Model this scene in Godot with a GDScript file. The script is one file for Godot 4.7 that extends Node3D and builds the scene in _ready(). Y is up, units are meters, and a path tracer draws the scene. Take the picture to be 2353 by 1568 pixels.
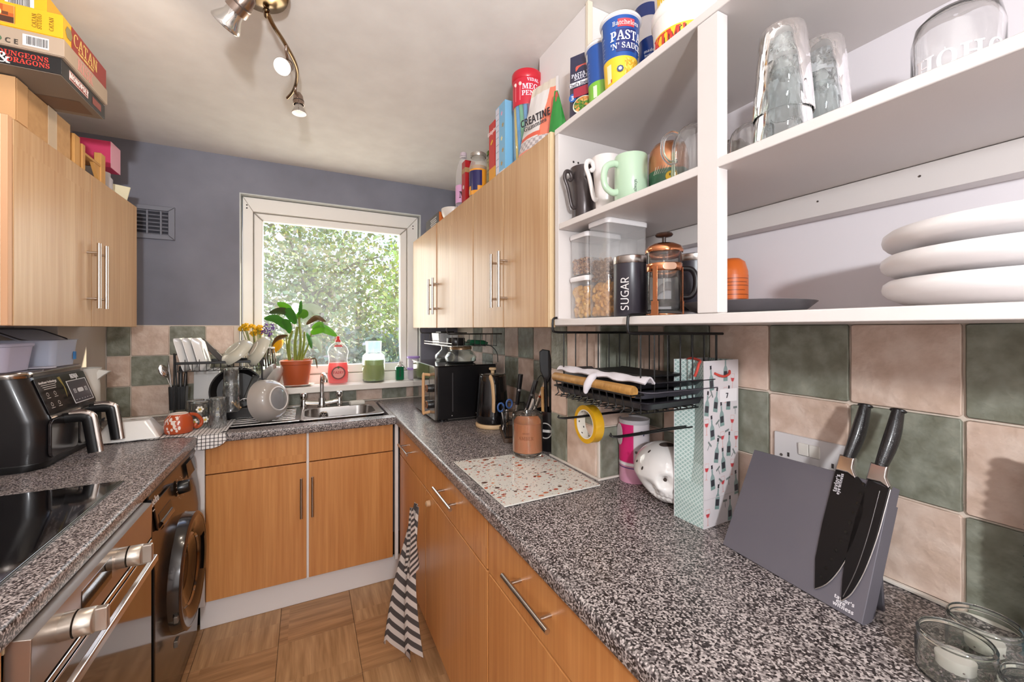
extends Node3D
# A narrow galley kitchen. World: x to the right, y up, -z towards the window wall. W(x, y, f) takes f = metres in front of the viewpoint.

class M:
	var v := PackedVector3Array()
	var n := PackedVector3Array()
	var t := PackedVector2Array()
	var xf := Transform3D()
	func tri(a: Vector3, b: Vector3, c: Vector3, na: Vector3, nb: Vector3, nc: Vector3, ta := Vector2.ZERO, tb := Vector2.ZERO, tc := Vector2.ZERO) -> void:
		var g := (b - a).cross(c - a)
		if g.length_squared() < 1e-16: return
		if g.dot(na + nb + nc) > 0.0:
			v.append_array([xf * a, xf * c, xf * b]); n.append_array([xf.basis * na, xf.basis * nc, xf.basis * nb]); t.append_array([ta, tc, tb])
		else:
			v.append_array([xf * a, xf * b, xf * c]); n.append_array([xf.basis * na, xf.basis * nb, xf.basis * nc]); t.append_array([ta, tb, tc])
	func quad(a: Vector3, b: Vector3, c: Vector3, d: Vector3, nn := Vector3.ZERO) -> void:
		if nn == Vector3.ZERO: nn = (b - a).cross(c - a).normalized()
		tri(a, b, c, nn, nn, nn, Vector2(0, 1), Vector2(1, 1), Vector2(1, 0)); tri(a, c, d, nn, nn, nn, Vector2(0, 1), Vector2(1, 0), Vector2(0, 0))
	# box with chamfered, softly shaded edges; c centre, s full size
	func box(c: Vector3, s: Vector3, bev := 0.0) -> M:
		var h := s * 0.5
		bev = minf(bev, minf(h.x, minf(h.y, h.z)) * 0.98)
		var ax := [Vector3.RIGHT, Vector3.UP, Vector3.BACK]
		for i in 3:
			var j := (i + 1) % 3
			var k := (i + 2) % 3
			for sg: float in [-1.0, 1.0]:
				var nn: Vector3 = ax[i] * sg
				var o: Vector3 = c + nn * h[i]
				var u: Vector3 = [Vector3(0, 0, -sg), Vector3.RIGHT, Vector3(sg, 0, 0)][i]
				var w: Vector3 = [Vector3.UP, Vector3(0, 0, -sg), Vector3.UP][i]
				u *= absf(u.dot(h)) - bev; w *= absf(w.dot(h)) - bev
				quad(o - u - w, o + u - w, o + u + w, o - u + w, nn)
			if bev > 0.0:
				for sj: float in [-1.0, 1.0]:
					for sk: float in [-1.0, 1.0]:
						var nj: Vector3 = ax[j] * sj
						var nk: Vector3 = ax[k] * sk
						var p: Vector3 = c + nj * h[j] + nk * (h[k] - bev)
						var q: Vector3 = c + nj * (h[j] - bev) + nk * h[k]
						var l: Vector3 = ax[i] * (h[i] - bev)
						tri(p - l, p + l, q + l, nj, nj, nk); tri(p - l, q + l, q - l, nj, nk, nk)
		if bev > 0.0:
			for a: float in [-1.0, 1.0]:
				for b: float in [-1.0, 1.0]:
					for d: float in [-1.0, 1.0]:
						var sg := Vector3(a, b, d)
						var r := Vector3(bev, bev, bev)
						tri(c + sg * (h - Vector3(0, r.y, r.z)), c + sg * (h - Vector3(r.x, 0, r.z)), c + sg * (h - Vector3(r.x, r.y, 0)), Vector3(a, 0, 0), Vector3(0, b, 0), Vector3(0, 0, d))
		return self
	# profile of (radius, height) turned round y; points with a bend under crease degrees are smooth
	func lathe(p: Array, seg := 32, at := Transform3D(), crease := 50.0, a0 := 0.0, a1 := TAU, sx := 1.0, sz := 1.0) -> M:
		var m := p.size()
		var sn := []
		for i in m - 1:
			var d: Vector2 = p[i + 1] - p[i]
			sn.append(Vector2(d.y, -d.x).normalized())
		var cc := cos(deg_to_rad(crease))
		var total := 0.0
		var ls := [0.0]
		for i in m - 1:
			total += p[i].distance_to(p[i + 1]); ls.append(total)
		for i in m - 1:
			if p[i].distance_to(p[i + 1]) < 1e-7: continue
			var n0: Vector2 = sn[i]
			var n1: Vector2 = sn[i]
			if i > 0 and sn[i - 1].dot(sn[i]) > cc: n0 = (sn[i - 1] + sn[i]).normalized()
			if i < m - 2 and sn[i + 1].dot(sn[i]) > cc: n1 = (sn[i + 1] + sn[i]).normalized()
			for s in seg:
				var u0 := float(s) / seg
				var u1 := float(s + 1) / seg
				var e0 := a0 + (a1 - a0) * u0
				var e1 := a0 + (a1 - a0) * u1
				var d0 := Vector3(sin(e0), 0, cos(e0))
				var d1 := Vector3(sin(e1), 0, cos(e1))
				var q := func(d: Vector3, pt: Vector2) -> Vector3: return at * Vector3(d.x * pt.x * sx, pt.y, d.z * pt.x * sz)
				var w := func(d: Vector3, nn: Vector2) -> Vector3: return (at.basis * Vector3(d.x * nn.x / sx, nn.y, d.z * nn.x / sz)).normalized()
				var A: Vector3 = q.call(d0, p[i])
				var B: Vector3 = q.call(d1, p[i])
				var C: Vector3 = q.call(d1, p[i + 1])
				var D: Vector3 = q.call(d0, p[i + 1])
				var v0: float = 1.0 - ls[i] / total
				var v1: float = 1.0 - ls[i + 1] / total
				tri(A, B, C, w.call(d0, n0), w.call(d1, n0), w.call(d1, n1), Vector2(u0, v0), Vector2(u1, v0), Vector2(u1, v1))
				tri(A, C, D, w.call(d0, n0), w.call(d1, n1), w.call(d0, n1), Vector2(u0, v0), Vector2(u1, v1), Vector2(u0, v1))
		return self
	# round tube along points; r a number or an array of radii
	func tube(p: Array, r: Variant, seg := 8, closed := false, caps := true, flat := 1.0) -> M:
		var m := p.size()
		var prev := Vector3.ZERO
		var rings := []
		var nr := []
		for i in m:
			var d: Vector3
			if closed: d = p[(i + 1) % m] - p[(i - 1 + m) % m]
			elif i == 0: d = p[1] - p[0]
			elif i == m - 1: d = p[i] - p[i - 1]
			else: d = (p[i + 1] - p[i]).normalized() + (p[i] - p[i - 1]).normalized()
			d = d.normalized()
			if prev == Vector3.ZERO: prev = d.cross(Vector3.UP if absf(d.y) < 0.9 else Vector3.RIGHT).normalized()
			var x := (prev - d * prev.dot(d)).normalized()
			prev = x
			var y := d.cross(x)
			var rr: float = r[i] if r is Array else r
			if not closed and i > 0 and i < m - 1:
				rr = rr
			var ring := []
			var rn := []
			for s in seg:
				var a := TAU * s / seg
				var e := x * cos(a) + y * sin(a) * flat
				ring.append(p[i] + e * rr); rn.append((x * cos(a) * flat + y * sin(a)).normalized())
			rings.append(ring); nr.append(rn)
		for i in (m if closed else m - 1):
			var i2 := (i + 1) % m
			for s in seg:
				var s2 := (s + 1) % seg
				tri(rings[i][s], rings[i][s2], rings[i2][s2], nr[i][s], nr[i][s2], nr[i2][s2])
				tri(rings[i][s], rings[i2][s2], rings[i2][s], nr[i][s], nr[i2][s2], nr[i2][s])
		if caps and not closed:
			for e in [0, m - 1]:
				var nn: Vector3 = (p[0] - p[1]).normalized() if e == 0 else (p[m - 1] - p[m - 2]).normalized()
				for s in range(1, seg - 1): tri(rings[e][0], rings[e][s], rings[e][s + 1], nn, nn, nn)
		return self
	# outline in the x-y plane pushed out along z from z0 to z1, with a chamfer on both faces
	func ext(poly: PackedVector2Array, z0: float, z1: float, bev := 0.0, at := Transform3D(), crease := 40.0) -> M:
		var m := poly.size()
		var area := 0.0
		for i in m: area += poly[i].cross(poly[(i + 1) % m])
		if area < 0: poly.reverse()
		var en := []
		for i in m:
			var d := (poly[(i + 1) % m] - poly[i]).normalized()
			en.append(Vector2(d.y, -d.x))
		var inner := PackedVector2Array()
		var vn := []
		for i in m:
			var a: Vector2 = en[(i - 1 + m) % m]
			var b: Vector2 = en[i]
			var s := (a + b).normalized()
			vn.append(s)
			inner.append(poly[i] - s * bev / maxf(0.4, s.dot(b)))
		var lo := Vector2(1e9, 1e9)
		var hi := Vector2(-1e9, -1e9)
		for q in poly:
			lo = lo.min(q); hi = hi.max(q)
		var sz := hi - lo
		var idx := Geometry2D.triangulate_polygon(inner)
		var bb := at.basis
		for i in range(0, idx.size(), 3):
			for f: int in [0, 1]:
				var z := z1 if f else z0
				var nn := bb * Vector3(0, 0, 1 if f else -1)
				var q := []
				var uv := []
				for k in 3:
					var pt := inner[idx[i + k]]
					q.append(at * Vector3(pt.x, pt.y, z)); uv.append(Vector2((pt.x - lo.x) / sz.x, 1.0 - (pt.y - lo.y) / sz.y))
				tri(q[0], q[1], q[2], nn, nn, nn, uv[0], uv[1], uv[2])
		var cc := cos(deg_to_rad(crease))
		var zb := bev if z1 > z0 else -bev
		for i in m:
			var j := (i + 1) % m
			var na: Vector2 = vn[i] if en[(i - 1 + m) % m].dot(en[i]) > cc else en[i]
			var nb: Vector2 = vn[j] if en[i].dot(en[j]) > cc else en[i]
			var N0 := bb * Vector3(na.x, na.y, 0)
			var N1 := bb * Vector3(nb.x, nb.y, 0)
			var A := at * Vector3(poly[i].x, poly[i].y, z0 + zb)
			var B := at * Vector3(poly[j].x, poly[j].y, z0 + zb)
			var C := at * Vector3(poly[j].x, poly[j].y, z1 - zb)
			var D := at * Vector3(poly[i].x, poly[i].y, z1 - zb)
			tri(A, B, C, N0, N1, N1); tri(A, C, D, N0, N1, N0)
			if bev > 0.0:
				for f: int in [0, 1]:
					var z := z1 if f else z0
					var nz := bb * Vector3(0, 0, 1 if f else -1)
					var E := at * Vector3(inner[i].x, inner[i].y, z)
					var F := at * Vector3(inner[j].x, inner[j].y, z)
					var S := D if f else A
					var R := C if f else B
					tri(S, R, F, N0, N1, nz); tri(S, F, E, N0, nz, nz)
		return self
	# smooth sheet through a grid of points, thickness th
	func sheet(g: Array, th := 0.0, closed_u := false, flip := false) -> M:
		var a := g.size()
		var b: int = g[0].size()
		var nn := []
		for i in a:
			var row := []
			for j in b:
				var du: Vector3 = (g[(i + 1) % a] if closed_u else g[mini(i + 1, a - 1)])[j] - (g[(i - 1 + a) % a] if closed_u else g[maxi(i - 1, 0)])[j]
				var dv: Vector3 = g[i][mini(j + 1, b - 1)] - g[i][maxi(j - 1, 0)]
				var q := du.cross(dv).normalized()
				row.append(-q if flip else q)
			nn.append(row)
		var ia := a if closed_u else a - 1
		for i in ia:
			var i2 := (i + 1) % a
			for j in b - 1:
				var uv := [Vector2(float(i) / ia, float(j) / (b - 1)), Vector2(float(i + 1) / ia, float(j) / (b - 1)), Vector2(float(i + 1) / ia, float(j + 1) / (b - 1)), Vector2(float(i) / ia, float(j + 1) / (b - 1))]
				for f: int in ([0, 1] if th > 0.0 else [0]):
					var q := []
					var m := []
					for c: Array in [[i, j], [i2, j], [i2, j + 1], [i, j + 1]]:
						var w: Vector3 = nn[c[0]][c[1]]
						q.append(g[c[0]][c[1]] - w * th * f); m.append(-w if f else w)
					tri(q[0], q[1], q[2], m[0], m[1], m[2], uv[0], uv[1], uv[2]); tri(q[0], q[2], q[3], m[0], m[2], m[3], uv[0], uv[2], uv[3])
		if th > 0.0:
			for j in b - 1:
				if closed_u: break
				for i: int in [0, a - 1]:
					var o: Vector3 = (g[i][j] - g[1 if i == 0 else a - 2][j]).normalized()
					quad(g[i][j], g[i][j + 1], g[i][j + 1] - nn[i][j + 1] * th, g[i][j] - nn[i][j] * th, o)
			for i in ia:
				var i2 := (i + 1) % a
				for j: int in [0, b - 1]:
					var o: Vector3 = (g[i][j] - g[i][1 if j == 0 else b - 2]).normalized()
					quad(g[i][j], g[i2][j], g[i2][j] - nn[i2][j] * th, g[i][j] - nn[i][j] * th, o)
		return self
	func ball(c: Vector3, r: Vector3, seg := 16, at := Transform3D()) -> M:
		var p := []
		for i in seg / 2 + 1:
			var a := -PI / 2 + PI * i / (seg / 2)
			p.append(Vector2(cos(a), sin(a) * r.y))
		return lathe(p, seg, at * Transform3D(Basis(), c), 180.0, 0.0, TAU, r.x, r.z)
	# lettering in the x-y plane facing +z, centred on at; bent round a vertical cylinder of radius bend
	func txt(s: String, h: float, at := Transform3D(), font := 0, bend := 0.0, wide := 1.0, depth := 0.0006) -> M:
		var tm := TextMesh.new()
		var f := SystemFont.new()
		f.font_names = PackedStringArray([["Droid Sans", "Droid Serif", "Droid Sans Mono"][font % 3]])
		if font >= 3: f.font_weight = 700
		tm.font = f
		tm.text = s; tm.font_size = 32; tm.pixel_size = h / 23.0; tm.depth = depth; tm.curve_step = 3.0
		if tm.get_surface_count() == 0: return self
		var ar := tm.get_mesh_arrays()
		var p: PackedVector3Array = ar[Mesh.ARRAY_VERTEX]
		var q: PackedVector3Array = ar[Mesh.ARRAY_NORMAL]
		var ix = ar[Mesh.ARRAY_INDEX]
		if ix == null or ix.size() == 0: ix = range(p.size())
		var fix := func(a: Vector3, nm: bool, o: Vector3) -> Vector3:
			if bend == 0.0: return at.basis * a if nm else at * Vector3(a.x * wide, a.y, a.z)
			var th := o.x * wide / bend
			if nm: return at.basis * Vector3(a.x * cos(th) + a.z * sin(th), a.y, a.z * cos(th) - a.x * sin(th))
			return at * Vector3(sin(th) * (bend + a.z), a.y, cos(th) * (bend + a.z))
		for i in range(0, ix.size(), 3):
			var a := []
			var b := []
			for k in 3:
				a.append(fix.call(p[ix[i + k]], false, p[ix[i + k]])); b.append(fix.call(q[ix[i + k]], true, p[ix[i + k]]))
			tri(a[0], a[1], a[2], b[0], b[1], b[2])
		return self
	# patch on a cylinder wall of radius r between two angles and heights
	func band(r: float, y0: float, y1: float, a0: float, a1: float, seg := 16, at := Transform3D(), r1 := -1.0) -> M:
		return lathe([Vector2(r, y0), Vector2(r1 if r1 > 0 else r, y1)], seg, at, 50.0, a0, a1)
	func mesh() -> ArrayMesh:
		var a := []
		a.resize(Mesh.ARRAY_MAX)
		a[Mesh.ARRAY_VERTEX] = v; a[Mesh.ARRAY_NORMAL] = n; a[Mesh.ARRAY_TEX_UV] = t
		var m := ArrayMesh.new()
		m.add_surface_from_arrays(Mesh.PRIMITIVE_TRIANGLES, a)
		return m

func ring(w: float, d: float, r: float, y: float, seg := 5, cx := 0.0, cz := 0.0) -> Array:
	var o := []
	for p in rect(w, d, r, seg): o.append(Vector3(cx + p.x, y, cz - p.y))
	return o
# skin over a pile of closed outlines; flat caps at the ends if wanted
func loft(m: M, rings: Array, cap0 := true, cap1 := true, at := Transform3D(), flip := false) -> M:
	var a: int = rings[0].size()
	var g := []
	for i in a:
		var col := []
		for r: Array in rings: col.append(at * r[i])
		g.append(col)
	m.sheet(g, 0.0, true, flip)
	for e: int in [0, rings.size() - 1]:
		if (e == 0 and not cap0) or (e != 0 and not cap1): continue
		var c := Vector3.ZERO
		for q in rings[e]: c += q / float(a)
		var c2 := Vector3.ZERO
		for q in rings[1 if e == 0 else rings.size() - 2]: c2 += q / float(a)
		var q0: Vector3 = at * rings[e][0]
		var nn: Vector3 = ((at * rings[e][a / 3]) - at * c).cross(q0 - at * c).normalized()
		if nn.dot(at * c - at * c2) < 0: nn = -nn
		if flip: nn = -nn
		for i in a: m.tri(at * c, at * rings[e][i], at * rings[e][(i + 1) % a], nn, nn, nn)
	return m
# open tub with wall thickness, base at y = 0
func tub(m: M, w: float, d: float, h: float, w0: float, d0: float, r: float, th := 0.0015, at := Transform3D(), lip := 0.0) -> M:
	var rr := [ring(w0, d0, r * 0.8, 0), ring(w0 + (w - w0) * 0.06, d0 + (d - d0) * 0.06, r * 0.8, h * 0.03), ring(w, d, r, h)]
	if lip > 0.0: rr.append_array([ring(w + lip * 2, d + lip * 2, r + lip, h), ring(w + lip * 2, d + lip * 2, r + lip, h + 0.002)])
	rr.append_array([ring(w - th * 2, d - th * 2, r - th, h + (0.002 if lip > 0 else 0.0)), ring(w0 - th * 2, d0 - th * 2, r * 0.8 - th, th)])
	return loft(m, rr, true, true, at)
# rectangular frame with mitred corners in the x-y plane
func mitre(m: M, x0: float, y0: float, x1: float, y1: float, l: float, r: float, b: float, t: float, z0: float, z1: float, bev := 0.0, at := Transform3D()) -> M:
	var o := [Vector2(x0, y0), Vector2(x1, y0), Vector2(x1, y1), Vector2(x0, y1)]
	var i := [Vector2(x0 + l, y0 + b), Vector2(x1 - r, y0 + b), Vector2(x1 - r, y1 - t), Vector2(x0 + l, y1 - t)]
	for k in 4: m.ext(PackedVector2Array([o[k], o[(k + 1) % 4], i[(k + 1) % 4], i[k]]), z0, z1, bev, at)
	return m
func milky(c: Color, rough := 0.3) -> StandardMaterial3D:
	var m := pane(c, rough)
	return m

var used := {}
var mats := {}
var rng := RandomNumberGenerator.new()

func W(x: float, y: float, f: float) -> Vector3: return Vector3(x, y, -f)
func T(x := 0.0, y := 0.0, z := 0.0, ry := 0.0, rx := 0.0, rz := 0.0) -> Transform3D:
	return Transform3D(Basis.from_euler(Vector3(deg_to_rad(rx), deg_to_rad(ry), deg_to_rad(rz))), Vector3(x, y, z))
func rect(w: float, h: float, r: float, seg := 5, cx := 0.0, cy := 0.0) -> PackedVector2Array:
	var o := PackedVector2Array()
	for k in 4:
		var c := Vector2((w / 2 - r) * [1, -1, -1, 1][k], (h / 2 - r) * [1, 1, -1, -1][k])
		for i in seg + 1:
			var a := PI / 2 * (k + float(i) / seg)
			o.append(Vector2(cx, cy) + c + Vector2(cos(a), sin(a)) * r)
	return o
func circ(r: float, seg := 24, cx := 0.0, cy := 0.0, ry := -1.0) -> PackedVector2Array:
	var o := PackedVector2Array()
	for i in seg: o.append(Vector2(cx + r * cos(TAU * i / seg), cy + (ry if ry > 0 else r) * sin(TAU * i / seg)))
	return o
func curve(pts: Array, k := 6) -> Array:   # smooth curve through points
	var o := []
	for i in pts.size() - 1:
		var a = pts[maxi(i - 1, 0)]
		var b = pts[i]
		var c = pts[i + 1]
		var d = pts[mini(i + 2, pts.size() - 1)]
		for j in k:
			var s := float(j) / k
			o.append(0.5 * ((2 * b) + (c - a) * s + (2 * a - 5 * b + 4 * c - d) * s * s + (3 * b - a - 3 * c + d) * s * s * s))
	o.append(pts[-1])
	return o
func numbered(s: String) -> String:
	if not used.has(s):
		used[s] = 0
		return s
	used[s] += 1
	return "%s_%03d" % [s, used[s]]
func tag(o: Node3D, label := "", cat := "", group := "", kind := "") -> Node3D:
	if label: o.set_meta("label", label)
	if cat: o.set_meta("category", cat)
	if group: o.set_meta("group", group)
	if kind: o.set_meta("kind", kind)
	return o
func thing(called: String, label: String, cat: String, at := Vector3.ZERO, turn := 0.0, group := "") -> Node3D:
	var o := Node3D.new()
	o.name = numbered(called); add_child(o)
	o.position = at; o.rotation_degrees.y = turn
	return tag(o, label, cat, group)
func part(called: String, m: M, mt: Material, parent: Node, label := "") -> MeshInstance3D:
	var o := MeshInstance3D.new()
	o.mesh = m.mesh(); o.mesh.surface_set_material(0, mt)
	if parent == self: called = numbered(called)
	o.name = called
	parent.add_child(o, true)
	if label: o.set_meta("label", label)
	return o
func share(called: String, mesh: Mesh, mt: Material, parent: Node, at: Transform3D) -> MeshInstance3D:
	var o := MeshInstance3D.new()
	o.mesh = mesh; o.material_override = mt; o.name = called; o.transform = at
	parent.add_child(o, true)
	return o
func solo(called: String, m: M, mt: Material, label: String, cat: String, at := Vector3.ZERO, turn := 0.0, group := "") -> MeshInstance3D:
	var o := part(called, m, mt, self)
	o.position = at; o.rotation_degrees.y = turn
	tag(o, label, cat, group)
	return o
func struct(called: String, m: M, mt: Material) -> MeshInstance3D:
	var o := part(called, m, mt, self)
	o.set_meta("kind", "structure")
	return o
func dup(o: Node3D, label: String, at: Vector3, turn := 0.0, group := "") -> Node3D:
	var r: Node3D = o.duplicate()
	var base := String(o.name)
	if base.length() > 4 and base[-4] == "_" and base.right(3).is_valid_int(): base = base.left(-4)
	r.name = numbered(base); add_child(r)
	r.position = at; r.rotation_degrees.y = turn
	return tag(r, label, "", group)

# ---- materials
func mat(c: Color, rough := 0.5, metal := 0.0, coat := 0.0) -> StandardMaterial3D:
	var key := "%s %s %s %s" % [c.to_html(), rough, metal, coat]
	if mats.has(key): return mats[key]
	var m := StandardMaterial3D.new()
	m.albedo_color = c; m.roughness = rough; m.metallic = metal
	if coat > 0.0:
		m.clearcoat_enabled = true; m.clearcoat = coat; m.clearcoat_roughness = 0.08
	mats[key] = m
	return m
func H(s: String, rough := 0.5, metal := 0.0, coat := 0.0) -> StandardMaterial3D: return mat(Color.html(s), rough, metal, coat)
func glass(c := Color(1, 1, 1, 0.02), rough := 0.0, ior := 0.05) -> StandardMaterial3D:
	var m := StandardMaterial3D.new()
	m.albedo_color = c; m.roughness = rough
	m.refraction_enabled = true; m.refraction_scale = ior; m.transparency = BaseMaterial3D.TRANSPARENCY_ALPHA
	return m
func pane(c := Color(1, 1, 1, 0.06), rough := 0.02) -> StandardMaterial3D:
	var m := StandardMaterial3D.new()
	m.albedo_color = c; m.roughness = rough; m.transparency = BaseMaterial3D.TRANSPARENCY_ALPHA
	return m
func noise(kind: int, freq: float, size: int, ramp: Array, oct := 4, bump := 0.0, sd := 1, warp := 0.0) -> NoiseTexture2D:
	var f := FastNoiseLite.new()
	f.noise_type = kind; f.frequency = freq; f.seed = sd
	f.fractal_octaves = oct
	if oct <= 1: f.fractal_type = FastNoiseLite.FRACTAL_NONE
	if kind == FastNoiseLite.TYPE_CELLULAR: f.cellular_return_type = FastNoiseLite.RETURN_CELL_VALUE
	if warp > 0.0:
		f.domain_warp_enabled = true; f.domain_warp_amplitude = warp; f.domain_warp_frequency = freq * 1.4
	var x := NoiseTexture2D.new()
	x.width = size; x.height = size; x.seamless = true; x.noise = f
	if bump > 0.0:
		x.as_normal_map = true; x.bump_strength = bump
	if ramp:
		var g := Gradient.new()
		var of := PackedFloat32Array()
		var co := PackedColorArray()
		for r: Array in ramp:
			of.append(r[0]); co.append(r[1] if r[1] is Color else Color.html(r[1]))
		g.offsets = of; g.colors = co
		x.color_ramp = g
	return x
func tri(m: StandardMaterial3D, s: Vector3, world := true) -> StandardMaterial3D:
	m.uv1_triplanar = true; m.uv1_world_triplanar = world; m.uv1_scale = s; m.uv1_triplanar_sharpness = 8.0
	return m
func tex(x: Texture2D, rough := 0.6, c := Color.WHITE) -> StandardMaterial3D:
	var m := StandardMaterial3D.new()
	m.albedo_texture = x; m.albedo_color = c; m.roughness = rough
	return m
func wood(x: Texture2D, c: Color, rough: float, off: Vector3) -> StandardMaterial3D:
	var m := tri(tex(x, rough, c), Vector3(1.9, 0.75, 1.9))
	m.uv1_offset = off; m.roughness = rough
	return m
func grain(base: Color, dark: Color, sd: int, bands: bool, w := 512, h := 512) -> ImageTexture:
	var im := Image.create(w, h, false, Image.FORMAT_RGB8)
	var f := FastNoiseLite.new()
	f.seed = sd; f.frequency = 1.0; f.fractal_octaves = 3
	var r := RandomNumberGenerator.new()
	r.seed = sd
	var tone := PackedFloat32Array()
	while tone.size() < w:
		var k := r.randi_range(16, 52)
		var b := r.randf_range(-0.2, 0.2)
		for i in k: tone.append(b)
	for x in w:
		for y in h:
			var a := f.get_noise_2d(x * 0.05, y * 0.004) * 0.5 + f.get_noise_2d(x * 0.3 + 300, y * 0.012) * 0.22
			im.set_pixel(x, y, base.lerp(dark, clampf(0.4 + a + (tone[x] if bands else 0.0), 0, 1)))
	return ImageTexture.create_from_image(im)

var wood_a: StandardMaterial3D
var wood_b: StandardMaterial3D
var wood_c: StandardMaterial3D
var wood_d: StandardMaterial3D
var melamine: StandardMaterial3D
var steel: StandardMaterial3D
var chrome: StandardMaterial3D
var black: StandardMaterial3D
var blackgloss: StandardMaterial3D
var granite: StandardMaterial3D
var white_paint: StandardMaterial3D
var upvc: StandardMaterial3D
var tile_pink: StandardMaterial3D
var tile_green: StandardMaterial3D
var clear: StandardMaterial3D
var porcelain: StandardMaterial3D
var grout: StandardMaterial3D

func _ready() -> void:
	rng.seed = 7
	var cam := Camera3D.new()
	cam.name = "camera"
	cam.projection = Camera3D.PROJECTION_FRUSTUM
	cam.near = 0.05; cam.far = 200.0
	cam.size = 0.05 * 1568.0 / 941.0
	cam.frustum_offset = Vector2(0, -29.0 / 941.0 * 0.05)
	cam.position = Vector3(0, 1.335, 0)
	cam.rotation_degrees = Vector3(0, -26.68, 0)
	add_child(cam)
	var we := WorldEnvironment.new()
	we.name = "environment"
	var env := Environment.new()
	env.tonemap_mode = Environment.TONE_MAPPER_LINEAR
	env.tonemap_exposure = 1.0
	env.background_mode = Environment.BG_SKY
	var sky := Sky.new()
	var ps := ProceduralSkyMaterial.new()
	ps.sky_top_color = Color(0.55, 0.7, 0.95); ps.sky_horizon_color = Color(0.95, 0.97, 1.0)
	ps.ground_bottom_color = Color(0.35, 0.36, 0.3); ps.ground_horizon_color = Color(0.7, 0.72, 0.68)
	ps.sky_energy_multiplier = 1.7; ps.ground_energy_multiplier = 0.8
	sky.sky_material = ps
	env.sky = sky
	env.ambient_light_source = Environment.AMBIENT_SOURCE_DISABLED
	env.sdfgi_enabled = true; env.ssao_enabled = true; env.ssil_enabled = true
	we.environment = env
	add_child(we)
	var sun := DirectionalLight3D.new()
	sun.name = "sun"
	sun.light_color = Color(1.0, 0.95, 0.84); sun.light_energy = 4.2; sun.light_angular_distance = 0.6
	sun.shadow_enabled = true
	add_child(sun)
	sun.look_at_from_position(Vector3.ZERO, Vector3(-0.80, -0.62, 0.30), Vector3.UP)
	# unseen photographer's flash, set behind the viewpoint for evener light
	var fl := OmniLight3D.new()
	fl.name = "flash_light"
	fl.position = Vector3(-0.12, 1.60, 0.75); fl.light_energy = 1.78; fl.light_color = Color(0.97, 0.985, 1.0)
	fl.light_size = 0.05; fl.omni_range = 12.0; fl.omni_attenuation = 2.0; fl.shadow_enabled = true
	add_child(fl)
	var up := SpotLight3D.new()  # unseen upward flash, aimed to brighten the ceiling
	up.name = "unseen_bounce_flash"
	up.position = Vector3(-0.12, 1.62, 0.55); up.light_energy = 2.95; up.light_color = Color(0.97, 0.985, 1.0)
	up.spot_angle = 48.0; up.spot_angle_attenuation = 0.7; up.spot_range = 12.0; up.spot_attenuation = 2.0; up.light_size = 0.05; up.shadow_enabled = true
	add_child(up)
	up.look_at_from_position(up.position, Vector3(-0.2, 2.3, -0.25), Vector3.UP)
	# added fill light behind the viewpoint, to brighten the room
	var al := AreaLight3D.new()
	al.name = "rear_fill_light"
	al.area_size = Vector2(1.5, 2.0); al.light_energy = 1.3; al.light_color = Color(0.96, 0.98, 1.0)
	al.position = Vector3(0.0, 1.25, 1.75); al.area_range = 12.0; al.shadow_enabled = true
	add_child(al)
	# area lamp outside the pane, strengthening the window daylight on the ceiling
	var wd := AreaLight3D.new()
	wd.name = "window_daylight_boost"
	wd.area_size = Vector2(0.85, 0.9); wd.light_energy = 1.1; wd.light_color = Color(1.0, 0.98, 0.93)
	wd.area_range = 12.0; wd.shadow_enabled = true
	add_child(wd)
	wd.look_at_from_position(W(0.17, 1.50, 2.90), W(0.15, 1.72, 1.9), Vector3.UP)
	make_materials()
	build_shell()
	build_window()
	build_units()
	build_tops()
	build_left()
	build_sink_area()
	build_right_counter()
	build_shelves()
	build_cabinet_tops()
	build_fixture()
	build_garden()

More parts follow.
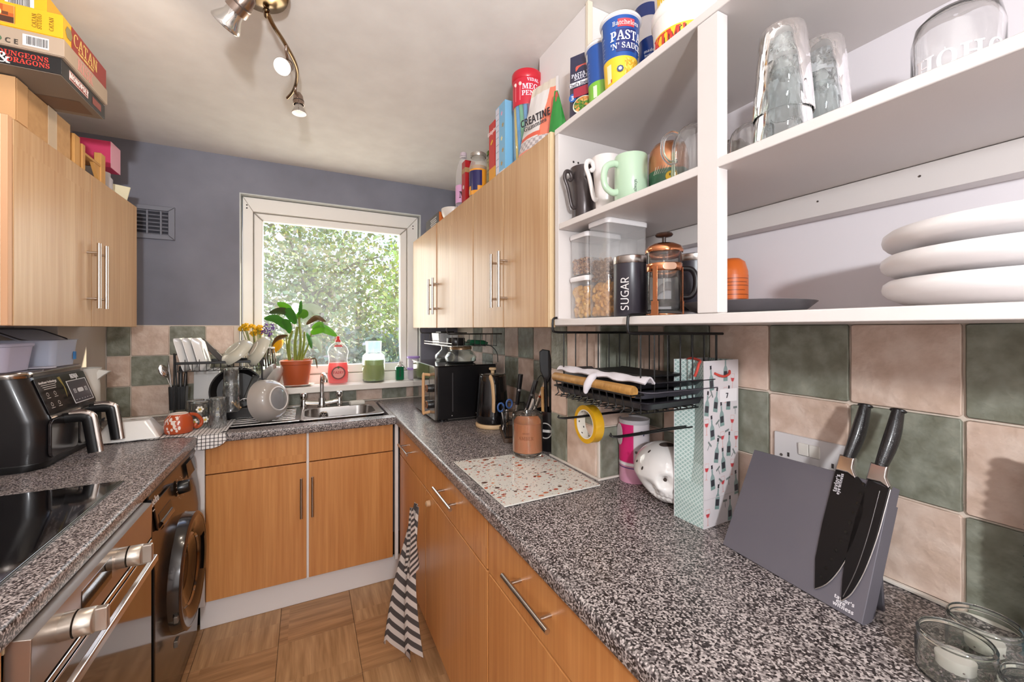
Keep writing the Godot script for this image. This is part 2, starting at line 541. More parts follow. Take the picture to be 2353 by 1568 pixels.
func make_materials() -> void:
	var oak := grain(Color.html("e2bd92"), Color.html("c6976a"), 3, true)
	wood_a = wood(oak, Color(0.90, 0.885, 0.865), 0.34, Vector3(0.1, 0.2, 0.3))
	wood_b = wood(oak, Color(0.90, 0.885, 0.865), 0.34, Vector3(0.46, 0.63, 0.71))
	wood_c = wood(oak, Color(0.95, 0.81, 0.65), 0.30, Vector3(0.27, 0.45, 0.12))
	wood_d = wood(oak, Color(0.95, 0.81, 0.65), 0.30, Vector3(0.77, 0.05, 0.52))
	melamine = H("e9e4e2", 0.35)
	steel = H("c9c4bf", 0.26, 1.0)
	chrome = H("e6e4e2", 0.08, 1.0)
	black = H("161516", 0.45)
	blackgloss = H("0c0b0d", 0.08, 0.0, 0.6)
	porcelain = H("efedea", 0.12, 0.0, 0.5)
	white_paint = H("e8e2dd", 0.55)
	upvc = H("ece7e0", 0.28)
	grout = H("d8cabc", 0.8)
	clear = glass()
	granite = tri(tex(noise(FastNoiseLite.TYPE_CELLULAR, 0.145, 1024, [[0.0, "241f1f"], [0.25, "3d3636"], [0.42, "655d5c"], [0.6, "8b8280"], [0.78, "aea4a1"], [1.0, "c9bebb"]], 1, 0.0, 4, 6.0), 0.3), Vector3(2.4, 2.4, 2.4))
	tile_pink = tri(tex(noise(FastNoiseLite.TYPE_SIMPLEX_SMOOTH, 0.012, 512, [[0.0, "c6ab98"], [0.4, "d2b8a7"], [0.6, "d9c1b1"], [1.0, "e2cdbe"]], 6, 0.0, 8), 0.42), Vector3(2.4, 2.4, 2.4))
	tile_green = tri(tex(noise(FastNoiseLite.TYPE_SIMPLEX_SMOOTH, 0.014, 512, [[0.0, "6f6e5e"], [0.4, "7f8071"], [0.6, "888a7c"], [1.0, "9c9c8d"]], 6, 0.0, 21), 0.42), Vector3(2.4, 2.4, 2.4))
	var tn := noise(FastNoiseLite.TYPE_SIMPLEX_SMOOTH, 0.03, 512, [], 5, 3.0, 5)
	for m: StandardMaterial3D in [tile_pink, tile_green]:
		m.normal_enabled = true; m.normal_texture = tn; m.normal_scale = 0.5

func slab(lo: Vector3, hi: Vector3, bev := 0.0, into: M = null) -> M:   # box between two corners given as (x, y, metres ahead)
	var m := into if into else M.new()
	var a := Vector3(lo.x, lo.y, -lo.z)
	var b := Vector3(hi.x, hi.y, -hi.z)
	return m.box((a + b) / 2, (b - a).abs(), bev)

func tile_mesh(sd: int, w: float, h: float) -> ArrayMesh:   # a rustic wall tile, front towards +z, wavy rounded edge
	var r := RandomNumberGenerator.new()
	r.seed = sd
	var o := PackedVector2Array()
	var c := [Vector2(-w, -h) / 2, Vector2(w, -h) / 2, Vector2(w, h) / 2, Vector2(-w, h) / 2]
	for k in 4:
		for i in 6:
			var s := (float(i) + (0.12 if i == 0 else 0.0)) / 5.88 if i < 5 else 0.975
			var p: Vector2 = c[k].lerp(c[(k + 1) % 4], s)
			o.append(p * (1.0 - r.randf_range(0.0, 0.012)))
	var m := M.new()
	m.ext(o, -0.004, 0.004, 0.0022)
	return m.mesh()

func build_shell() -> void:
	var plaster := tri(tex(noise(FastNoiseLite.TYPE_SIMPLEX_SMOOTH, 0.02, 512, [[0.0, "ddd6d0"], [1.0, "e6e0da"]], 4, 0.0, 3), 0.85), Vector3(0.7, 0.7, 0.7))
	plaster.normal_enabled = true; plaster.normal_texture = noise(FastNoiseLite.TYPE_SIMPLEX_SMOOTH, 0.012, 512, [], 5, 5.0, 12); plaster.normal_scale = 0.12
	var blue := tri(tex(noise(FastNoiseLite.TYPE_SIMPLEX_SMOOTH, 0.008, 512, [[0.0, "75757f"], [0.5, "7d7d88"], [1.0, "858590"]], 4, 0.0, 9), 0.8), Vector3(0.6, 0.6, 0.6))
	var wallw := H("e6dfdc", 0.8)
	var fl := struct("floor", slab(Vector3(-1.2, -0.1, -2.0), Vector3(1.1, -0.003, 3.0)), H("4a3526", 0.8))
	var tiles := []
	var pl := [grain(Color.html("c99f74"), Color.html("8f6842"), 31, false, 256, 256), grain(Color.html("c4976c"), Color.html("86603d"), 32, false, 256, 256)]
	var fm := []
	for k in 4:
		var m := tex(pl[k % 2], 0.4)
		m.uv1_triplanar = true; m.uv1_triplanar_sharpness = 8.0
		m.uv1_scale = [Vector3(2.2, 2.2, 2.2), Vector3(1.7, 2.0, 1.7), Vector3(2.6, 1.8, 2.6), Vector3(2.0, 2.2, 2.0)][k]
		m.uv1_offset = Vector3(0.3 * k, 0.17 * k, 0.41 * k)
		fm.append(m)
	var fb := M.new().box(Vector3(0, -0.002, 0), Vector3(0.2985, 0.004, 0.2985), 0.0008).mesh()
	for i in range(-3, 4):
		for j in range(-1, 8):
			var at := Transform3D(Basis(Vector3.UP, PI / 2 if (i + j) % 2 else 0.0), W(0.045 + 0.3 * i, 0.0, 0.03 + 0.3 * j))
			if absf(at.origin.x) < 0.65: share("floor_tile", fb, fm[posmod(i * 3 + j * 5, 4)], fl, at)
	struct("ceiling", slab(Vector3(-1.2, 2.30, -2.0), Vector3(1.1, 2.42, 3.0)), plaster)
	var wb := slab(Vector3(-1.2, 0, 2.75), Vector3(-0.335, 2.3, 2.95))
	slab(Vector3(0.69, 0, 2.75), Vector3(1.1, 2.3, 2.95), 0.0, wb); slab(Vector3(-0.335, 2.1, 2.75), Vector3(0.69, 2.3, 2.95), 0.0, wb); slab(Vector3(-0.335, 0, 2.75), Vector3(0.69, 0.955, 2.95), 0.0, wb)
	var wall_back := struct("wall_back", wb, blue)
	var lin := mitre(M.new(), -0.336, 0.955, 0.691, 2.101, 0.005, 0.005, 0.004, 0.005, -2.82, -2.749)
	part("reveal_lining", lin, H("c9cbc8", 0.6), wall_back)
	struct("wall_left", slab(Vector3(-1.2, 0, -2.0), Vector3(-1.02, 2.3, 2.75)), H("b9b2af", 0.8))
	var bl2 := struct("trim_2", slab(Vector3(-1.02, 0.892, 2.30), Vector3(-0.895, 1.352, 2.735), 0.002), H("cbbfb2", 0.5))
	part("screw_cap", M.new().lathe([Vector2(0, 0.004), Vector2(0.004, 0.004), Vector2(0.006, 0)], 12, Transform3D(Basis(Vector3(0, 0, 1), -PI / 2), W(-1.02, 1.295, 2.05))), H("4a3026", 0.4), bl2)
	var wr := slab(Vector3(0.955, 0, -2.0), Vector3(1.15, 2.3, 2.75))
	var wall_right := struct("wall_right", wr, wallw)
	var bx := slab(Vector3(0.742, 1.36, 0.985), Vector3(0.955, 2.3, 1.262), 0.003)
	slab(Vector3(0.797, 0.8, 0.995), Vector3(0.955, 1.36, 1.262), 0.0, bx)
	var boxing := struct("trim_1", bx, wallw)
	part("corner_strip", slab(Vector3(0.738, 1.89, 0.972), Vector3(0.756, 2.3, 0.986), 0.002), H("e0d3bf", 0.6), boxing)
	part("corner_bead", slab(Vector3(0.793, 0.876, 0.991), Vector3(0.799, 1.35, 0.997), 0.001), H("e2d8cd", 0.4), boxing)
	struct("wall_rear", slab(Vector3(-1.2, 0, -2.1), Vector3(1.15, 2.3, -2.0)), H("cfc6c0", 0.8))
	# wall tiles, one mesh each
	var P := 0.1555
	var var_w := [tile_mesh(1, 0.1525, 0.1525), tile_mesh(2, 0.1525, 0.1525), tile_mesh(3, 0.1525, 0.1525)]
	var bed := M.new()
	slab(Vector3(0.9525, 0.875, -0.4), Vector3(0.956, 1.352, 2.75), 0.0, bed)
	part("grout", bed, grout, wall_right)
	var rx := Basis(Vector3.UP, -PI / 2)
	for r in 3:
		var y := 1.345 - P * (r + 0.5)
		for k in range(-6, 14):   # right wall, seams at 0.263 + k * P ahead
			var f := 0.263 + P * (k + 0.5)
			if f > 0.99 and f < 1.27: continue
			share("tile", var_w[posmod(k + r, 3)], tile_green if posmod(k + r, 2) else tile_pink, wall_right, Transform3D(rx, W(0.9505, y, f)))
		# boxed pipe: aisle side and the side towards the viewer
	var bm := M.new()
	slab(Vector3(0.7945, 0.875, 0.9925), Vector3(0.798, 1.35, 1.262), 0.0, bm); slab(Vector3(0.7945, 0.875, 0.9925), Vector3(0.955, 1.35, 0.996), 0.0, bm)
	part("grout", bm, grout, boxing)
	var half := tile_mesh(4, 0.095, 0.1525)
	for r in 3:
		var y := 1.345 - P * (r + 0.5)
		share("tile", var_w[r], tile_green if r == 1 else tile_pink, boxing, Transform3D(rx, W(0.793, y, 1.079)))
		share("tile", half, tile_pink if r == 1 else tile_green, boxing, Transform3D(rx, W(0.793, y, 1.2095)))
		share("tile", var_w[(r + 1) % 3], tile_pink if r == 1 else tile_green, boxing, Transform3D(Basis(), W(0.874, y, 0.9915)))
	# window wall: left of the window, and the strip under the sill
	var bl := slab(Vector3(-0.9, 0.875, 2.7465), Vector3(-0.337, 1.352, 2.752))
	slab(Vector3(-0.337, 0.875, 2.7465), Vector3(0.95, 0.956, 2.752), 0.0, bl)
	part("grout", bl, grout, wall_back)
	var narrow := tile_mesh(5, 0.090, 0.1525)
	var small := tile_mesh(6, 0.126, 0.1525)
	for r in 3:
		var y := 1.349 - P * (r + 0.5)
		share("tile", narrow, tile_pink if r == 1 else tile_green, wall_back, Transform3D(Basis(), W(-0.848, y, 2.7445)))
		for k in 3:
			var g := (k + r) % 2 == 1
			share("tile", small if k == 2 else var_w[(k + r) % 3], tile_green if g else tile_pink, wall_back, Transform3D(Basis(), W(-0.7225 + P * k - (0.013 if k == 2 else 0.0), y, 2.7445)))
	var low := tile_mesh(7, 0.1525, 0.072)
	for k in 8:
		share("tile", low, tile_pink if k % 2 == 0 else tile_green, wall_back, Transform3D(Basis(), W(-0.262 + P * k, 0.918, 2.7445)))
	part("sealant", slab(Vector3(-0.9, 0.875, 2.735), Vector3(0.95, 0.881, 2.745), 0.002), H("e6ddd2", 0.4), wall_back)
	part("sealant", slab(Vector3(0.938, 0.875, -0.4), Vector3(0.947, 0.882, 2.745), 0.002), H("e6ddd2", 0.4), wall_right)
	part("sealant", slab(Vector3(0.783, 0.875, 0.983), Vector3(0.791, 0.882, 1.262), 0.002), H("e6ddd2", 0.4), boxing)
	part("sealant", slab(Vector3(0.783, 0.875, 0.981), Vector3(0.945, 0.882, 0.989), 0.002), H("e6ddd2", 0.4), boxing)
	# painted air brick on the window wall
	var v := thing("air_vent", "blue grey painted louvred air vent high on the back wall beside the wall cabinet", "vent", W(-0.72, 1.888, 2.745))
	var pb := H("7f808a", 0.7)
	var fr := mitre(M.new(), -0.098, -0.087, 0.098, 0.087, 0.028, 0.028, 0.024, 0.024, -0.008, 0.008, 0.003)
	for s in [-1, 1]: fr.box(Vector3(s * 0.028 + 0.012, 0, 0.001), Vector3(0.008, 0.125, 0.012), 0.002)
	part("frame", fr, pb, v)
	part("backing", M.new().box(Vector3(0, 0, -0.006), Vector3(0.17, 0.15, 0.003)), H("3a3a42", 0.9), v)
	for i in 7: part("slat", M.new().box(Vector3.ZERO, Vector3(0.15, 0.003, 0.014), 0.001), pb, v).transform = T(0, -0.06 + 0.02 * i, 0.0, 0, 35)

func build_window() -> void:
	var w := struct("window_1", slab(Vector3(-0.36, 0.957, 2.655), Vector3(0.70, 0.995, 2.79), 0.006), upvc)
	part("frame", mitre(M.new(), -0.326, 0.985, 0.682, 2.093, 0.051, 0.07, 0.065, 0.081, -2.86, -2.79, 0.004), upvc, w)
	part("sash", mitre(M.new(), -0.2745, 1.051, 0.6115, 2.0115, 0.048, 0.047, 0.057, 0.046, -2.85, -2.804, 0.009), upvc, w)
	part("pane", slab(Vector3(-0.232, 1.095, 2.825), Vector3(0.57, 1.975, 2.829)), pane(Color(0.9, 0.94, 0.95, 0.05)), w)
	for s: Array in [[-0.305, 2.045], [-0.305, 2.028], [0.648, 2.03], [0.648, 2.012]]:
		part("blind_hole", M.new().lathe([Vector2(0, 0.001), Vector2(0.004, 0.001), Vector2(0.004, 0)], 10, Transform3D(Basis(Vector3.RIGHT, PI / 2), W(s[0], s[1], 2.789))), H("2a2420", 0.8), w)
	part("rubber_seal", slab(Vector3(-0.23, 1.104, 2.818), Vector3(0.569, 1.109, 2.822)), H("3c3a38", 0.7), w)

func bar_handle(parent: Node, c: Vector3, axis: Vector3, out: Vector3, length: float, span: float, off := 0.032, r := 0.006) -> void:
	var m := M.new().tube([c + out * off - axis * length / 2, c + out * off + axis * length / 2], r, 16)
	for s in [-1, 1]: m.tube([c + axis * span / 2 * s, c + axis * span / 2 * s + out * off], r * 0.72, 12)
	part("handle", m, steel, parent)

func build_units() -> void:
	var edge := H("cf9f78", 0.5)
	# left wall cabinet
	var c := thing("wall_cabinet", "light wood two-door wall cabinet on the left, under the cardboard box", "cabinet", W(-0.86, 1.34, 2.02))
	part("body", M.new().box(Vector3(-0.008, 0.278, 0), Vector3(0.28, 0.552, 0.91), 0.002), melamine, c)
	part("side_panel", M.new().box(Vector3(-0.003, 0.28, 0.473), Vector3(0.30, 0.556, 0.03), 0.002), melamine, c)
	part("pilaster", M.new().box(Vector3(0.151, 0.28, 0.456), Vector3(0.018, 0.556, 0.02), 0.002), edge, c)
	for i in 2:
		var d := part("door", M.new().box(Vector3(0.151, 0.279, 0.219 - 0.449 * i), Vector3(0.018, 0.556, 0.446), 0.0025), wood_a if i else wood_b, c)
		bar_handle(d, Vector3(0.160, 0.185, 0.03 - 0.06 * i), Vector3.UP, Vector3.RIGHT, 0.235, 0.165)
	# right wall cabinets
	var spec := [[2.125, 2.70, "far single-door wall cabinet beside the window", [[2.125, 2.65, 2.16]]], [1.585, 2.12, "middle single-door wall cabinet right of the window, above the kettle", [[1.588, 2.112, 2.08]]], [0.985, 1.58, "two-door wall cabinet next to the open white shelves", [[1.297, 1.582, 1.33], [1.003, 1.293, 1.265]]]]
	var n := 0
	for s: Array in spec:
		var u := thing("wall_cabinet", "light wood " + s[2], "cabinet", W(0.617, 1.338, s[0]), 0, "wall cabinets on the right")
		var L: float = s[1] - s[0]
		if n == 2:
			part("body", M.new().box(Vector3(0.07, 0.276, -0.128), Vector3(0.104, 0.545, 0.256), 0.002).box(Vector3(0.175, 0.276, -0.44), Vector3(0.31, 0.545, 0.30), 0.002), melamine, u)
			part("pilaster", M.new().box(Vector3(0.008, 0.277, -0.007), Vector3(0.018, 0.555, 0.016), 0.002), H("e3c79f", 0.45), u)
		else: part("body", M.new().box(Vector3(0.175, 0.276, -L / 2), Vector3(0.31, 0.545, L), 0.002), melamine, u)
		for d: Array in s[3]:
			var q := part("door", M.new().box(Vector3(0.009, 0.277, -((d[0] + d[1]) / 2 - s[0])), Vector3(0.018, 0.555, d[1] - d[0]), 0.0025), [wood_a, wood_b][n % 2], u)
			bar_handle(q, Vector3(0, 0.165, -(d[2] - s[0])), Vector3.UP, Vector3.LEFT, 0.19, 0.128)
		if n == 1: part("pilaster", M.new().box(Vector3(0.008, 0.277, -0.531), Vector3(0.022, 0.555, 0.012), 0.002), H("b98a5e", 0.45), u)
		n += 1
	# sink base unit
	var k := thing("sink_unit", "light wood sink base cabinet below the window with two doors", "cabinet", W(0.005, 0.12, 2.2))
	part("body", M.new().box(Vector3(0, 0.25, -0.27), Vector3(0.80, 0.44, 0.50)), melamine, k)
	for i in 2:
		var x := -0.2 + 0.405 * i - 0.001
		var d := part("door", M.new().box(Vector3(x, 0.2925, -0.009), Vector3(0.395, 0.554, 0.018), 0.002), wood_c if i else wood_d, k)
		bar_handle(d, Vector3(-0.026 if i == 0 else 0.022, 0.412, 0), Vector3.UP, Vector3.BACK, 0.19, 0.128, 0.03)
		part("false_drawer", M.new().box(Vector3(x, 0.6445, -0.009), Vector3(0.395, 0.141, 0.018), 0.002), wood_d if i else wood_c, k)
	part("division_strip", M.new().box(Vector3(0.0015, 0.36, -0.012), Vector3(0.012, 0.70, 0.012)), melamine, k)
	# right base units
	n = 0
	for s: Array in [[1.672, 2.195, "light wood base cabinet with drawer in the far corner, right of the sink unit"], [1.024, 1.668, "light wood base cabinet with the striped tea towel hanging from it"], [0.38, 1.02, "nearest light wood base cabinet under the knife block"], [-0.30, 0.376, ""]]:
		if s[2] == "": continue
		var L: float = s[1] - s[0]
		var u := thing("base_cabinet", s[2], "cabinet", W(0.44, 0.12, s[0]), 0, "drawer cabinets along the right")
		part("body", M.new().box(Vector3(0.27, 0.36, -L / 2), Vector3(0.49, 0.70, L), 0.001), melamine, u)
		part("door", M.new().box(Vector3(0.009, 0.279, -L / 2), Vector3(0.018, 0.548, L - 0.004), 0.0025), [wood_c, wood_d][n % 2], u)
		var d := part("drawer", M.new().box(Vector3(0.009, 0.634, -L / 2), Vector3(0.018, 0.154, L - 0.004), 0.0025), [wood_d, wood_c][n % 2], u)
		bar_handle(d, Vector3(0, 0.637, -[0.305, 0.328, 0.386][n]), Vector3.BACK, Vector3.LEFT, [0.19, 0.20, 0.20][n], 0.128, 0.03)
		n += 1
	solo("corner_post", M.new().box(Vector3(0, 0.36, 0), Vector3(0.018, 0.72, 0.02), 0.002), melamine, "narrow white corner post between the sink unit and the right base cabinets", "filler", W(0.425, 0.12, 2.205))
	solo("infill_board", M.new().box(Vector3(0, 0.36, 0), Vector3(0.045, 0.72, 0.016), 0.002), melamine, "white filler strip between the washing machine and the sink unit", "filler", W(-0.418, 0.12, 2.206))
	solo("plinth", M.new().box(Vector3(0, 0.06, 0), Vector3(0.90, 0.12, 0.016), 0.002), melamine, "white plinth board along the floor under the sink unit", "plinth", W(0.03, 0, 2.245))
	solo("plinth", M.new().box(Vector3(0, 0.06, 0), Vector3(0.016, 0.12, 2.6), 0.002), wood_c, "wood plinth board along the floor under the right base cabinets", "plinth", W(0.50, 0, 0.95))

func build_tops() -> void:
	# postformed worktops with a rounded front edge
	var prof := func(depth: float) -> PackedVector2Array:
		var o := PackedVector2Array([Vector2(depth, 0.838), Vector2(depth, 0.875)])
		for i in 7: o.append(Vector2(0.009 - 0.009 * sin(PI / 2 * i / 6), 0.866 + 0.009 * cos(PI / 2 * i / 6)))
		for i in 5: o.append(Vector2(0.006 - 0.006 * cos(PI / 2 * i / 4), 0.844 - 0.006 * sin(PI / 2 * i / 4)))
		return o
	var at := Transform3D(Basis(), Vector3(0.415, 0, 0))
	solo("worktop", M.new().ext(prof.call(0.535), -2.745, 0.45, 0.0, at, 30), granite, "grey speckled granite-effect worktop running along the right wall", "worktop")
	# sink run: ring round the sink cut-out
	var bk := M.new()
	var turn := Transform3D(Basis(Vector3.UP, -PI / 2), W(0, 0, 2.165))   # profile x -> away from the viewer
	bk.ext(prof.call(0.075), -1.015, 0.4148, 0.0, Transform3D(Basis(Vector3.UP, PI / 2), W(0, 0, 2.165)), 30)
	slab(Vector3(-1.015, 0.838, 2.235), Vector3(-0.325, 0.875, 2.745), 0.0, bk); slab(Vector3(-0.325, 0.838, 2.66), Vector3(0.4148, 0.875, 2.745), 0.0, bk); slab(Vector3(0.395, 0.838, 2.235), Vector3(0.4148, 0.875, 2.68), 0.0, bk)
	solo("worktop", bk, granite, "grey speckled worktop under the window holding the steel sink", "worktop")
	solo("worktop", M.new().ext(prof.call(0.60), -0.4, 2.163, 0.0, Transform3D(Basis(Vector3.UP, PI), Vector3(-0.415, 0, 0)), 30), granite, "grey speckled worktop on the left with the hob let into it", "worktop")

func sheetprint(w: int, h: int, bg: Color, rects: Array) -> ImageTexture:   # flat print: [x, y, w, h, colour] in 0..1
	var im := Image.create(w, h, false, Image.FORMAT_RGB8)
	im.fill(bg)
	for r: Array in rects: im.fill_rect(Rect2i(int(r[0] * w), int(r[1] * h), maxi(1, int(r[2] * w)), maxi(1, int(r[3] * h))), r[4] if r[4] is Color else Color.html(r[4]))
	return ImageTexture.create_from_image(im)
func barcode(m: M, w: float, h: float, at: Transform3D, sd := 1) -> M:   # the black bars only
	var r := RandomNumberGenerator.new()
	r.seed = sd
	var x := -w / 2
	while x < w / 2 - w * 0.02:
		var b := w * r.randf_range(0.012, 0.04)
		m.quad(at * Vector3(x, -h / 2, 0), at * Vector3(x + b, -h / 2, 0), at * Vector3(x + b, h / 2, 0), at * Vector3(x, h / 2, 0), at.basis.z)
		x += b + w * r.randf_range(0.012, 0.035)
	return m
func face(m: M, w: float, h: float, at: Transform3D) -> M:
	m.quad(at * Vector3(-w / 2, -h / 2, 0), at * Vector3(w / 2, -h / 2, 0), at * Vector3(w / 2, h / 2, 0), at * Vector3(-w / 2, h / 2, 0), at.basis.z)
	return m
func game_box(called: String, label: String, at: Vector3, s: Vector3, c: StandardMaterial3D, lid: StandardMaterial3D) -> Node3D:   # at = near right bottom corner; local x to the left, z away
	var o := thing(called, label, "board game", at)
	part("tray", M.new().box(Vector3(-s.x / 2, s.y * 0.42, -s.z / 2), Vector3(s.x - 0.004, s.y * 0.84, s.z - 0.004), 0.001), c, o)
	part("lid", M.new().box(Vector3(-s.x / 2, s.y * 0.52, -s.z / 2), Vector3(s.x, s.y * 0.96, s.z), 0.0012), lid, o)
	return o

func build_left() -> void:
	# ---- on the left wall cabinet
	var card := tri(tex(noise(FastNoiseLite.TYPE_SIMPLEX_SMOOTH, 0.03, 256, [[0.0, "b4885a"], [1.0, "c39767"]], 3, 0.0, 6), 0.75), Vector3(4, 4, 4))
	var cb := thing("cardboard_box", "brown cardboard box taped shut, on the left wall cabinet under the board games", "box", W(-0.865, 1.896, 1.768))
	part("carton", M.new().box(Vector3(0, 0.066, 0), Vector3(0.30, 0.132, 0.296), 0.003), card, cb)
	part("pale_strip", M.new().box(Vector3(0.151, 0.072, 0.12), Vector3(0.002, 0.118, 0.05), 0.0008).box(Vector3(0.13, 0.072, 0.149), Vector3(0.042, 0.118, 0.002), 0.0008), H("c99a6a", 0.7), cb)  # paler strip wrapped round the near corner
	part("tape", M.new().box(Vector3(0.1508, 0.066, -0.035), Vector3(0.0012, 0.13, 0.05), 0.0004), pane(Color(0.93, 0.85, 0.74, 0.45), 0.3), cb)
	var rt := Transform3D(Basis(Vector3.UP, PI / 2), Vector3.ZERO)
	var frame_x := -0.60
	# monopoly at the bottom
	var g := game_box("board_game", "black board game box with red fantasy lettering, lowest of the games on the cardboard box", W(frame_x, 2.030, 1.56), Vector3(0.40, 0.047, 0.27), H("77685c", 0.5), H("1c1a1a", 0.32))
	part("lettering", M.new().txt("DUNGEONS", 0.0125, T(-0.074, 0.0325, 0.0006), 4, 0, 0.95).txt("DRAGONS", 0.0125, T(-0.064, 0.0165, 0.0006), 4, 0, 0.92), H("d23a2e", 0.5), g)
	part("ampersand", M.new().txt("&", 0.026, T(-0.112, 0.017, 0.0009), 4), H("d9d6d2", 0.5), g)
	part("logo_frame", mitre(M.new(), -0.055, 0.011, 0.055, 0.037, 0.003, 0.003, 0.003, 0.003, 0, 0.0008, 0, Transform3D(rt.basis, Vector3(0.0002, 0, -0.095))), H("c9a49d", 0.5), g)
	part("logo_field", face(M.new(), 0.104, 0.02, Transform3D(rt.basis, Vector3(0.0005, 0.024, -0.095))), H("8e3a33", 0.5), g)
	part("logo", M.new().txt("MONOPOLY", 0.015, Transform3D(rt.basis, Vector3(0.0014, 0.024, -0.095)), 3, 0, 0.95), H("e8dcd8", 0.5), g)
	part("badge", face(M.new(), 0.06, 0.022, Transform3D(rt.basis, Vector3(0.0005, 0.023, -0.21))), H("8a4a42", 0.5), g)
	part("underside_print", face(M.new(), 0.24, 0.09, Transform3D(Basis(Vector3.RIGHT, PI / 2), Vector3(-0.14, -0.0006, -0.2))), H("6b4f3c", 0.6), g)
	# risk
	g = game_box("board_game", "taupe board game box with a barcode, second from the bottom of the games stack", W(frame_x + 0.008, 2.0775, 1.553), Vector3(0.40, 0.05, 0.272), H("a58f7c", 0.5), H("ab9682", 0.45))
	part("logo", M.new().txt("RISK", 0.032, Transform3D(rt.basis, Vector3(0.0006, 0.024, -0.12)), 4, 0, 0.9), H("c98b80", 0.5), g)
	part("barcode_label", face(M.new(), 0.05, 0.03, T(-0.055, 0.025, 0.0005)), H("dcd8d6", 0.5), g)
	part("barcode", barcode(M.new(), 0.04, 0.022, T(-0.053, 0.025, 0.0008), 3), H("26211f", 0.6), g)
	part("symbol", M.new().txt("C E", 0.013, T(-0.100, 0.014, 0.0006), 3), H("3f352d", 0.6), g)
	part("symbol", M.new().ext(PackedVector2Array([Vector2(-0.176, 0.010), Vector2(-0.158, 0.010), Vector2(-0.167, 0.025)]), 0, 0.0006), H("d89a3a", 0.6), g)
	for k in 2: part("symbol", M.new().lathe([Vector2(0.007, 0.0008), Vector2(0.0045, 0.0008), Vector2(0.0045, 0), Vector2(0.007, 0), Vector2(0.007, 0.0008)], 16, Transform3D(Basis(Vector3.RIGHT, PI / 2), Vector3(-0.145 + 0.02 * k, 0.016, 0.0004))), [H("d8d2cc", 0.6), H("4c6a4a", 0.6)][k], g)
	part("small_print", M.new().txt("licensed product text and warnings", 0.005, T(-0.15, 0.040, 0.0006)), H("5e4e42", 0.6), g) if false else null
	# catan, two copies of which the upper sits further back
	var red := H("a3201f", 0.36)
	var yel := H("e2ac22", 0.36)
	g = game_box("board_game", "red and yellow board game box with a sun picture, third up in the games stack", W(frame_x + 0.004, 2.128, 1.556), Vector3(0.40, 0.066, 0.27), yel, yel)
	part("red_end", face(M.new(), 0.28, 0.064, T(-0.259, 0.033, 0.0005)), red, g)
	part("side_panel", face(M.new(), 0.225, 0.064, Transform3D(rt.basis, Vector3(0.0005, 0.033, -0.157))), H("94302a", 0.4), g)
	part("lettering", M.new().txt("TRADE", 0.013, T(-0.225, 0.036, 0.0012, 0, 0, 90), 4, 0, 1.0).txt("BUILD", 0.013, T(-0.208, 0.034, 0.0012, 0, 0, 90), 4).txt("SETTLE", 0.013, T(-0.190, 0.034, 0.0012, 0, 0, 90), 4), H("e8c04a", 0.5), g)
	part("picture", face(M.new(), 0.062, 0.046, T(-0.122, 0.034, 0.0009)), tex(sheetprint(64, 48, Color.html("b8571f"), [[0.0, 0.0, 0.35, 1.0, "a32a1c"], [0.65, 0.0, 0.35, 0.45, "c77a2a"], [0.45, 0.65, 0.55, 0.35, "4a2a18"], [0.62, 0.4, 0.2, 0.2, "6b3a1c"]]), 0.5), g)
	part("sun", M.new().ext(circ(0.014, 20, -0.130, 0.036), 0.0009, 0.0014), H("efd88a", 0.5), g)
	part("picture_frame", mitre(M.new(), -0.171, 0.010, -0.092, 0.058, 0.001, 0.001, 0.001, 0.001, 0.0005, 0.0013), H("d8b060", 0.5), g)
	part("publisher_mark", M.new().txt("CATAN", 0.008, T(-0.055, 0.033, 0.001, 0, 0, 90), 1).txt("STUDIO", 0.008, T(-0.045, 0.033, 0.001, 0, 0, 90), 1).txt("CATAN", 0.008, T(-0.022, 0.033, 0.001, 0, 0, 90), 1), H("7d5c14", 0.5), g)
	part("emblem", M.new().ext(circ(0.018, 6), 0, 0.0008, 0, Transform3D(rt.basis, Vector3(0.0006, 0.034, -0.03))), H("8a7f58", 0.5), g)
	part("title", M.new().txt("CATAN", 0.034, Transform3D(rt.basis, Vector3(0.0012, 0.036, -0.13)), 1, 0, 0.95), H("d9b36a", 0.5), g)
	part("title_line", M.new().txt("TRADE BUILD SETTLE", 0.007, Transform3D(rt.basis, Vector3(0.0012, 0.012, -0.13)), 3), H("d9b36a", 0.5), g)
	g = game_box("board_game", "topmost board game box of the stack, red and yellow with a barcode, set further back", W(frame_x - 0.035, 2.195, 1.575), Vector3(0.40, 0.055, 0.24), yel, yel)
	part("red_end", face(M.new(), 0.28, 0.053, T(-0.259, 0.0275, 0.0005)), red, g)
	part("barcode_label", face(M.new(), 0.055, 0.026, T(-0.052, 0.018, 0.0005)), H("e2dedb", 0.5), g)
	part("barcode", barcode(M.new(), 0.042, 0.02, T(-0.052, 0.018, 0.0009), 5), H("26211f", 0.6), g)
	part("symbol", M.new().txt("CE", 0.011, T(-0.1, 0.034, 0.001), 3).txt("UK", 0.011, T(-0.1, 0.02, 0.001), 3), H("3f352d", 0.6), g)
	# wooden rack, pink box, tin and cream tub behind the carton
	var pine := tri(tex(grain(Color.html("cf9a58"), Color.html("b67f3e"), 12, false, 128, 128), 0.5), Vector3(3, 1.5, 3))
	var rk := thing("wooden_rack", "small orange pine rack on the left wall cabinet, next to the cardboard box", "rack", W(-0.78, 1.896, 1.94))
	for z: float in [-0.02, -0.225]:
		part("post", M.new().box(Vector3(0.055, 0.062 if z < -0.1 else 0.057, z), Vector3(0.022, 0.124 if z < -0.1 else 0.114, 0.038), 0.002), pine, rk)
		part("post", M.new().box(Vector3(-0.06, 0.055, z), Vector3(0.022, 0.11, 0.038), 0.002), pine, rk)
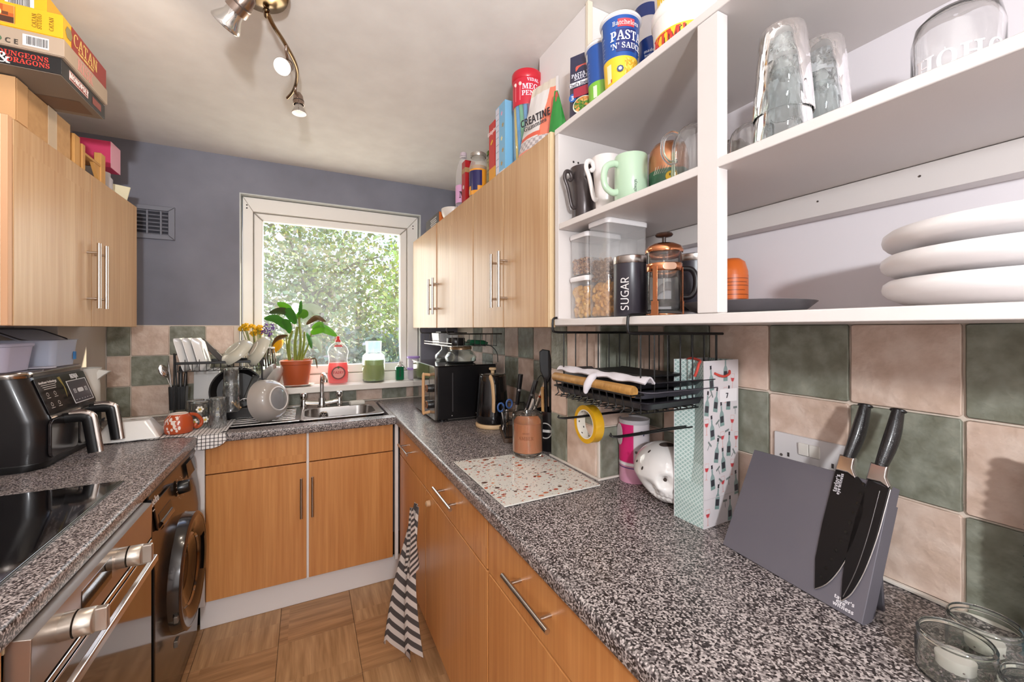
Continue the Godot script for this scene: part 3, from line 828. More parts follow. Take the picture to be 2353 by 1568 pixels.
	part("post", M.new().box(Vector3(0.058, 0.05, -0.065), Vector3(0.018, 0.10, 0.02), 0.002), pine, rk)
	part("shelf", M.new().box(Vector3(-0.01, 0, 0), Vector3(0.15, 0.010, 0.14), 0.002), pine, rk).transform = T(0, 0.073, -0.135, 0, 0)
	part("brace", M.new().ext(PackedVector2Array([Vector2(-0.05, 0.07), Vector2(0.03, 0.07), Vector2(0.03, 0.0), Vector2(0.01, 0.0)]), 0.05, 0.062, 0.001, Transform3D(Basis(Vector3.UP, PI / 2), Vector3(0, 0, -0.20))), pine, rk)
	solo("keepsake_tin", M.new().box(Vector3(0, 0.065, 0), Vector3(0.12, 0.13, 0.1), 0.006), H("8d8787", 0.4), "grey tin under the pink box at the back of the left cabinet", "tin", W(-0.85, 1.896, 2.40))
	var pb := thing("pink_box", "bright pink card box lying at the back on top of the left wall cabinet", "box", W(-0.88, 2.027, 2.40))
	part("carton", M.new().box(Vector3(0, 0.057, 0), Vector3(0.255, 0.112, 0.10), 0.001), H("d23a68", 0.5), pb)
	part("edge", M.new().box(Vector3(0.1285, 0.057, 0.0), Vector3(0.002, 0.112, 0.1), 0.0006), H("e3a5b4", 0.6), pb)
	solo("cream_tub", tub(M.new(), 0.075, 0.075, 0.07, 0.05, 0.05, 0.008, 0.002), H("e2d9b8", 0.5), "small cream tapered tub at the far end of the left cabinet top", "tub", W(-0.752, 1.896, 2.42), 30)
	solo("glass_jar", M.new().lathe([Vector2(0, 0), Vector2(0.03, 0), Vector2(0.032, 0.004), Vector2(0.032, 0.07), Vector2(0.025, 0.08), Vector2(0.025, 0.095), Vector2(0, 0.095)], 20), H("b8b0b2", 0.25), "grey lidded jar beside the cream tub on the left cabinet top", "jar", W(-0.765, 1.896, 2.31))

	# ---- hob
	var hb := thing("hob", "black glass electric hob with faint ring marks in the left worktop", "hob", W(-0.745, 0.875, 1.33))
	part("glass_plate", M.new().box(Vector3(0, 0.003, 0), Vector3(0.51, 0.005, 0.57), 0.002), H("0b0a0c", 0.04, 0.0, 0.8), hb)
	part("trim", mitre(M.new(), -0.258, -0.288, 0.258, 0.288, 0.0035, 0.0035, 0.0035, 0.0035, -0.001, 0.0045, 0.001, Transform3D(Basis(Vector3.RIGHT, -PI / 2), Vector3.ZERO)), H("6b6764", 0.25, 1.0), hb)
	for s: Array in [[0.12, 0.13, 0.085], [-0.12, 0.13, 0.105], [0.12, -0.14, 0.105], [-0.12, -0.14, 0.085]]:
		var ringm := M.new()
		for q: float in [0.0, 0.006]: ringm.lathe([Vector2(s[2] - q, 0), Vector2(s[2] - q - 0.0012, 0)], 48, T(s[0], 0.0053, s[1]))
		part("ring_mark", ringm, H("3a2f36", 0.3), hb)
	# ---- oven
	var ov := thing("oven", "built-in stainless steel oven with two silver knobs below the hob", "oven", W(-0.42, 0.12, 1.235))
	part("cavity", M.new().box(Vector3(-0.27, 0.34, 0), Vector3(0.50, 0.68, 0.56), 0.002), H("1a1918", 0.5), ov)
	var brushed := H("b8aea6", 0.3, 0.9)
	var pf := PackedVector2Array([Vector2(-0.012, 0.612), Vector2(0.02, 0.612), Vector2(0.022, 0.710), Vector2(-0.010, 0.7165)])
	part("control_panel", M.new().ext(pf, -0.292, 0.292, 0.0015), brushed, ov)
	part("display", M.new().box(Vector3(0.0215, 0.668, 0.055), Vector3(0.002, 0.05, 0.14), 0.0006), H("241c16", 0.06, 0.0, 0.6), ov)
	for z: float in [-0.055, 0.195]:
		var kn := part("knob", M.new().lathe([Vector2(0, 0.046), Vector2(0.021, 0.046), Vector2(0.023, 0.044), Vector2(0.023, 0.021)], 28, Transform3D(Basis(Vector3(0, 0, 1), -PI / 2), Vector3(0.021, 0.668, z))), H("bdb3a8", 0.32, 0.8), ov)
		part("collar", M.new().lathe([Vector2(0.0235, 0.018), Vector2(0.0235, 0), Vector2(0.025, 0)], 28, Transform3D(Basis(Vector3(0, 0, 1), -PI / 2), Vector3(0.021, 0.668, z))), H("aca298", 0.3, 0.9), kn)
		part("grip", M.new().box(Vector3(0.075, 0.668, z), Vector3(0.02, 0.044, 0.014), 0.003), H("c4bab0", 0.3, 0.8), kn)
	part("panel_lip", M.new().box(Vector3(0.012, 0.600, 0), Vector3(0.022, 0.014, 0.586), 0.004), H("d8d2cc", 0.2, 1.0), ov)
	var dr := part("door", M.new().box(Vector3(0.008, 0.30, 0), Vector3(0.024, 0.57, 0.586), 0.003), H("120f0d", 0.05, 0.0, 1.0), ov)
	part("door_trim", M.new().box(Vector3(0.021, 0.587, 0), Vector3(0.003, 0.006, 0.586), 0.001), H("d8d2cc", 0.2, 1.0), dr)
	var hd := M.new().box(Vector3(0.065, 0.612, 0.09), Vector3(0.014, 0.020, 0.48), 0.004).box(Vector3(0.040, 0.612, -0.145), Vector3(0.05, 0.020, 0.012), 0.003)
	part("handle", hd, H("d5d0cd", 0.22, 0.95), dr)
	solo("end_panel", M.new().box(Vector3(0, 0.36, 0), Vector3(0.55, 0.715, 0.42), 0.002), wood_c, "orange wood base cabinet end at the left edge, just before the oven", "cabinet", W(-0.70, 0.12, 0.72))
	solo("filler_strip", M.new().box(Vector3(0, 0, 0), Vector3(0.02, 0.02, 0.62), 0.001), H("d9c7a4", 0.5), "cream batten under the worktop edge above the oven", "filler", W(-0.438, 0.8265, 1.25))
	# ---- washing machine
	var dk := H("4b3a2e", 0.22, 0.75, 0.3)
	var wm := thing("washing_machine", "dark graphite front-loading washing machine between the oven and the sink unit", "washing machine", W(-0.42, 0, 1.885))
	part("cabinet", M.new().box(Vector3(-0.29, 0.42, 0), Vector3(0.55, 0.80, 0.60), 0.004), H("19181a", 0.4), wm)
	part("top_plate", M.new().box(Vector3(-0.28, 0.822, 0), Vector3(0.555, 0.018, 0.60), 0.004), H("1c1b1c", 0.25), wm)
	var f0 := PackedVector2Array([Vector2(-0.03, 0.02), Vector2(0.0, 0.02), Vector2(0.012, 0.25), Vector2(0.012, 0.60), Vector2(0.006, 0.668), Vector2(-0.014, 0.815), Vector2(-0.03, 0.82)])
	part("front_panel", M.new().ext(f0, -0.297, 0.297, 0.003), dk, wm)
	part("side_trim", M.new().box(Vector3(-0.012, 0.74, 0.299), Vector3(0.035, 0.16, 0.006), 0.002).box(Vector3(-0.006, 0.34, 0.299), Vector3(0.035, 0.62, 0.006), 0.002), H("151415", 0.35), wm)
	var slope := Transform3D(Basis(Vector3(0, 0, 1), 0.135), Vector3(-0.0035, 0.745, 0))
	var dw := part("detergent_drawer", M.new().box(Vector3(0.004, 0.0, 0.165), Vector3(0.006, 0.085, 0.17), 0.002), dk, wm)
	dw.transform = slope
	part("recess", M.new().box(Vector3(0.0066, -0.018, 0.165), Vector3(0.003, 0.04, 0.13), 0.001), H("0e0d0e", 0.2), dw)
	part("finger_lip", M.new().lathe([Vector2(0.014, -0.06), Vector2(0.014, 0.06)], 16, Transform3D(Basis(Vector3.RIGHT, PI / 2), Vector3(0.001, -0.036, 0.165)), 50, 0.2, PI - 0.2), H("9a948f", 0.15, 1.0), dw)
	var kb := part("dial", M.new().lathe([Vector2(0, 0.034), Vector2(0.019, 0.034), Vector2(0.022, 0.031), Vector2(0.024, 0.0), Vector2(0.029, 0.0)], 28, Transform3D(Basis(Vector3(0, 0, 1), -PI / 2), Vector3(0.005, 0.0, -0.02))), H("121213", 0.25), wm)
	kb.transform = slope
	var ticks := M.new()
	for k in 16:
		var a := TAU * k / 16.0
		ticks.quad(Vector3(0.0078, 0.038 * sin(a) - 0.001, -0.02 + 0.04 * cos(a)), Vector3(0.0078, 0.038 * sin(a) - 0.001, -0.02 + 0.052 * cos(a)), Vector3(0.0078, 0.038 * sin(a) + 0.001, -0.02 + 0.052 * cos(a)), Vector3(0.0078, 0.038 * sin(a) + 0.001, -0.02 + 0.04 * cos(a)), Vector3.RIGHT)
	part("programme_marks", ticks, H("cdbfae", 0.5), wm).transform = slope
	part("display", M.new().box(Vector3(0.0062, 0.025, -0.20), Vector3(0.003, 0.055, 0.13), 0.001), H("1a1512", 0.08), wm).transform = slope
	part("badge", M.new().txt("beko", 0.022, Transform3D(rt.basis, Vector3(0.0066, 0.050, 0.235)), 3), H("e6e2de", 0.4), wm).transform = slope
	part("badge_line", M.new().box(Vector3(0.0062, 0.027, 0.235), Vector3(0.0012, 0.003, 0.06)), H("cfc8c2", 0.4), wm).transform = slope
	var dc := Transform3D(Basis(Vector3(0, 0, 1), -PI / 2), Vector3(0.012, 0.44, -0.02))
	var dd := part("porthole_door", M.new().lathe([Vector2(0.118, 0.006), Vector2(0.128, 0.016), Vector2(0.150, 0.030), Vector2(0.186, 0.036), Vector2(0.197, 0.030), Vector2(0.202, 0.0), Vector2(0.205, -0.004)], 64, dc, 35), H("241e1c", 0.2, 0.3, 0.5), wm)
	part("rim", M.new().lathe([Vector2(0.185, 0.0365), Vector2(0.192, 0.037), Vector2(0.199, 0.031)], 64, dc), H("6d5a4c", 0.15, 0.8), dd)
	part("glass_bowl", M.new().lathe([Vector2(0, -0.01), Vector2(0.06, -0.006), Vector2(0.10, 0.008), Vector2(0.122, 0.022), Vector2(0.128, 0.018)], 48, dc), H("191513", 0.03, 0.2, 1.0), dd)
	part("chrome_ring", M.new().lathe([Vector2(0.116, 0.020), Vector2(0.121, 0.026), Vector2(0.127, 0.020)], 48, dc), H("aaa29a", 0.1, 1.0), dd)
	part("door_handle", M.new().lathe([Vector2(0.150, 0.0375), Vector2(0.165, 0.040), Vector2(0.180, 0.0385)], 16, dc, 50, PI - 0.5, PI + 0.35), H("0d0d0e", 0.2), dd)
	for y: float in [0.37, 0.29]: part("hinge", M.new().box(Vector3(0.035, y, 0.165), Vector3(0.012, 0.022, 0.03), 0.002), H("8f877e", 0.3, 0.8), wm)
	part("energy_mark", M.new().txt("1400 / 8 kg", 0.012, Transform3D(rt.basis, Vector3(0.0128, 0.60, 0.18)), 0), H("cbbfae", 0.5), wm) if false else null
	part("kick_panel", M.new().box(Vector3(-0.02, 0.01, 0), Vector3(0.03, 0.02, 0.58), 0.002), H("141314", 0.4), wm)
	build_fryer()

func build_fryer() -> void:
	var fr := thing("air_fryer", "black dual-drawer air fryer with chrome handles on the left worktop", "air fryer", W(-0.875, 0.876, 2.065))
	var body := H("1b191b", 0.28, 0.2, 0.3)
	var pr := []   # front profile: height -> front x
	var rings := []
	for r: Array in [[0.0, 0.105], [0.018, 0.112], [0.02, 0.118], [0.09, 0.122], [0.152, 0.12], [0.165, 0.117], [0.295, 0.074], [0.300, 0.07]]:
		var w: float = r[1] + 0.115
		rings.append(ring(w, 0.42 - (0.0 if r[0] < 0.29 else 0.01), 0.055, r[0], 6, r[1] - w / 2, 0))
	part("body", loft(M.new(), rings), body, fr)
	part("foot_band", loft(M.new(), [ring(0.23, 0.422, 0.056, 0.002, 6, -0.003, 0), ring(0.236, 0.426, 0.056, 0.02, 6, 0.001, 0), ring(0.232, 0.422, 0.056, 0.024, 6, 0.001, 0)], true, true), H("0d0d0e", 0.35), fr)
	part("lid", loft(M.new(), [ring(0.190, 0.418, 0.055, 0.298, 6, -0.022, 0), ring(0.192, 0.422, 0.056, 0.306, 6, -0.022, 0), ring(0.192, 0.422, 0.056, 0.313, 6, -0.022, 0), ring(0.182, 0.412, 0.05, 0.318, 6, -0.022, 0)]), H("bdb4ac", 0.18, 1.0), fr)
	# sloping fascia: frame set on the slope between y 0.165 and 0.295
	var n := Vector3(0.13, 0.043, 0).normalized()
	var up := Vector3(-0.043, 0.13, 0).normalized()
	var fas := Transform3D(Basis(Vector3(0, 0, -1), up, n), Vector3(0.0962, 0.23, 0))
	var pl := part("fascia", M.new().ext(rect(0.335, 0.128, 0.008, 4, 0.0, 0.0), 0.0, 0.0016, 0.0006), H("232022", 0.1, 0.3, 0.6), fr)
	pl.transform = fas
	part("steel_strip", M.new().ext(PackedVector2Array([Vector2(-0.165, -0.075), Vector2(0.03, -0.075), Vector2(0.01, -0.064), Vector2(-0.165, -0.064)]), 0.0, 0.002, 0.0005), H("b0a69e", 0.2, 1.0), fr).transform = fas
	part("screen_border", mitre(M.new(), 0.012, -0.052, 0.155, 0.036, 0.0026, 0.0026, 0.0026, 0.0026, 0.0012, 0.0024), H("dedad8", 0.3), pl)
	part("screen", M.new().ext(rect(0.137, 0.082, 0.004, 3, 0.0835, -0.008), 0.001, 0.0018), H("5d585c", 0.12, 0.2), pl)
	part("dial_button", M.new().ext(rect(0.042, 0.016, 0.007, 4, 0.086, -0.006), 0.0018, 0.0026, 0.0003), H("d9d5d4", 0.3), pl)
	for x: float in [0.045, 0.128]: part("zone_button", mitre(M.new(), x - 0.008, -0.014, x + 0.008, 0.002, 0.0015, 0.0015, 0.0015, 0.0015, 0.0018, 0.0022), H("cdc9c8", 0.4), pl)
	part("numeral", M.new().txt("1", 0.009, T(0.045, -0.006, 0.0022)).txt("2", 0.009, T(0.128, -0.006, 0.0022)), H("cdc9c8", 0.4), pl)
	var dots := M.new()
	for k in 6: dots.ext(rect(0.007, 0.0022, 0.0008, 1, 0.030 + 0.021 * k, -0.040), 0.0018, 0.0021)
	part("function_marks", dots, H("cdc9c8", 0.4), pl)
	part("maker_name", M.new().txt("NINJA", 0.017, T(0.082, 0.050, 0.0018), 3, 0, 0.8), H("e4e0de", 0.4), pl)
	part("energy_flash", M.new().ext(PackedVector2Array([Vector2(-0.032, 0.056), Vector2(-0.014, 0.058), Vector2(-0.008, 0.01), Vector2(-0.020, -0.02), Vector2(-0.014, 0.02)]), 0.0016, 0.002), H("8d7a2c", 0.3), pl)
	part("leaflet", M.new().ext(rect(0.115, 0.118, 0.004, 3, -0.105, 0.0), 0.0016, 0.0022), H("2c2322", 0.12, 0.3, 0.5), pl)
	var tx := M.new()
	tx.txt("DualZone Technology", 0.0075, T(-0.098, 0.047, 0.0024), 3)
	for k in 3: tx.ext(rect(0.09 - 0.008 * k, 0.0018, 0.0006, 1, -0.10, 0.038 - 0.007 * k), 0.0022, 0.0026)
	for q: Array in [[-0.13, 0.005], [-0.085, 0.005], [-0.13, -0.03], [-0.085, -0.03]]:
		tx.lathe([Vector2(0.007, 0), Vector2(0.0056, 0)], 14, Transform3D(Basis(Vector3.RIGHT, PI / 2), Vector3(q[0], q[1], 0.0025)))
		tx.ext(rect(0.022, 0.0016, 0.0005, 1, q[0], q[1] - 0.012), 0.0022, 0.0026)
	part("leaflet_print", tx, H("cfc4bc", 0.5), pl)
	for z: float in [0.093, -0.098]:
		var d := part("drawer", M.new().ext(rect(0.180, 0.128, 0.022, 6, 0.0, 0.0), 0.0, 0.010, 0.003), H("2a2526", 0.16, 0.45, 0.4), fr)
		d.transform = Transform3D(Basis(Vector3.UP, PI / 2), Vector3(0.117, 0.094, z))
		var gp := [Vector3(0, 0.052, 0.006), Vector3(0, 0.054, 0.045), Vector3(0, 0.049, 0.062), Vector3(0, 0.036, 0.069), Vector3(0, -0.075, 0.084)]
		part("handle_core", M.new().tube(curve(gp, 4), 0.011, 12, false, true, 1.7), H("141314", 0.3), d)
		var gp2 := [Vector3(0, 0.060, 0.020), Vector3(0, 0.061, 0.052), Vector3(0, 0.054, 0.070), Vector3(0, 0.040, 0.076), Vector3(0, -0.077, 0.092)]
		part("handle_shell", M.new().tube(curve(gp2, 4), 0.008, 12, false, true, 2.3), H("c9bfb8", 0.14, 1.0), d)
	# ---- plastic tubs on the fryer
	var lav := milky(Color(0.92, 0.89, 0.96, 0.45), 0.3)
	var pale := milky(Color(0.88, 0.9, 0.96, 0.42), 0.3)
	var y := 1.196
	var t := thing("plastic_tub", "lavender clear plastic food tub in front, on top of the air fryer", "food tub", W(-0.905, y, 1.915))
	part("tub", tub(M.new(), 0.15, 0.15, 0.078, 0.13, 0.13, 0.02, 0.0016, Transform3D(), 0.003), lav, t)
	part("lid", loft(M.new(), [ring(0.158, 0.158, 0.022, 0.081), ring(0.158, 0.158, 0.022, 0.088), ring(0.145, 0.145, 0.018, 0.090)]), lav, t)
	t = thing("plastic_tub", "taller clear plastic food tub behind, with a blue clip, on the air fryer", "food tub", W(-0.875, y, 2.125))
	part("tub", tub(M.new(), 0.15, 0.17, 0.095, 0.13, 0.15, 0.02, 0.0016, Transform3D(), 0.004), pale, t)
	part("clip", M.new().box(Vector3(0.073, 0.035, -0.055), Vector3(0.004, 0.03, 0.016), 0.001), H("2d79b8", 0.4), t)
	part("inner_tub", tub(M.new(), 0.12, 0.13, 0.05, 0.11, 0.12, 0.018, 0.0015, T(0, 0.004, 0)), pale, t)
	t = thing("tub_lid", "clear tub lid with dark rubber seal leaning on the air fryer tubs", "lid", W(-0.90, y + 0.097, 2.13))
	part("plate", M.new().ext(rect(0.16, 0.15, 0.03, 6), 0, 0.004, 0.001), pale, t)
	var sp := []
	for q in rect(0.148, 0.138, 0.026, 6): sp.append(Vector3(q.x, q.y, 0.005))
	part("seal", M.new().tube(sp, 0.0024, 6, true), H("3a3538", 0.6), t)
	t.rotation_degrees = Vector3(-72, 62, 0)
	t.position += Vector3(0, 0.014, 0)
	t = thing("pink_tub", "pink plastic tub at the left edge on top of the air fryer", "food tub", W(-0.965, y, 1.865))
	part("tub", tub(M.new(), 0.09, 0.09, 0.065, 0.075, 0.075, 0.02, 0.0016, Transform3D(), 0.003), milky(Color(0.9, 0.3, 0.62, 0.7), 0.3), t)
	part("lid", loft(M.new(), [ring(0.096, 0.096, 0.022, 0.068), ring(0.096, 0.096, 0.022, 0.075), ring(0.08, 0.08, 0.018, 0.077)]), milky(Color(0.9, 0.35, 0.65, 0.8), 0.3), t)
	var lidm := loft(M.new(), [ring(0.11, 0.11, 0.02, 0.0), ring(0.114, 0.114, 0.02, 0.002), ring(0.10, 0.10, 0.018, 0.004)])
	var l := solo("loose_lid", lidm, milky(Color(0.9, 0.88, 0.92, 0.6), 0.3), "flat clear lid lying between the tubs on the air fryer", "lid", W(-0.835, y + 0.001, 2.02), 20)
	l.rotation_degrees = Vector3(0, 20, 0); l.scale = Vector3(0.75, 1, 0.75)
	var jg := thing("white_jug", "white plastic jug partly hidden behind the air fryer", "jug", W(-0.835, 0.876, 2.345))
	part("body", M.new().lathe([Vector2(0, 0), Vector2(0.045, 0), Vector2(0.05, 0.005), Vector2(0.05, 0.22), Vector2(0.046, 0.27), Vector2(0.055, 0.292), Vector2(0.053, 0.292), Vector2(0.044, 0.27), Vector2(0.047, 0.22), Vector2(0.047, 0.008), Vector2(0, 0.006)], 28), H("e8e4dc", 0.35), jg)
	part("spout", M.new().ext(PackedVector2Array([Vector2(0.03, 0.29), Vector2(0.085, 0.275), Vector2(0.06, 0.255), Vector2(0.045, 0.24)]), -0.012, 0.012, 0.003), H("e8e4dc", 0.35), jg)

func blobs(w: int, h: int, bg: Color, list: Array) -> ImageTexture:   # flat print of ellipses [x, y, rx, ry, colour] in 0..1 (radii in heights)
	var im := Image.create(w, h, false, Image.FORMAT_RGB8)
	im.fill(bg)
	for b: Array in list:
		var c: Color = b[4] if b[4] is Color else Color.html(b[4])
		var rx: float = b[2] * h
		var ry: float = b[3] * h
		for y in range(maxi(0, int(b[1] * h - ry)), mini(h, int(b[1] * h + ry) + 1)):
			for x in range(maxi(0, int(b[0] * w - rx)), mini(w, int(b[0] * w + rx) + 1)):
				if pow((x - b[0] * w) / rx, 2) + pow((y - b[1] * h) / ry, 2) <= 1.0: im.set_pixel(x, y, c)
	return ImageTexture.create_from_image(im)
func look(dir: Vector3, at: Vector3) -> Transform3D:   # y axis along dir
	var y := dir.normalized()
	var x := y.cross(Vector3(0, 0, 1) if absf(y.z) < 0.9 else Vector3.RIGHT).normalized()
	return Transform3D(Basis(x, y, x.cross(y)), at)
func tumbler(r0: float, r1: float, h: float, th := 0.0025, base := 0.008) -> Array:   # closed glass profile, r0 at the base
	return [Vector2(0, 0), Vector2(r0 - 0.002, 0), Vector2(r0, 0.002), Vector2(r1, h - 0.001), Vector2(r1 - th / 2, h), Vector2(r1 - th, h - 0.001), Vector2(r0 - th, base), Vector2(0, base)]
func bowl_profile(r: float, h: float, foot: float, th := 0.004) -> Array:
	var o := [Vector2(0, 0.003), Vector2(foot - 0.004, 0.003), Vector2(foot - 0.003, 0), Vector2(foot, 0), Vector2(foot + 0.002, 0.004)]
	for i in range(1, 8):
		var a := PI / 2 * i / 7
		o.append(Vector2(foot + 0.002 + (r - foot - 0.002) * sin(a), 0.004 + (h - 0.004) * (1 - cos(a))))
	o.append(Vector2(r - th / 2, h + 0.0015))
	for i in range(7, 0, -1):
		var a := PI / 2 * i / 7
		o.append(Vector2(foot + (r - th - foot) * sin(a), 0.004 + th + (h - 0.004 - th) * (1 - cos(a))))
	o.append(Vector2(0, 0.004 + th))
	return o

func leaf(base: Vector3, mid: Vector3, tip: Vector3, wide: float, fold: float, side := Vector3(0.2, 0, 1)) -> M:
	var g := []
	var pts := curve([base, mid, tip], 6)
	for k in 5:
		var row := []
		for i in pts.size():
			var s := float(i) / (pts.size() - 1)
			var d: Vector3 = (pts[mini(i + 1, pts.size() - 1)] - pts[maxi(i - 1, 0)]).normalized()
			var sd := d.cross(side).normalized().lerp(side.normalized(), 0.35).normalized()
			var w := wide * pow(sin(PI * clampf(0.04 + s * 0.955, 0, 1)), 0.75)
			var q := (k - 2) / 2.0
			row.append(pts[i] + sd * w * q * 0.5 + d.cross(sd) * absf(q) * fold * w)
		g.append(row)
	return M.new().sheet(g, 0.0006)

func build_sink_area() -> void:
	# ---- inset sink with drainer
	var st := H("b9b4b0", 0.24, 1.0)
	var sk := thing("sink", "stainless steel inset sink with drainer under the window", "sink", W(0.175, 0.877, 2.49))
	var rg := [ring(0.41, 0.42, 0.02, 0.0, 6), ring(0.408, 0.418, 0.02, 0.003, 6), ring(0.395, 0.405, 0.018, 0.0035, 6), ring(0.385, 0.395, 0.018, 0.002, 6), ring(0.36, 0.29, 0.085, 0.002, 6, -0.005, 0.025), ring(0.35, 0.28, 0.08, -0.003, 6, -0.005, 0.025), ring(0.335, 0.265, 0.075, -0.12, 6, -0.005, 0.025), ring(0.30, 0.23, 0.07, -0.14, 6, -0.005, 0.025)]
	part("basin", loft(M.new(), rg, false, true, Transform3D(), true), st, sk)
	var dr := M.new().box(Vector3(-0.355, 0.0005, 0), Vector3(0.30, 0.004, 0.42), 0.0015)
	part("drainer", dr, st, sk)
	for k in 7: part("ridge", M.new().tube([Vector3(-0.49, 0.0025, -0.12 + 0.045 * k), Vector3(-0.225, 0.0025, -0.12 + 0.045 * k)], 0.004, 8, false, true, 0.6), st, sk)
	part("drainer_rim", mitre(M.new(), -0.505, -0.21, -0.205, 0.21, 0.012, 0.004, 0.012, 0.012, 0.0, 0.0045, 0.002, Transform3D(Basis(Vector3.RIGHT, -PI / 2), Vector3.ZERO)), st, sk)
	var of := part("overflow", M.new().lathe([Vector2(0, 0.003), Vector2(0.016, 0.003), Vector2(0.0225, 0.004), Vector2(0.024, 0.0)], 24, Transform3D(Basis(Vector3.RIGHT, PI / 2), Vector3(-0.085, -0.045, -0.111))), H("3a3634", 0.3, 0.8), sk)
	part("overflow_ring", M.new().lathe([Vector2(0.018, 0.0045), Vector2(0.022, 0.0065), Vector2(0.025, 0.003)], 24, Transform3D(Basis(Vector3.RIGHT, PI / 2), Vector3(-0.085, -0.045, -0.111))), chrome, of)
	for k in 3: part("overflow_spoke", M.new().box(Vector3(-0.085, -0.045, -0.1065), Vector3(0.026, 0.004, 0.002)), chrome, of).transform = T(-0.085, -0.045, -0.1065, 0, 0, 60 * k + 30) * T(0.085, 0.045, 0.1065)
	part("waste", M.new().lathe([Vector2(0, -0.136), Vector2(0.03, -0.136), Vector2(0.035, -0.139)], 24), chrome, sk)
	# mixer tap
	var tp := thing("mixer_tap", "chrome two-handle mixer tap behind the sink basin", "tap", W(0.082, 0.8795, 2.645))
	part("body", M.new().tube(curve([Vector3(-0.095, 0.03, 0), Vector3(-0.06, 0.022, 0), Vector3(0, 0.018, 0), Vector3(0.06, 0.022, 0), Vector3(0.095, 0.03, 0)], 5), 0.014, 14), chrome, tp)
	part("base", M.new().lathe([Vector2(0.024, 0), Vector2(0.024, 0.008), Vector2(0.02, 0.03), Vector2(0.016, 0.05), Vector2(0, 0.05)], 24), chrome, tp)
	part("spout", M.new().tube(curve([Vector3(0, 0.03, 0), Vector3(0, 0.10, 0), Vector3(0.001, 0.16, 0.004), Vector3(0.006, 0.188, 0.03), Vector3(0.012, 0.185, 0.075), Vector3(0.015, 0.165, 0.10), Vector3(0.015, 0.150, 0.105)], 6), 0.0115, 16), chrome, tp)
	for s: float in [-1.0, 1.0]:
		part("pillar", M.new().lathe([Vector2(0.017, 0.0), Vector2(0.016, 0.03), Vector2(0.013, 0.045), Vector2(0, 0.045)], 20, T(0.095 * s, 0, 0)), chrome, tp)
		part("handle", M.new().lathe([Vector2(0.012, 0.043), Vector2(0.019, 0.052), Vector2(0.021, 0.066), Vector2(0.018, 0.080), Vector2(0.014, 0.083), Vector2(0, 0.084)], 12, T(0.095 * s, 0, 0), 20), chrome, tp)
	solo("scrub_sponge", M.new().box(Vector3(0, 0.012, 0), Vector3(0.085, 0.02, 0.05), 0.006).box(Vector3(0, 0.001, 0), Vector3(0.08, 0.003, 0.046), 0.001), H("dedbd2", 0.9), "white sponge on the back edge of the sink, right of the tap", "sponge", W(0.272, 0.8805, 2.61), 8)

	# ---- gingham towel under the washing-up
	var gi := Image.create(64, 64, false, Image.FORMAT_RGB8)
	gi.fill(Color.html("e8e4e2"))
	gi.fill_rect(Rect2i(0, 0, 64, 11), Color.html("2a2628")); gi.fill_rect(Rect2i(0, 0, 11, 64), Color.html("2a2628"))
	var ging := tri(tex(ImageTexture.create_from_image(gi), 0.95), Vector3(68, 68, 68))
	ging.uv1_offset = Vector3(0.2, 0.3, 0.1)
	var g := []
	for i in 31:
		var row := []
		for j in 19:
			var x := -0.735 + 0.42 * i / 30.0
			var z := 2.45 - 0.275 * j / 18.0 + (0.01 * sin(i * 0.9) if j == 18 else 0.0)
			row.append(W(x, 0.8772 + 0.0018 * absf(sin(i * 0.7 + j * 0.5)) + (0.004 if x > -0.335 else 0.0), z))
		g.append(row)
	var cl := M.new().sheet(g, 0.0015, false, true)
	var g2 := []
	for i in 13:
		var row := []
		var x := -0.455 + 0.14 * i / 12.0
		for j in 12:
			var s := j / 11.0
			var off := 0.0035 * sin(i * 1.1)
			if s < 0.35: row.append(W(x, 0.8785 + 0.001 * sin(i), 2.178 - 0.022 * s / 0.35))
			else: row.append(W(x + 0.004 * (s - 0.35), 0.8785 - (s - 0.35) * (0.05 + 0.045 * pow(sin(PI * clampf((i + 1) / 13.0, 0, 1)), 0.6)), 2.156 - 0.008 * sqrt(s - 0.35) + off * (s - 0.35)))
		g2.append(row)
	cl.sheet(g2, 0.0015, false, true)
	solo("gingham_towel", cl, ging, "black and white checked tea towel under the upside-down dish and mug, hanging over the edge", "tea towel")
	# ---- upturned baking dish
	var bd := thing("baking_dish", "white rectangular baking dish drying upside down beside the air fryer", "baking dish", W(-0.655, 0.8805, 2.245), 6)
	part("body", loft(M.new(), [ring(0.205, 0.16, 0.012, 0.0), ring(0.212, 0.166, 0.014, 0.004), ring(0.20, 0.155, 0.012, 0.007), ring(0.135, 0.10, 0.022, 0.066), ring(0.125, 0.09, 0.02, 0.072), ring(0.113, 0.08, 0.016, 0.0725), ring(0.11, 0.077, 0.016, 0.071)]), porcelain, bd)
	part("maker_mark", M.new().ext(PackedVector2Array([Vector2(-0.01, 0.004), Vector2(-0.005, 0.006), Vector2(0, 0.003), Vector2(0.005, 0.006), Vector2(0.01, 0.004), Vector2(0, -0.005)]), 0, 0.0006, 0, Transform3D(Basis(Vector3.RIGHT, -PI / 2), Vector3(0.005, 0.0712, -0.012))), H("6b4b3c", 0.5), bd)
	var r := RandomNumberGenerator.new()
	r.seed = 11
	var fl := []
	for k in 46: fl.append([r.randf_range(0.62, 0.93), r.randf_range(0.25, 0.95), r.randf_range(0.02, 0.085), r.randf_range(0.02, 0.075), "ecdcd2"])
	var mg := thing("orange_mug", "orange mug with white flower print drying upside down on the checked towel", "mug", W(-0.498, 0.8805, 2.255), 40)
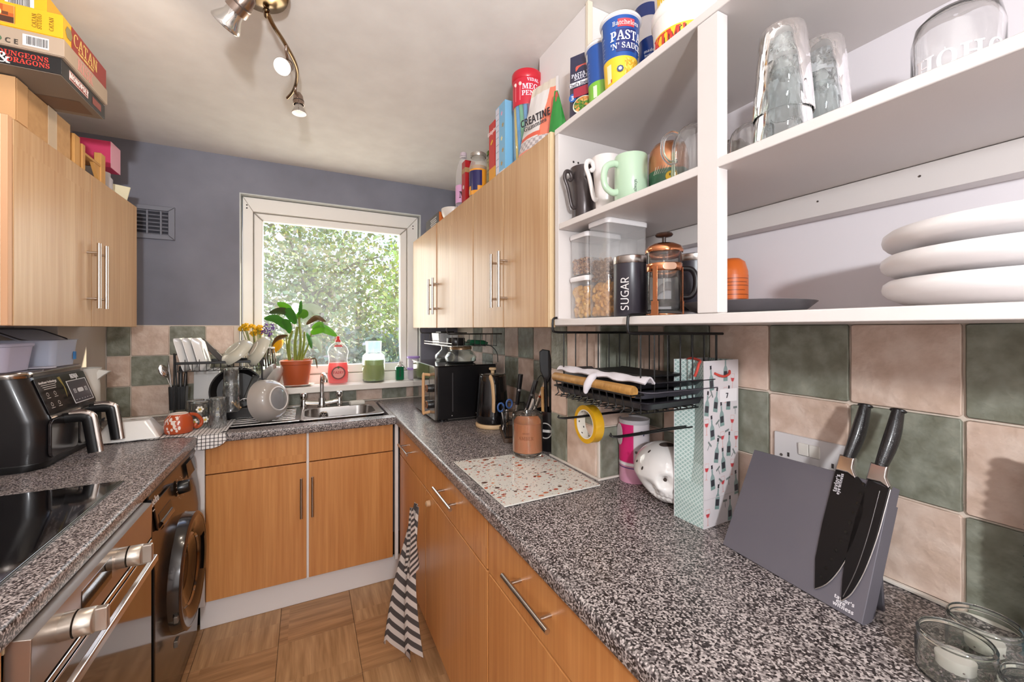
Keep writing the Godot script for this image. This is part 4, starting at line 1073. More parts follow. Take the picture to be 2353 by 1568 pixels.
	part("cup", M.new().lathe([Vector2(0.046, 0), Vector2(0.05, 0.003), Vector2(0.052, 0.03), Vector2(0.048, 0.06), Vector2(0.036, 0.078), Vector2(0.033, 0.082), Vector2(0.030, 0.083), Vector2(0.028, 0.079), Vector2(0, 0.079)], 40), tex(blobs(512, 128, Color.html("b9502b"), fl), 0.18), mg)
	part("foot_ring", M.new().lathe([Vector2(0.034, 0.0815), Vector2(0.031, 0.084), Vector2(0.028, 0.0815), Vector2(0.0, 0.0805)], 32), H("ead9cc", 0.3), mg)
	part("handle", M.new().tube(curve([Vector3(0.036, 0.074, 0.01), Vector3(0.062, 0.066, 0.012), Vector3(0.082, 0.04, 0.014), Vector3(0.080, 0.018, 0.014), Vector3(0.064, 0.010, 0.014), Vector3(0.056, 0.018, 0.014), Vector3(0.062, 0.026, 0.014)], 5), 0.0075, 12), H("b9502b", 0.18, 0, 0.4), mg)
	# ---- dish rack
	var rk := thing("dish_rack", "black two-tier wire dish rack full of washing-up left of the sink", "dish rack", W(-0.38, 0.882, 2.56))
	var wire := H("171516", 0.4)
	var rails := M.new()
	for z: float in [0.10, -0.10]:
		part("rail", M.new().box(Vector3(0, 0.285, z), Vector3(0.355, 0.013, 0.005), 0.002), wire, rk)
		part("rail", M.new().tube([Vector3(-0.178, 0.245, z), Vector3(0.178, 0.245, z)], 0.002, 6), wire, rk)
		for k in 13:
			var x := -0.168 + 0.028 * k
			part("prong", M.new().tube([Vector3(x, 0.245, z), Vector3(x, 0.302 if k % 2 else 0.290, z)], 0.0016, 6), wire, rk)
	for k in 13: part("cross_wire", M.new().tube([Vector3(-0.168 + 0.028 * k, 0.245, 0.10), Vector3(-0.168 + 0.028 * k, 0.245, -0.10)], 0.0015, 6), wire, rk)
	for x: float in [-0.178, 0.178]:
		part("end_frame", M.new().tube(curve([Vector3(x, 0, 0.11), Vector3(x, 0.30, 0.11), Vector3(x, 0.325, 0.10), Vector3(x, 0.328, 0.0), Vector3(x, 0.325, -0.10), Vector3(x, 0.30, -0.11), Vector3(x, 0, -0.11)], 4), 0.004, 8), wire, rk)
	part("drip_tray", loft(M.new(), [ring(0.30, 0.19, 0.015, 0.004, 5, 0.02, 0.02), ring(0.31, 0.20, 0.015, 0.05, 5, 0.02, 0.02), ring(0.318, 0.208, 0.018, 0.054, 5, 0.02, 0.02), ring(0.30, 0.19, 0.014, 0.054, 5, 0.02, 0.02), ring(0.29, 0.18, 0.014, 0.012, 5, 0.02, 0.02)]), H("191718", 0.35), rk)
	for x: float in [-0.12, 0.16]: part("tray_foot", M.new().box(Vector3(x, 0.012, 0.118), Vector3(0.03, 0.03, 0.012), 0.004), H("191718", 0.35), rk)
	# on the top tier
	var plate := func(label: String, x: float, tilt: float) -> void:
		var p := thing("square_plate", label, "plate", W(x, 1.135, 2.555), 0, "square white plates standing in the dish rack")
		part("dish", loft(M.new(), [ring(0.10, 0.10, 0.02, 0.0), ring(0.12, 0.12, 0.022, 0.001), ring(0.165, 0.165, 0.02, 0.019), ring(0.168, 0.168, 0.02, 0.022), ring(0.164, 0.164, 0.02, 0.023), ring(0.118, 0.118, 0.02, 0.006), ring(0.10, 0.10, 0.02, 0.005)]), H("eeedec", 0.15, 0, 0.4), p)
		p.transform.basis = Basis(Vector3(0, 1, 0), deg_to_rad(-4)) * Basis(Vector3(0, 0, 1), deg_to_rad(90 - tilt))
		p.position += p.transform.basis * Vector3(0.078, 0, 0)
	plate.call("leftmost of the three white square plates standing in the dish rack", -0.505, -14)
	plate.call("middle one of the three white square plates standing in the dish rack", -0.472, -14)
	plate.call("right of the three white square plates standing in the dish rack, beside the pan handle", -0.437, -14)
	var sage := H("c9c7b8", 0.14, 0, 0.4)
	var b1 := solo("oval_bowl", M.new().lathe(bowl_profile(0.082, 0.042, 0.04), 40), sage, "left of two pale sage bowls tilted on the top tier of the dish rack", "bowl", W(-0.345, 1.19, 2.53))
	b1.transform = look(Vector3(-0.66, 0.75, 0.15), W(-0.318, 1.205, 2.53)) * T(0, -0.02, 0, 0, 180) if false else look(Vector3(-0.62, 0.70, 0.35), W(-0.325, 1.222, 2.50)) * Transform3D(Basis(Vector3.RIGHT, PI), Vector3(0, 0.02, 0))
	var b2 := solo("oval_bowl", M.new().lathe(bowl_profile(0.085, 0.042, 0.04), 40), sage, "right of two pale sage bowls tilted on the dish rack, nearest the flowers", "bowl", W(-0.24, 1.2, 2.53))
	b2.transform = look(Vector3(-0.84, 0.45, 0.3), W(-0.232, 1.222, 2.50)) * Transform3D(Basis(Vector3.RIGHT, PI), Vector3(0, 0.02, 0))
	var pn := thing("frying_pan", "black frying pan standing on edge behind the glasses with its handle up", "frying pan", W(-0.325, 1.005, 2.60))
	part("pan", M.new().lathe([Vector2(0, 0), Vector2(0.095, 0), Vector2(0.118, 0.03), Vector2(0.122, 0.032), Vector2(0.115, 0.033), Vector2(0.092, 0.004), Vector2(0, 0.004)], 48, Transform3D(Basis(Vector3.RIGHT, deg_to_rad(80)), Vector3.ZERO)), H("1b1919", 0.4), pn)
	var hnd := part("handle", M.new().ext(rect(0.028, 0.15, 0.012, 5), -0.006, 0.006, 0.004), H("2c2421", 0.5), pn)
	hnd.transform = T(-0.112, 0.215, -0.012, 0, 0, 40)
	part("rivet_hole", M.new().ext(circ(0.006, 16, 0, 0.058), 0.0062, 0.0068), H("b7aca4", 0.5), hnd)
	part("stem", M.new().tube([Vector3(-0.02, 0.11, -0.012), Vector3(-0.08, 0.17, -0.012)], 0.006, 8), H("2c2421", 0.4), pn)
	var wb := solo("chopping_board", M.new().ext(rect(0.115, 0.235, 0.008, 4, 0, 0.1175), -0.004, 0.004, 0.002).box(Vector3(0, 0.1175, 0.0045), Vector3(0.002, 0.22, 0.001)), H("e3e1df", 0.45), "white plastic chopping board standing behind the glasses at the back of the rack", "chopping board", W(-0.475, 0.89, 2.685))
	wb.rotation_degrees = Vector3(-4, 0, 0)
	# cutlery pot hung on the rack with cutlery
	var cp := thing("cutlery_pot", "ribbed black cutlery pot hung on the left end of the dish rack", "cutlery pot", W(-0.572, 0.93, 2.585))
	part("pot", tub(M.new(), 0.07, 0.06, 0.115, 0.062, 0.052, 0.006, 0.002), H("151415", 0.45), cp)
	for k in 5: part("rib", M.new().box(Vector3(-0.026 + 0.013 * k, 0.057, 0.029), Vector3(0.002, 0.11, 0.004), 0.0008), H("151415", 0.45), cp)
	var sp := thing("serving_spoon", "steel serving spoon leaning to the left out of the cutlery pot", "spoon", W(-0.585, 0.96, 2.58))
	part("handle", M.new().tube([Vector3(0.012, 0, 0), Vector3(-0.03, 0.13, 0.005)], 0.003, 8), steel, sp)
	part("bowl", M.new().ball(Vector3.ZERO, Vector3(0.02, 0.034, 0.006), 16), chrome, sp).transform = T(-0.043, 0.165, 0.008, 25, 0, 22)
	for k in 4:
		var q: Array = [[-0.590, 0.05, 0.21, "thin dark skewer-like knife", 0.0022], [-0.565, 0.0, 0.18, "black knife handle", 0.005], [-0.555, -0.02, 0.16, "small dark fork", 0.003], [-0.578, 0.03, 0.235, "long thin whisk handle", 0.002]][k]
		solo(["table_knife", "paring_knife", "fork", "whisk"][k], M.new().tube([Vector3(0, 0, 0), Vector3(-0.1 * q[1] * 4, q[2], -0.01)], q[4], 8, false, true, 1.8).tube([Vector3(-0.4 * q[1], q[2], -0.01), Vector3(-0.46 * q[1], q[2] + 0.02, -0.01)], q[4] * 1.4, 8), H(["8d8884", "1d1b1b", "4a4644", "2c2a2a"][k], 0.3, [0.9, 0.0, 0.8, 0.3][k]), q[3] + " standing in the cutlery pot", "cutlery", W(q[0], 0.945, 2.57 + 0.01 * k), 0, "cutlery in the pot")
	# glasses
	var bub := glass(Color(0.97, 0.98, 0.98, 0.03))
	bub.normal_enabled = true
	var bn := noise(FastNoiseLite.TYPE_CELLULAR, 0.03, 256, [], 1, 6.0, 17)
	(bn.noise as FastNoiseLite).cellular_return_type = FastNoiseLite.RETURN_DISTANCE
	bub.normal_texture = bn; bub.normal_scale = 0.8
	bub.uv1_scale = Vector3(2, 1, 1)
	var tall := M.new().lathe(tumbler(0.030, 0.036, 0.135, 0.003, 0.012), 36)
	var g0: MeshInstance3D = null
	var spots := [[-0.322, 2.37, 1.011, 0, "upper of two stacked bubble-pattern tumblers drying in front of the frying pan"], [-0.322, 2.37, 0.937, 0, "lower of the two stacked bubble-pattern tumblers in front of the frying pan"], [-0.365, 2.30, 0.8825, 0, "short bubble-pattern tumbler upside down on the towel beside the drip tray"]]
	for s: Array in spots:
		if g0 == null:
			g0 = solo("bubble_tumbler", tall, bub, s[4], "glass", W(s[0], s[2] + 0.135, s[1]), 0, "bubble tumblers drying by the rack")
		else: dup(g0, s[4], W(s[0], s[2] + 0.135, s[1]), 0, "bubble tumblers drying by the rack")
	for c in get_children():
		if String(c.name).begins_with("bubble_tumbler"): c.rotation_degrees = Vector3(180, 0, 0)
	var dg0: Node3D = null
	for s: Array in [[-0.438, 2.335, 10, "daisy-print glass upside down right behind the orange mug handle"], [-0.470, 2.415, 70, "daisy-print glass standing behind the other, near the cutlery pot"], [-0.395, 2.41, 200, "daisy-print glass nearest the frying pan in the row of glasses"]]:
		if dg0 == null:
			dg0 = thing("daisy_glass", s[3], "glass", W(s[0], 0.8815, s[1]), s[2], "daisy glasses drying on the towel")
			part("glass", M.new().lathe(tumbler(0.034, 0.036, 0.115, 0.0025, 0.01), 36, Transform3D(Basis(Vector3.RIGHT, PI), Vector3(0, 0.115, 0))), glass(Color(0.98, 0.98, 0.97, 0.03)), dg0)
			var dm := M.new()
			var dy := M.new()
			for q: Array in [[0.0, 0.085], [0.55, 0.035], [-0.6, 0.03], [2.2, 0.07], [3.3, 0.04]]:
				for k in 6:
					var a := TAU * k / 6
					var hx: float = q[0] + 0.010 * cos(a) / 0.036
					dm.ball(Vector3(sin(hx) * 0.0365, q[1] + 0.010 * sin(a), cos(hx) * 0.0365), Vector3(0.0055, 0.0055, 0.0012), 8)
				part("daisy_centre", M.new().ball(Vector3(sin(q[0]) * 0.037, q[1], cos(q[0]) * 0.037), Vector3(0.005, 0.005, 0.0016), 10), H("d2b22e", 0.4), dg0)
			part("daisy_petals", dm, H("ece8dc", 0.5), dg0).set_meta("kind", "stuff")
		else: dup(dg0, s[3], W(s[0], 0.8815, s[1]), s[2], "daisy glasses drying on the towel")
	var lg := solo("leaning_glass", M.new().lathe(tumbler(0.024, 0.03, 0.13), 32), glass(Color(0.97, 0.98, 0.98, 0.03)), "plain tall glass leaning between the tumblers and the grey bowl", "glass", W(-0.265, 0.965, 2.46))
	lg.rotation_degrees = Vector3(0, 0, -22)
	var ws := thing("wooden_spatula", "small wooden-handled spatula lying on the drip tray", "spatula", W(-0.30, 0.95, 2.395))
	part("handle", M.new().tube([Vector3(-0.022, 0.026, 0), Vector3(0.012, -0.008, 0.01)], [0.007, 0.009], 10), H("c89a63", 0.5), ws)
	part("wire_head", M.new().tube(curve([Vector3(0.0, 0.02, -0.01), Vector3(0.02, 0.035, -0.02), Vector3(0.045, 0.03, -0.02), Vector3(0.05, 0.012, -0.02)], 4), 0.002, 6), chrome, ws)
	# bowls leaning against the rack
	var grey := H("a9a29c", 0.16, 0, 0.5)
	var bw := thing("mixing_bowl", "large grey bowl leaning on its side on the drainer", "bowl", W(-0.16, 0.985, 2.36))
	part("bowl", M.new().lathe(bowl_profile(0.105, 0.085, 0.058), 48), grey, bw)
	part("glazed_base", M.new().lathe([Vector2(0, 0.0008), Vector2(0.05, 0.0008), Vector2(0.053, 0.003)], 40), H("8d8d90", 0.15, 0, 0.4), bw)
	part("foot_rim", M.new().lathe([Vector2(0.053, 0.0015), Vector2(0.056, -0.0015), Vector2(0.060, 0.002)], 40), H("d9d4cf", 0.3), bw)
	bw.transform = look(Vector3(-0.72, -0.16, -0.55), W(-0.118, 0.991, 2.31))
	for k in 2:
		var pl := solo("stoneware_plate", M.new().lathe([Vector2(0, 0), Vector2(0.05, 0), Vector2(0.09, 0.014), Vector2(0.093, 0.017), Vector2(0.088, 0.017), Vector2(0.05, 0.005), Vector2(0, 0.004)], 40), [H("a8a4a0", 0.18, 0, 0.4), H("bcb7b0", 0.2, 0, 0.4)][k], ["grey stoneware plate leaning behind the large grey bowl, nearer the rack", "grey stoneware plate leaning behind the large grey bowl, nearer the sink"][k], "plate", Vector3.ZERO, 0, "plates leaning behind the grey bowl")
		pl.transform = look(Vector3(-0.82, 0.40, -0.3), W(-0.180 + 0.032 * k, 1.055 - 0.012 * k, 2.53))
	var wk := thing("metal_strainer", "striped metal strainer standing at the right end of the dish rack", "strainer", W(-0.185, 1.13, 2.575))
	for k in 7: part("bar", M.new().tube(curve([Vector3(-0.028 + 0.01 * k, 0.0, 0.0), Vector3(-0.036 + 0.012 * k, 0.045, 0.018), Vector3(-0.022 + 0.008 * k, 0.095, 0.0)], 5), 0.0035, 8), H(["b9ada0", "4a3a2e"][k % 2], 0.2, 0.9), wk)
	part("band", M.new().tube([Vector3(-0.03, 0.098, 0), Vector3(0.032, 0.098, 0)], 0.006, 8), H("d8d4cc", 0.2, 1.0), wk)
	build_sill()

func build_sill() -> void:
	var y := 0.9965
	# potted plant
	var pp := thing("potted_plant", "leafy houseplant in a terracotta plastic pot on the window sill", "plant", W(-0.052, y, 2.715))
	part("saucer", M.new().lathe([Vector2(0, 0), Vector2(0.06, 0), Vector2(0.092, 0.010), Vector2(0.089, 0.012), Vector2(0.06, 0.003), Vector2(0, 0.003)], 40, Transform3D(), 50, 0, TAU, 1.1, 0.62), H("ded9d2", 0.3), pp)
	part("pot", M.new().lathe([Vector2(0, 0.004), Vector2(0.060, 0.004), Vector2(0.064, 0.008), Vector2(0.079, 0.128), Vector2(0.085, 0.130), Vector2(0.087, 0.150), Vector2(0.083, 0.152), Vector2(0.078, 0.135), Vector2(0.0, 0.132)], 44, Transform3D(), 50, 0, TAU, 1.0, 0.85), H("b9562c", 0.42), pp)
	part("soil", M.new().lathe([Vector2(0.078, 0.141), Vector2(0.04, 0.147), Vector2(0, 0.149)], 24, Transform3D(), 50, 0, TAU, 1.0, 0.85), tex(noise(FastNoiseLite.TYPE_CELLULAR, 0.08, 128, [[0.0, "6d4a33"], [1.0, "c0a080"]], 1), 0.9), pp)
	var o := W(-0.052, y, 2.715)
	var green := func(c: String, bl: String, rough := 0.4) -> StandardMaterial3D:
		var m := H(c, rough).duplicate() as StandardMaterial3D
		m.backlight_enabled = true; m.backlight = Color.html(bl)
		return m
	var lit: StandardMaterial3D = green.call("5d9a2e", "7fa62c")  # sunlit leaves: the brightness is put into the green
	var mid: StandardMaterial3D = green.call("3f7a2a", "4f7d22")
	var dark: StandardMaterial3D = green.call("3c4a26", "3a3a18")
	var brown: StandardMaterial3D = green.call("5a4224", "4a3416")
	var pale: StandardMaterial3D = green.call("c3cdc4", "8a9a80", 0.3)
	var yel: StandardMaterial3D = green.call("d9b21c", "d8a81c")
	for s: Array in [[[-0.085, 1.15], [-0.09, 1.25], [-0.071, 1.322], 0.0085], [[-0.057, 1.15], [-0.058, 1.25], [-0.046, 1.346], 0.010], [[-0.030, 1.15], [-0.012, 1.24], [-0.010, 1.315], 0.008], [[-0.042, 1.15], [-0.03, 1.26], [-0.038, 1.40], 0.008], [[-0.022, 1.15], [0.012, 1.24], [0.028, 1.305], 0.006], [[-0.09, 1.15], [-0.1, 1.22], [-0.103, 1.288], 0.005]]:
		var pts := []
		for k in 3: pts.append(W(s[k][0], s[k][1], 2.715 - 0.006 * k) - o)
		var c := curve(pts, 4)
		var rr := []
		for k in c.size(): rr.append(s[3] * (1.0 - 0.35 * k / c.size()))
		part("stem", M.new().tube(c, rr, 10), H("7d8a35", 0.5), pp)
	for s: Array in [[[-0.057, 1.394], [-0.103, 1.45], [-0.147, 1.481], 0.05, lit], [[-0.050, 1.378], [-0.115, 1.432], [-0.189, 1.42], 0.045, dark], [[-0.096, 1.326], [-0.150, 1.385], [-0.21, 1.389], 0.05, mid], [[-0.042, 1.374], [0.016, 1.45], [0.088, 1.441], 0.085, pale], [[0.001, 1.358], [0.055, 1.400], [0.105, 1.375], 0.035, brown], [[0.025, 1.302], [0.09, 1.336], [0.166, 1.289], 0.06, lit], [[0.016, 1.272], [0.06, 1.258], [0.082, 1.186], 0.045, pale], [[-0.095, 1.292], [-0.141, 1.278], [-0.172, 1.233], 0.03, brown], [[-0.118, 1.268], [-0.141, 1.235], [-0.166, 1.196], 0.05, yel], [[-0.036, 1.40], [-0.032, 1.45], [-0.026, 1.497], 0.022, mid], [[-0.046, 1.39], [-0.02, 1.42], [0.004, 1.44], 0.06, lit], [[-0.085, 1.305], [-0.10, 1.36], [-0.12, 1.385], 0.045, mid], [[0.03, 1.335], [0.075, 1.360], [0.10, 1.338], 0.04, lit], [[-0.056, 1.36], [-0.085, 1.42], [-0.10, 1.45], 0.055, mid], [[0.004, 1.31], [0.02, 1.27], [0.03, 1.215], 0.03, mid], [[0.02, 1.15], [0.05, 1.155], [0.058, 1.10], 0.012, brown]]:
		var zo := 2.69 - 0.02 * rng.randf()
		part("leaf", leaf(W(s[0][0], s[0][1], 2.71) - o, W(s[1][0], s[1][1], zo) - o, W(s[2][0], s[2][1], zo - 0.015) - o, s[3], 0.12), s[4], pp)
	# cut flowers in a glass vase behind the bowls
	var vf := thing("flower_vase", "glass vase of yellow flowers and purple sprigs at the left end of the sill", "flowers", W(-0.232, y, 2.725))
	part("vase", M.new().lathe(tumbler(0.032, 0.038, 0.16, 0.003, 0.012), 28), glass(Color(0.95, 0.98, 0.97, 0.04)), vf)
	var yf := green.call("e8c21a", "e0b010", 0.6) as StandardMaterial3D
	var pf := H("6a4a8a", 0.7)
	for k in 13:
		var a := rng.randf() * TAU
		var rr := 0.055 * sqrt(rng.randf())
		var h := Vector3(-0.035 + rr * cos(a), 0.335 + 0.045 * sin(a) * rng.randf_range(0.4, 1.0) + rng.randf_range(-0.02, 0.02), 0.01 + 0.03 * sin(a))
		var bm := M.new()
		for q in 14:
			var d := Vector3(rng.randf_range(-1, 1), rng.randf_range(-0.6, 1), rng.randf_range(-1, 1)).normalized()
			bm.ball(h + d * 0.013, Vector3(0.0075, 0.0055, 0.0075), 6)
		part("bloom", bm, yf, vf)
		part("flower_stem", M.new().tube([Vector3(h.x * 0.2, 0.1, 0), h], 0.0018, 6), H("6f7c35", 0.6), vf)
	for k in 5:
		var b := Vector3(0.015 + 0.012 * k, 0.33 + 0.022 * sin(k * 2.0), 0.012)
		var bm := M.new()
		for q in 12: bm.ball(b + Vector3(rng.randf_range(-1, 1) * 0.01, rng.randf_range(-1.6, 1) * 0.016, rng.randf_range(-1, 1) * 0.008), Vector3.ONE * 0.005, 6)
		part("sprig", bm, pf, vf, "purple sprig")
		part("flower_stem", M.new().tube([Vector3(0, 0.1, 0), b], 0.0015, 6), H("6f7c35", 0.6), vf)
	# washing-up liquid
	var wl := thing("dish_soap", "clear bottle of red washing-up liquid with a round label on the sill", "dish soap", W(0.175, y, 2.728))
	var prof := [Vector2(0, 0), Vector2(0.05, 0), Vector2(0.056, 0.006), Vector2(0.060, 0.06), Vector2(0.057, 0.10), Vector2(0.052, 0.145), Vector2(0.056, 0.172), Vector2(0.060, 0.196), Vector2(0.052, 0.222), Vector2(0.034, 0.242), Vector2(0.018, 0.252), Vector2(0.015, 0.258), Vector2(0, 0.258)]
	part("bottle", M.new().lathe(prof, 40, Transform3D(), 50, 0, TAU, 1.0, 0.55), pane(Color(0.93, 0.95, 0.95, 0.16), 0.05), wl)
	var red := pane(Color(0.93, 0.07, 0.10, 0.80), 0.3)
	red.backlight_enabled = true; red.backlight = Color(0.9, 0.1, 0.1)
	part("liquid", M.new().lathe([Vector2(0, 0.004), Vector2(0.048, 0.004), Vector2(0.054, 0.009), Vector2(0.058, 0.06), Vector2(0.055, 0.10), Vector2(0.0525, 0.128), Vector2(0, 0.128)], 40, Transform3D(), 50, 0, TAU, 1.0, 0.55), red, wl)
	part("cap", M.new().lathe([Vector2(0.016, 0.256), Vector2(0.017, 0.262), Vector2(0.012, 0.268), Vector2(0.008, 0.276), Vector2(0.010, 0.284), Vector2(0.007, 0.290), Vector2(0, 0.291)], 24), H("d8262c", 0.35), wl)
	part("neck_label", M.new().ext(PackedVector2Array([Vector2(-0.025, 0.226), Vector2(0.025, 0.226), Vector2(0.018, 0.238), Vector2(-0.018, 0.238)]), 0.026, 0.0275), H("d84a44", 0.4), wl)
	part("label_ring", M.new().ext(circ(0.040, 36, 0, 0.068), 0.0322, 0.0334), H("7a2f2a", 0.4), wl)
	part("label", M.new().ext(circ(0.032, 36, 0, 0.068), 0.0334, 0.0342), H("e8968c", 0.4), wl)
	part("label_name", M.new().txt("FAIRY", 0.016, T(0, 0.070, 0.0346), 3), H("c2242a", 0.4), wl)
	part("label_leaf", M.new().ext(PackedVector2Array([Vector2(-0.008, 0.100), Vector2(0, 0.092), Vector2(0.008, 0.100), Vector2(0, 0.112)]), 0.0342, 0.035), H("4e5a2a", 0.5), wl)
	# preserving jar with a glass on top
	var jr := thing("carafe", "glass carafe of pale yellow liquid with a tumbler lid on the sill", "carafe", W(0.385, y, 2.735))
	part("jar", M.new().lathe([Vector2(0, 0), Vector2(0.060, 0), Vector2(0.066, 0.006), Vector2(0.068, 0.14), Vector2(0.066, 0.165), Vector2(0.05, 0.18), Vector2(0.047, 0.182), Vector2(0.046, 0.178), Vector2(0.062, 0.162), Vector2(0.064, 0.14), Vector2(0.062, 0.01), Vector2(0, 0.006)], 40), glass(Color(0.92, 0.97, 0.98, 0.04)), jr)
	var le := H("d9dc9a", 0.3).duplicate() as StandardMaterial3D
	le.backlight_enabled = true; le.backlight = Color.html("c8cc70")
	part("liquid", M.new().lathe([Vector2(0, 0.008), Vector2(0.061, 0.011), Vector2(0.0635, 0.03), Vector2(0.0635, 0.138), Vector2(0, 0.139)], 40), le, jr)
	part("tumbler_lid", M.new().lathe([Vector2(0.046, 0.183), Vector2(0.048, 0.25), Vector2(0.05, 0.256), Vector2(0.046, 0.257), Vector2(0.044, 0.252), Vector2(0.043, 0.183), Vector2(0.046, 0.183)], 36), glass(Color(0.75, 0.9, 0.93, 0.06)), jr)
	var gb := thing("soap_pump", "small dark green pump bottle at the right end of the sill", "soap bottle", W(0.548, y, 2.735))
	part("bottle", M.new().ext(rect(0.052, 0.088, 0.006, 4, 0, 0.044), -0.016, 0.016, 0.004), H("1d6b45", 0.15, 0, 0.5), gb)
	part("collar", M.new().lathe([Vector2(0.016, 0.088), Vector2(0.016, 0.10), Vector2(0.008, 0.104), Vector2(0.005, 0.112), Vector2(0.005, 0.122), Vector2(0, 0.122)], 20), H("d8d2c8", 0.35), gb)
	part("nozzle", M.new().tube([Vector3(-0.003, 0.119, 0), Vector3(0.022, 0.118, 0.004)], 0.005, 10), H("d8d2c8", 0.35), gb)
	part("label", M.new().box(Vector3(0, 0.045, 0.0163), Vector3(0.012, 0.05, 0.001)), H("0e4a2c", 0.4), gb)
	var lt := thing("lilac_tubs", "pair of clear tubs with lilac lids stacked at the sill corner behind the microwave", "tub", W(0.635, y, 2.722))
	for k in 2:
		part("tub", M.new().lathe([Vector2(0, 0.004 + 0.075 * k), Vector2(0.033, 0.004 + 0.075 * k), Vector2(0.038, 0.066 + 0.075 * k), Vector2(0, 0.066 + 0.075 * k)], 24), milky(Color(0.87, 0.84, 0.9, 0.6), 0.3), lt)
		part("lid", M.new().lathe([Vector2(0, 0.079 + 0.075 * k), Vector2(0.042, 0.078 + 0.075 * k), Vector2(0.042, 0.067 + 0.075 * k), Vector2(0.039, 0.066 + 0.075 * k)], 24), H("a98bd0", 0.4), lt)

func polytex(w: int, h: int, bg: Color, list: Array) -> ImageTexture:   # flat print of polygons [points in pixels, colour]
	var im := Image.create(w, h, false, Image.FORMAT_RGB8)
	im.fill(bg)
	for e: Array in list:
		var p: PackedVector2Array = e[0]
		var c: Color = e[1] if e[1] is Color else Color.html(e[1])
		var lo := Vector2(1e9, 1e9)
		var hi := Vector2(-1e9, -1e9)
		for q in p:
			lo = lo.min(q); hi = hi.max(q)
		for y in range(maxi(0, int(lo.y)), mini(h, int(hi.y) + 1)):
			for x in range(maxi(0, int(lo.x)), mini(w, int(hi.x) + 1)):
				if Geometry2D.is_point_in_polygon(Vector2(x + 0.5, y + 0.5), p): im.set_pixel(x, y, c)
	return ImageTexture.create_from_image(im)
func moved(p: Array, at: Vector2, turn: float, k: float) -> PackedVector2Array:
	var o := PackedVector2Array()
	for i in range(0, p.size(), 2): o.append(at + Vector2(p[i] * 1.35, p[i + 1]).rotated(deg_to_rad(turn)) * k)
	return o

